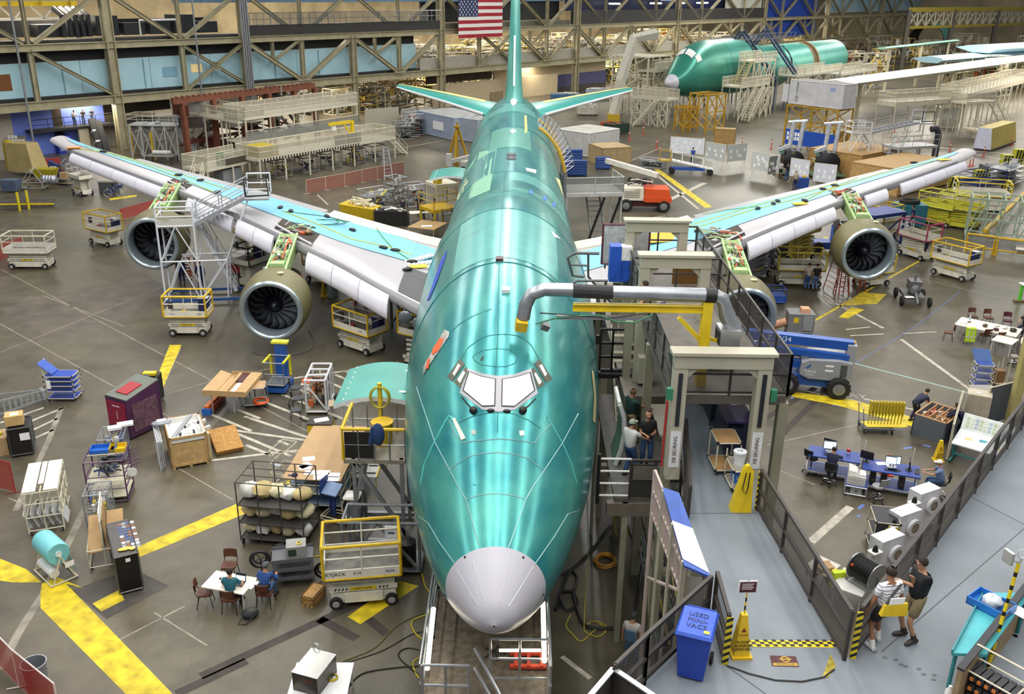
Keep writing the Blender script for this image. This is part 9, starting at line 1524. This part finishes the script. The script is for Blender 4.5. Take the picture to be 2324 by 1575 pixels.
for a,b,h,lb in (((1868,655),(1895,672),2.9,'tall red fiberglass step ladder under the outer engine nearest the jeans men'),((1903,672),(1926,672),2.4,'second red step ladder under the outer engine'),((1948,662),(1963,662),1.7,'small red step ladder with yellow feet')):stepladder(lb,a,b,h,'#a0402c')
q=thing('blue_tug','blue tug with dark tires behind the outer engine','tug',G(1845,575));M().b(0,0,.3,2.2,1.2,.8).obj('tug_body',mt('#1f3f8a',.45),q);M().b(1.4,.2,.8,1.9,1,1.9).obj('tug_cab',mt('#2450a0',.45),q);m=M();[wheel(m,(x,y,.42),.42,.25,'y') for x in (.3,1.9) for y in (0,1.2)];m.obj('tire',RUB,q,40)
q=thing('blue_crates','blue wire basket below the inner engine on the photo right','basket',G(1748,690));m=M();m.frame(0,0,.1,.9,.9,.9,.03);m.b(0,0,.1,.9,.9,.5);m.obj('basket_body',mt('#2a55b0'),q)
q=thing('teal_compressor','teal compressor unit with a black hose coil on top','compressor',G(2035,520));M().b(0,0,.2,2.2,1.6,1.9).obj('unit_body',mt('#2a6a7a',.45),q);m=M();[m.path([(1.0+.7*cos(a),.8+.5*sin(a),2.0+.12*k) for a in [2*PI*i/14 for i in range(14)]],.13,6,0,True) for k in range(2)];m.obj('hose',RUB,q,50);M().b(-.4,-.6,.2,.9,-.05,1.1).obj('white_case',mt('#c4c6c4',.4),q)
t,L=stage('blue truss stair stand behind the near wing front edge',(1985,490),(2060,480),2,2.6,sides='',mat=mt('#24408c'),scr=None,brace=True)
q=thing('black_pipe','black bent exhaust pipe rising behind the near wing tip','pipe',G(2118,372));M().path([(0,0,0),(0,0,3.2),(-.3,0,3.8),(-.9,0,3.7)],.35,10).obj('pipe_body',mt('#33363c'),q,60)
t,L=stage('grey stair stand with loop rails behind the near wing tip',(2040,335),(2130,330),2.4,3.0,sides='fb',mat=mt('#b5b8ba',.4,.3),scr=None);flight(t,(1,1.2,3.0),(-2.6,-1.5,.1),1.0,mt('#a9acb0',.4,.4),11)
tower('white tubular stair tower behind the near wing',G(1920,398),.12,4.2,5.2,5.0)
# green lattice, yellow barriers, striped blocks, wedge container
A,rz,L=base((2190,545),(2380,565));t=thing('lattice_frame','pale green lattice frame behind the yellow barrier','frame',A,rz);m=M();n=5
for y in (0,2.6):
    for i in range(n+1):m.beam((L*i/n,y,.2),(L*i/n,y,3.2),.1,.1)
    for zz in (.2,1.7,3.2):m.beam((0,y,zz),(L,y,zz),.1,.1)
    for i in range(n):m.beam((L*i/n,y,.2),(L*(i+1)/n,y,3.2),.08,.08)
for i in range(n+1):[m.beam((L*i/n,0,zz),(L*i/n,2.6,zz),.09,.09) for zz in (.2,3.2)];m.beam((L*i/n,0,0),(L*i/n,0,.2),.1,.1)
m.obj('frame',mt('#9fb09c'),t)
for i,(a,b) in enumerate((((2190,570),(2252,578)),((2258,580),(2340,590)))):A,rz,L=base(a,b);q=thing('yellow_barrier',('yellow tube barrier in front of the pale green lattice','yellow tube barrier cut by the photo edge')[i],'barrier',A,rz);m=M();m.path([(0,0,0),(0,0,1.3),(L,0,1.3),(L,0,0)],.1,7);m.tube((0,0,.4),(L,0,.4),.07,6);m.obj('barrier_tube',mt('#d0a71e'),q);M().b(.1,-.01,.45,L-.1,.01,1.2).obj('mesh_screen',NETG,q)
table('white table with a black foot behind the far lift',(2300,590),(2345,596),1.2,.8)
for i,(p,d) in enumerate((((2155,425),(1.6,.6,1.0)),((2215,400),(3.5,1,.6)),((2270,402),(1,1,2.2)),((2268,440),(1,.8,1.2)),((2300,378),(1,1,1.8)))):q=thing('striped_block',('black and yellow striped block left of the white lift','long striped block behind the navy lift','tall striped stand with white cabinet','striped block beside the white machine','striped stand near the photo edge')[i],'block',G(*p),-.1);M().b(0,0,0,d[0],d[1],d[2]).obj('block_body',mt('#b9b62c'),q);m=M();k=int(d[0]/.3);[m.hexa([(.3*j,-.02,0),(.3*j+.14,-.02,0),(.3*j+.14,0,0),(.3*j,0,0),(.3*j+.12,-.02,d[2]),(.3*j+.26,-.02,d[2]),(.3*j+.26,0,d[2]),(.3*j+.12,0,d[2])]) for j in range(k)];m.obj('black_stripe',BLK,q)
mini_rack('white machine rack between the striped blocks',(2285,425),(2324,410),2.2,2.0,('#c4c8cc','#8fa4b8','#d8d8d4'),61);q=thing('dark_plinth','dark grey slab beyond the navy lift','slab',G(2235,400));M().b(0,0,0,3.4,1.6,1.0).obj('slab_body',mt('#55585a',.6),q);q=thing('yellow_rail','long yellow floor rail sloping toward the photo edge','rail');M().beam(G(2235,525,.9),G(2340,425,.9),.3,.25).obj('rail_beam',mt('#c9a41e'),q);m=M();[m.tube(G(*p,.9),(G(*p,.9).x,G(*p,.9).y,0),.08,6) for p in ((2245,515),(2325,440))];m.obj('rail_foot',mt('#c9a41e'),q)
A,rz,L=base((2248,345),(2305,325));t=thing('wedge_container','yellow-sided wedge shaped air cargo container','container',A,rz);m=M();m.hexa([(0,0,.3),(L,0,.3),(L,2,.3),(0,2,.3),(.6,.5,2.6),(L,.5,2.6),(L,2,2.6),(.6,2,2.6)]);m.obj('container_body',mt('#b5a13a',.5,0,.15,1),t);M().hexa([(-.05,0,.25),(0,0,.25),(0,2,.25),(-.05,2,.25),(.55,.5,2.6),(.6,.5,2.6),(.6,2,2.6),(.55,2,2.6)]).obj('silver_end',mt('#a9a9b8',.4,.3),t);M().b(0,0,.1,L,2,.3).obj('base',DGREY,t)
t,L=stage('low wheeled yellow dolly rack beyond the delineator posts',(2182,290),(2245,300),2,1.3,.9,'fb',mt('#b8b09a'),None)
# cream walkways at the far right
t,L=stage('cream elevated walkway with arched beam on the photo right',(2035,232),(2178,222),3,4.4,th=.6);stage('cream elevated walkway continuing to the photo edge',(2185,215),(2345,175),3,4.9,th=.6);t,L=stage('cream stair landing under the elevated walkway',(2195,232),(2260,228),2.5,4.2,sides='fl',th=.3);flight(t,(L,.6,4.2),(L+4,.6,.3),1.2,CR2,14)
q=thing('white_booth','white booth with glass front under the elevated walkway','booth',G(2130,290));M().b(0,0,0,2.6,2,1.1).obj('booth_base',mt('#d2d0c6'),q);M().b(.05,.05,1.1,2.55,1.95,2.6).obj('booth_glass',mt('#9aa4a0',.15,0,0,1,0,.5),q);m=M();m.frame(0,0,0,2.6,2,2.7,.06);m.obj('booth_frame',CR2,q)
# -- second airplane in its dock
p2=thing('second_airplane','second green airplane with white nose in a dock at the upper right','airplane');n0=G(1513,197,4.9);rz2=-math.atan2(WD.x,WD.y);p2.rotation_euler=(0,0,rz2);p2.location=V((n0.x,n0.y,0))-Matrix.Rotation(rz2,3,'Z')@V((0,NOSE,0));p2.location.z=.6
SK2=mt('#378f7c',.32,.35,.12,.4)
def sect(t0,t1,nm='fuselage',mat=SK2,a0=0,a1=2*PI,k=12):m=M();m.grid([[fsec(t0+(t1-t0)*i/k,a0+(a1-a0)*j/48) for j in range(49)] for i in range(k+1)]);return m.obj(nm,mat,p2,60)
sect(1.3,13,k=20);sect(13.02,33,'fuselage',mt('#338f80',.35,.3,.1,.5));sect(33.5,42,'fuselage',mt('#3c9688',.35,.3,.1,.5),-.5,PI+.6);sect(44,57,'aft_fuselage',mt('#3d958a',.35,.3,.1,.5),-.3,PI+.3);sect(0,1.3,'nose_cone',mt('#c9c9d2',.35,0,.03));m=M();m.path([fsec(44,-.3+(PI+.6)*i/30) for i in range(31)],.15,5);m.path([fsec(42,-.5+(PI+1.1)*i/30) for i in range(31)],.12,5);m.obj('frame_ring',mt('#8a6a44',.6),p2);m=M();m.grid([[V((q.x*.96,q.y,5.2+(q.z-5.2)*.96)) for q in [fsec(tt,-.3+(PI+.6)*j/40) for j in range(41)]] for tt in (42.2,46,52,56.8)]);m.obj('inner_skin',mt('#5a4a30',.7,0,.4,1),p2)
for a0,a1 in ((.95,1.52),(1.62,2.19),(.55,.88),(2.26,2.59)):m=M();m.grid([[(lambda q:q*1.0+V((q.x*.01,-.03,.03)))(fsec(3.75+.95*i/3+abs((a0+a1)/2-PI/2)*.9,a0+(a1-a0)*j/6)) for j in range(7)] for i in range(4)]);m.obj('windshield_pane',PAPER,p2)
m=M();[wheel(m,(x,24.5,-.0),.6,.4,'x') for x in (-.4,.4)];m.tube((0,24.5,0),(0,24.5,2.4),.2,8);m.obj('landing_gear',STEEL,p2);m=M();[m.sph(fsec(17+1.1*i,.42),(.06,.16,.22),8) for i in range(3)];m.obj('cabin_window',PAPER,p2);M().path([fsec(13,PI*2*i/40) for i in range(41)],.03,4).obj('section_joint',SEAM,p2)
P2=p2.matrix_basis
def at2(x,y,z):return P2@V((x,NOSE+y,z-.6))
# docks around it: each a thing along the airplane's axis
def stage2(label,x,y,L,W,z,**k):
    a=at2(x,y,0);t=thing('dock_platform',label,'platform',(a.x,a.y,0),rz2+PI/2);mat=k.get('mat',CR2);M().b(0,0,z-.25,L,W,z).obj('deck',mat,t);m=M();s=M()
    for i in range(5):
        for yy in (.1,W-.1):m.beam((L*i/4,yy,0),(L*i/4,yy,z-.2),.14,.14)
        if i<4:m.beam((L*i/4,.1,.2),(L*(i+1)/4,.1,z*.5),.1,.1);m.beam((L*(i+1)/4,.1,.2),(L*i/4,.1,z*.5),.1,.1);m.beam((L*i/4,.1,z*.5),(L*(i+1)/4,.1,z-.3),.1,.1);m.beam((L*(i+1)/4,.1,z*.5),(L*i/4,.1,z-.3),.1,.1)
    m.beam((0,.1,z*.5),(L,.1,z*.5),.1,.1);m.obj('leg_frame',mat,t);m=M()
    for yy in (0,W):
        for i in range(7):m.tube((L*i/6,yy,z),(L*i/6,yy,z+1.1),.05,4)
        m.tube((0,yy,z+1.1),(L,yy,z+1.1),.05,4);m.tube((0,yy,z+.55),(L,yy,z+.55),.04,4);s.b(0,yy-.01,z,L,yy+.01,z+1.05)
    m.obj('guard_rail',mat,t);s.obj('rail_screen',NETC,t);return t
t=stage2('white lattice nose dock in front of the second airplane',4.2,-3.5,5.5,3.0,4.3,mat=mt('#c9c4b0'));t.rotation_euler.z=rz2;t.location=at2(-3,-3.8,-.6)+V((0,0,.0));flight(t,(1,-1.2,.2),(4.6,-1.2,4.3),1,CR2,12)
t=stage2('cream dock platform along the second airplane near door',7.2,8,9,3,4.9);flight(t,(0,-1,.3),(4,-1,4.9),1.1,CR2,14);t2=stage2('upper cream dock platform with stair beside the second airplane',6.4,13,7,2.5,8.0);flight(t2,(-3,.8,5),(0,.8,8.0),1.1,mt('#b9b07a'),9);stage2('far side dock platform of the second airplane',-4.5,4,12,3,6.5);stage2('screened dock walkway along the middle of the second airplane',7.2,26,18,3,5.2,mat=mt('#8f948c'));stage2('screened dock walkway near the open body section',7.2,45,16,3,4.4,mat=mt('#a9aaa0'))
for i,y in enumerate((21,29)):
    a=at2(0,y,0);q=thing('bridge_stair',('dark blue bridge stair over the body of the second airplane','second dark blue bridge stair farther along the second airplane')[i],'stair',a,rz2+PI/2);m=M();DB=mt('#3a4660')
    for s in (-.6,.6):m.beam((s-3,-6,0),(s-3,-6,5),.12,.12);m.beam((s,-6,5),(s,0,11.6),.15,.3);m.beam((s,0,11.6),(s,5,5),.15,.3);m.beam((s,-6,6),(s,0,12.6),.06,.06);m.beam((s,0,12.6),(s,5,6),.06,.06);m.beam((s,-6,0),(s,-6,5),.15,.15);m.beam((s,5,0),(s,5,5),.15,.15)
    for k in range(14):m.box((0,-6+6*k/14,5+6.6*k/14),(1.2,.25,.05));m.box((0,5*k/14,11.6-6.6*k/14),(1.2,.25,.05))
    for k in range(6):m.beam((-4,-4+k*1.6,10.6),(4,-4+k*1.6,10.6),.08,.08);m.beam((-4+k*1.6,-3,10.6),(-4+k*1.6+.8,-3,11.3),.06,.06)
    m.beam((-4,-3,11.3),(4,-3,11.3),.08,.08);m.obj('stair_frame',DB,q)
def yframe(label,pa,pb,W,z):
    A,rz,L=base(pa,pb);t=thing('support_frame',label,'frame',A,rz);Y2=mt('#b88f1c',.5,0,.15,1);m=M()
    for y in (0,W):
        for x in (0,L/2,L):m.beam((x,y,0),(x,y,z),.16,.16)
        for zz in (.6,z*.55,z-.1):m.beam((0,y,zz),(L,y,zz),.14,.14)
        for x in (0,L/2):m.beam((x,y,.6),(x+L/2,y,z*.55),.1,.1);m.beam((x,y,z*.55),(x+L/2,y,z),.1,.1);m.beam((x,y,z),(x+L/2,y,z*.55),.1,.1)
    for x in (0,L/2,L):m.beam((x,0,z-.1),(x,W,z-.1),.14,.14);m.beam((x,0,.6),(x,W,z*.5),.1,.1)
    m.obj('yellow_frame',Y2,t);return t,L
t,L=yframe('tall yellow frame carrying a white container',(1777,330),(1890,348),3,4.9);q,l2=container('white shipping container with tall black lettering up on the yellow frame',(1777,330),(1890,348),2.6,2.75,'#d2d2d4',ribs=30,L=L+.3,roof='#9a9690');q.location.z=4.92
for i,ch in enumerate('BOEING'):text(ch,.4,BLK,q,(L*.16,-.04,2.4-.38*i),(PI/2,0,0))
t3=M().b(L*.0-.9,-.05,.2,L*.0-.1,.0,2.2).obj('side_panel',mt('#cfd0d0'),q);M().b(L*.8,-.04,1.9,L*.88,-.02,2.3).obj('blue_label',mt('#8fa4d0'),q)
q=thing('blue_sign_wall','long blue panel with papers under the container frame','panel',G(1778,345),t.rotation_euler.z);M().b(0,0,1.0,L*.95,.1,2.7).obj('panel',mt('#1f4fae',.45),q);m=M();[m.b(.2+.35*k,-.03,1.5+.5*j,.45+.35*k,0,1.9+.5*j) for k in range(5) for j in range(2)];m.obj('pinned_paper',PAPER,q);m=M();m.b(.2,.02,0,.3,.1,1.0);m.b(L*.9,.02,0,L*.9+.1,.1,1.0);m.obj('leg',DGREY,q)
yframe('yellow jack frame under the nose of the second airplane',(1600,305),(1640,300),3,5);yframe('yellow trestle behind the white nose dock',(1550,300),(1580,298),2,3.2)
q=thing('cream_duct','tall cream square duct with yellow foot left of the second airplane','duct',G(1395,275));m=M();m.path([(-.2,0,.9),(.5,.5,4),(.6,.5,5.5),(2.2,1.2,11),(5.5,3,11.6)],.75,4);m.obj('duct_body',mt('#c9c6b8'),q);M().b(-1,-.7,0,.6,.7,1.0).obj('yellow_foot',mt('#c9a61e'),q)
q=thing('cream_dock','cream dock tower with stairs between the duct and the second airplane','dock',at2(-11,3,-.6),rz2);m=M();[m.beam((x,y,0),(x,y,9),.2,.2) for x in (0,3,6) for y in (0,3,6)];[m.beam((0,y,z),(6,y,z+3),.12,.12) for y in (0,6) for z in (0,3,6)];[m.b(0,0,z-.15,6,6,z) for z in (3,6,9)];m.obj('dock_frame',CR2,q);flight(q,(0,-.8,3),(5,-.8,6),1,CR2,10);flight(q,(5,-.8,6),(0,-.8,9),1,CR2,10)
# wings and barrel sections waiting behind
def wslab(label,a,b,z,c0,c1,top,nm='wing_section'):
    A,B=G(*a,z),G(*b,z);d=(B-A).normalized();n=V((-d.y,d.x,0));t=thing(nm,label,'wing');m=M();rows=[]
    for p,c in ((A,c0),(B,c1)):rows.append([p+n*c*u+V((0,0,h*c*.12)) for u,h in ((0,0),(.05,.5),(.35,.8),(.7,.5),(1,0),(.6,-.8),(.15,-.8))])
    m.grid(rows,closed=True);m.poly(rows[0]);m.poly(rows[1]);m.obj('wing_skin',mt(top,.35,0,.06),t,50);m=M();[m.beam(A+(B-A)*u+n*c0*.4-V((0,0,.3)),V(((A+(B-A)*u+n*c0*.4).x,(A+(B-A)*u+n*c0*.4).y,0)),.4,.4) for u in (.1,.5,.9)];m.obj('jig_leg',mt('#b9b29a'),t)
wslab('long white wing of the second airplane reaching to the photo edge',(1922,192),(2380,132),5.6,5,7,'#d2d8d4');wslab('blue topped wing section near the photo edge',(2140,137),(2380,118),6,6,8,'#9fc4d8');wslab('pale green wing panel crossing before the open barrel',(2012,110),(2178,92),8,2,2,'#8fbfae');wslab('blue topped wing section under the far gantry',(2262,112),(2380,105),7.5,8,8,'#a9cfe4')
q=thing('body_section','open teal fuselage barrel section beyond the second airplane','fuselage section',G(2105,122,1.5),rz2+PI/2+.1);q.location.z=0;m=M();m.grid([[(x,4.6*cos(a),5.2+4.2*sin(a)) for a in [-.3+(PI+.6)*j/24 for j in range(25)]] for x in (-6,0,7)]);m.obj('outer_skin',mt('#3f9e92',.4,.3,.08),q,50);m=M();m.grid([[(x,4.4*cos(a),5.2+4.0*sin(a)) for a in [-.3+(PI+.6)*j/24 for j in range(25)]] for x in (-6,7)]);m.grid([[(-6,r*cos(a),5.2+(r-.4)*sin(a)) for a in [-.3+(PI+.6)*j/24 for j in range(25)]] for r in (4.4,4.6)]);m.obj('inner_skin',mt('#3a3020',.7),q);M().grid([[(x,4.64*cos(a),5.2+4.24*sin(a)) for a in (-.3,.2,.7,1.1)] for x in (3,5)]).obj('cream_panel',mt('#c9c87a'),q);m=M();[m.beam((x,y,0),(x,y,4.2),.4,.4) for x in (-5,6) for y in (-4,4)];m.obj('cradle',CR2,q)
# far gantry and clutter beyond
wa=math.atan2(WD.y,WD.x)
q=thing('bridge_crane','yellow bridge crane with white lattice beyond the upper truss on the photo left','crane',wallp(-30,0,-30),wa);m=M();ws=M();u=V((0,0,1));m.b(0,0,16,44,.5,16.5);m.b(0,4,14.2,44,4.5,14.8);[m.beam((x,.2,16),(x+2,4,14.5),.25,.25) for x in range(1,42,4)];[ws.beam((2*k,6,12.5+(k%2)*2),(2*k+2,6,14.5-(k%2)*2),.2,.2) for k in range(22)];ws.b(0,5.9,14.5,44,6.2,14.8);ws.b(0,5.9,12.4,44,6.2,12.7);m.obj('yellow_beam',YEL,q);ws.obj('white_lattice',WHITE,q);m=M();[m.b(x,3,0,x+.5,3.6,14.2) for x in (.5,15,30,43)];m.obj('column',DGREY,q)
q=thing('overhead_gantry','yellow trussed overhead gantry along the top right of the photo','gantry');m=M();a,b=G(2065,22,13.5),G(2480,18,13.5);ws=M();u=V((0,0,1));n=26
for k in range(n):p,r=a+(b-a)*k/n,a+(b-a)*(k+1)/n;ws.beam(p,r-u*4,.35,.35);ws.beam(p-u*4,r,.35,.35);ws.beam(p,p-u*4,.3,.3)
m.beam(a,b,.6,1.0);m.beam(a-u*4,b-u*4,.5,.6);m.obj('yellow_beam',mt('#9a8a2e',.6),q);ws.obj('truss_web',mt('#a9a48e',.6),q);m=M();[m.beam(a+(b-a)*k,V(((a+(b-a)*k).x,(a+(b-a)*k).y,0)),.9,.9) for k in (0,.2,.42,.64,.9)];m.obj('column',mt('#4e4a40',.6),q)
R=random.Random(12);SETC=(('#d9cfb0','#c4b898','#8e8a80','#e2ddcc'),('#c9a94a','#d8d0bc','#777','#b5ab94'),('#a8b0b4','#d4d0c4','#7c6a50','#c8c2b4'),('#d8caa0','#c46a3a','#e0dccc','#9a9488'))
def fix(c):return '#777777' if c=='#777' else c
def clutter(p,rz,L,W,H,i,lab,grp,n=22):t=thing('storage_rack',lab,'rack',p,rz,grp);m=M();m.frame(0,0,.05,L,W,H,.07);m.b(0,0,H*.35,L,W,H*.35+.06);m.b(0,0,H*.7,L,W,H*.7+.06);m.obj('frame',mt(R.choice(('#c9c2a8','#b9b49c','#a48f3a','#8c8c86')),.5),t);mess((L/2,W/2,H*.5),(L*.95,W*.9,H*.9),n,.1,4,i).obj('stored_goods',[mt(fix(c),.6) for c in SETC[i%4]],t)
k=0
for s in range(34,160,5):
    for u in (-6,-13,-22,-32):k+=1;clutter(wallp(s+R.random()*2,0,u),wa,3+R.random()*1.8,2,2+R.random()*2.3,k,'crowded storage rack on the lit floor beyond the steel truss wall','storage racks beyond the truss wall')
for s in range(49,156,4):
    for u in (-5,-11,-19):k+=1;clutter(wallp(s+R.random(),6.02,u),wa,2.6+R.random()*1.2,2,1.2+R.random()*1.6,k,'cluttered rack on the upper floor beyond the steel truss wall','racks on the upper floor')
for i in range(76):k+=1;x=55+R.random()*95;y=118+x*.45+R.random()*120;clutter(V((x,y,0)),.3+R.random()*.8,6,3,3+R.random()*4,k,'cluttered cream work rack in the far assembly bays on the photo right','racks in the far assembly bays',40)
for i,(a,b,c) in enumerate((((830,292),(905,285),'#b4b09e'),((912,292),(945,285),'#9c9c94'))):board(('large pale panel leaning behind the long staging','narrow pale panel beside the container')[i],a,b,2.2,.2,c,0,legs=False)
for i in range(5):mini_rack(('silver ladder rack','rack of pale tubes','rack with red boxes','folded trestle stack','rack of grey tubing')[i]+' between the staging and the containers',(905+12*i,318-5*i),(940+12*i,316-5*i),2,2+.3*(i%3),(('#b5b8ba','#9a9c98','#c8c4b4'),('#c4c4bc','#8a8c88'),('#b8442a','#a8a8a2'),('#9aa884','#b4b49c'),('#77797c','#5c5e62'))[i],70+i)
for i,(p,sz,c,lb) in enumerate((((1310,262),(3,1.6,1.3),'#c4bfb0','white-topped cart before the tailplane on the photo right'),((1250,232),(5,2,1.2),'#3f6f9c','blue covered assembly beyond the tailplane'),((1090,225),(2,1.5,1.6),'#b3a13a','yellow framed cart beyond the tail'),((1330,225),(4,1.6,1.5),'#a9b4c4','white rolls on a blue rack near the far wall'))):q=thing('parts_cart',lb,'cart',G(*p));M().b(0,0,.2,sz[0],sz[1],sz[2]).obj('cart_body',mt(c,.6,0,.25,2),q);mess((sz[0]/2,sz[1]/2,sz[2]+.1),(sz[0]*.9,sz[1]*.8,.3),12,.08,2,i).obj('cart_load',[WHITE,mt('#b8b4a8',.6)],q);casters(q,sz[0],sz[1],.1)
for i,p in enumerate(((1835,162),(1848,160),(1890,160))):person(('person in white beside another on the second airplane dock','second person in white on the second airplane dock','person in black on the second airplane dock')[i],G(*p,4.4)+V((0,0,0)),2,shirt=('#d8d4d0','#cfccc8','#1c1c20')[i],pants='#3a4a6a')
# dark equipment on the mezzanine behind the left truss
q=thing('air_handler','dark air handling units and ducts on the mezzanine behind the truss','machine',wallp(-5,11.75,-5),wa);m=M();[m.b(3.2*i,0,0,3.2*i+2.6,2,1.3+.4*(i%3)) for i in range(7)];[m.path([(2.5+.7*i,-.5,0),(2.5+.7*i,-.5,2.2),(2.2+.7*i,.6,2.9)],.3,8) for i in range(5)];m.obj('unit_body',mt('#2c2e33',.6,0,.2),q);m=M();m.path([(11,-1,0),(11,-1,1.6),(16,-1,1.6),(16,-1,.4)],.12,7);m.obj('white_pipe',WHITE,q)
for i,s in enumerate((-16,-10,10,16.3)):q=thing('service_pipe',('grey riser pipe at the photo edge on the truss wall','silver riser pipe left of the first column','silver riser pipe between the columns','cluster of silver riser pipes beside the second column')[i],'pipe',wallp(s,0,.8),wa);m=M();[m.tube((.3*j,0,0),(.3*j,0,22),.11,7) for j in range(1 if i<3 else 4)];m.obj('pipe_run',mt('#9c9ea4',.4,.5),q)
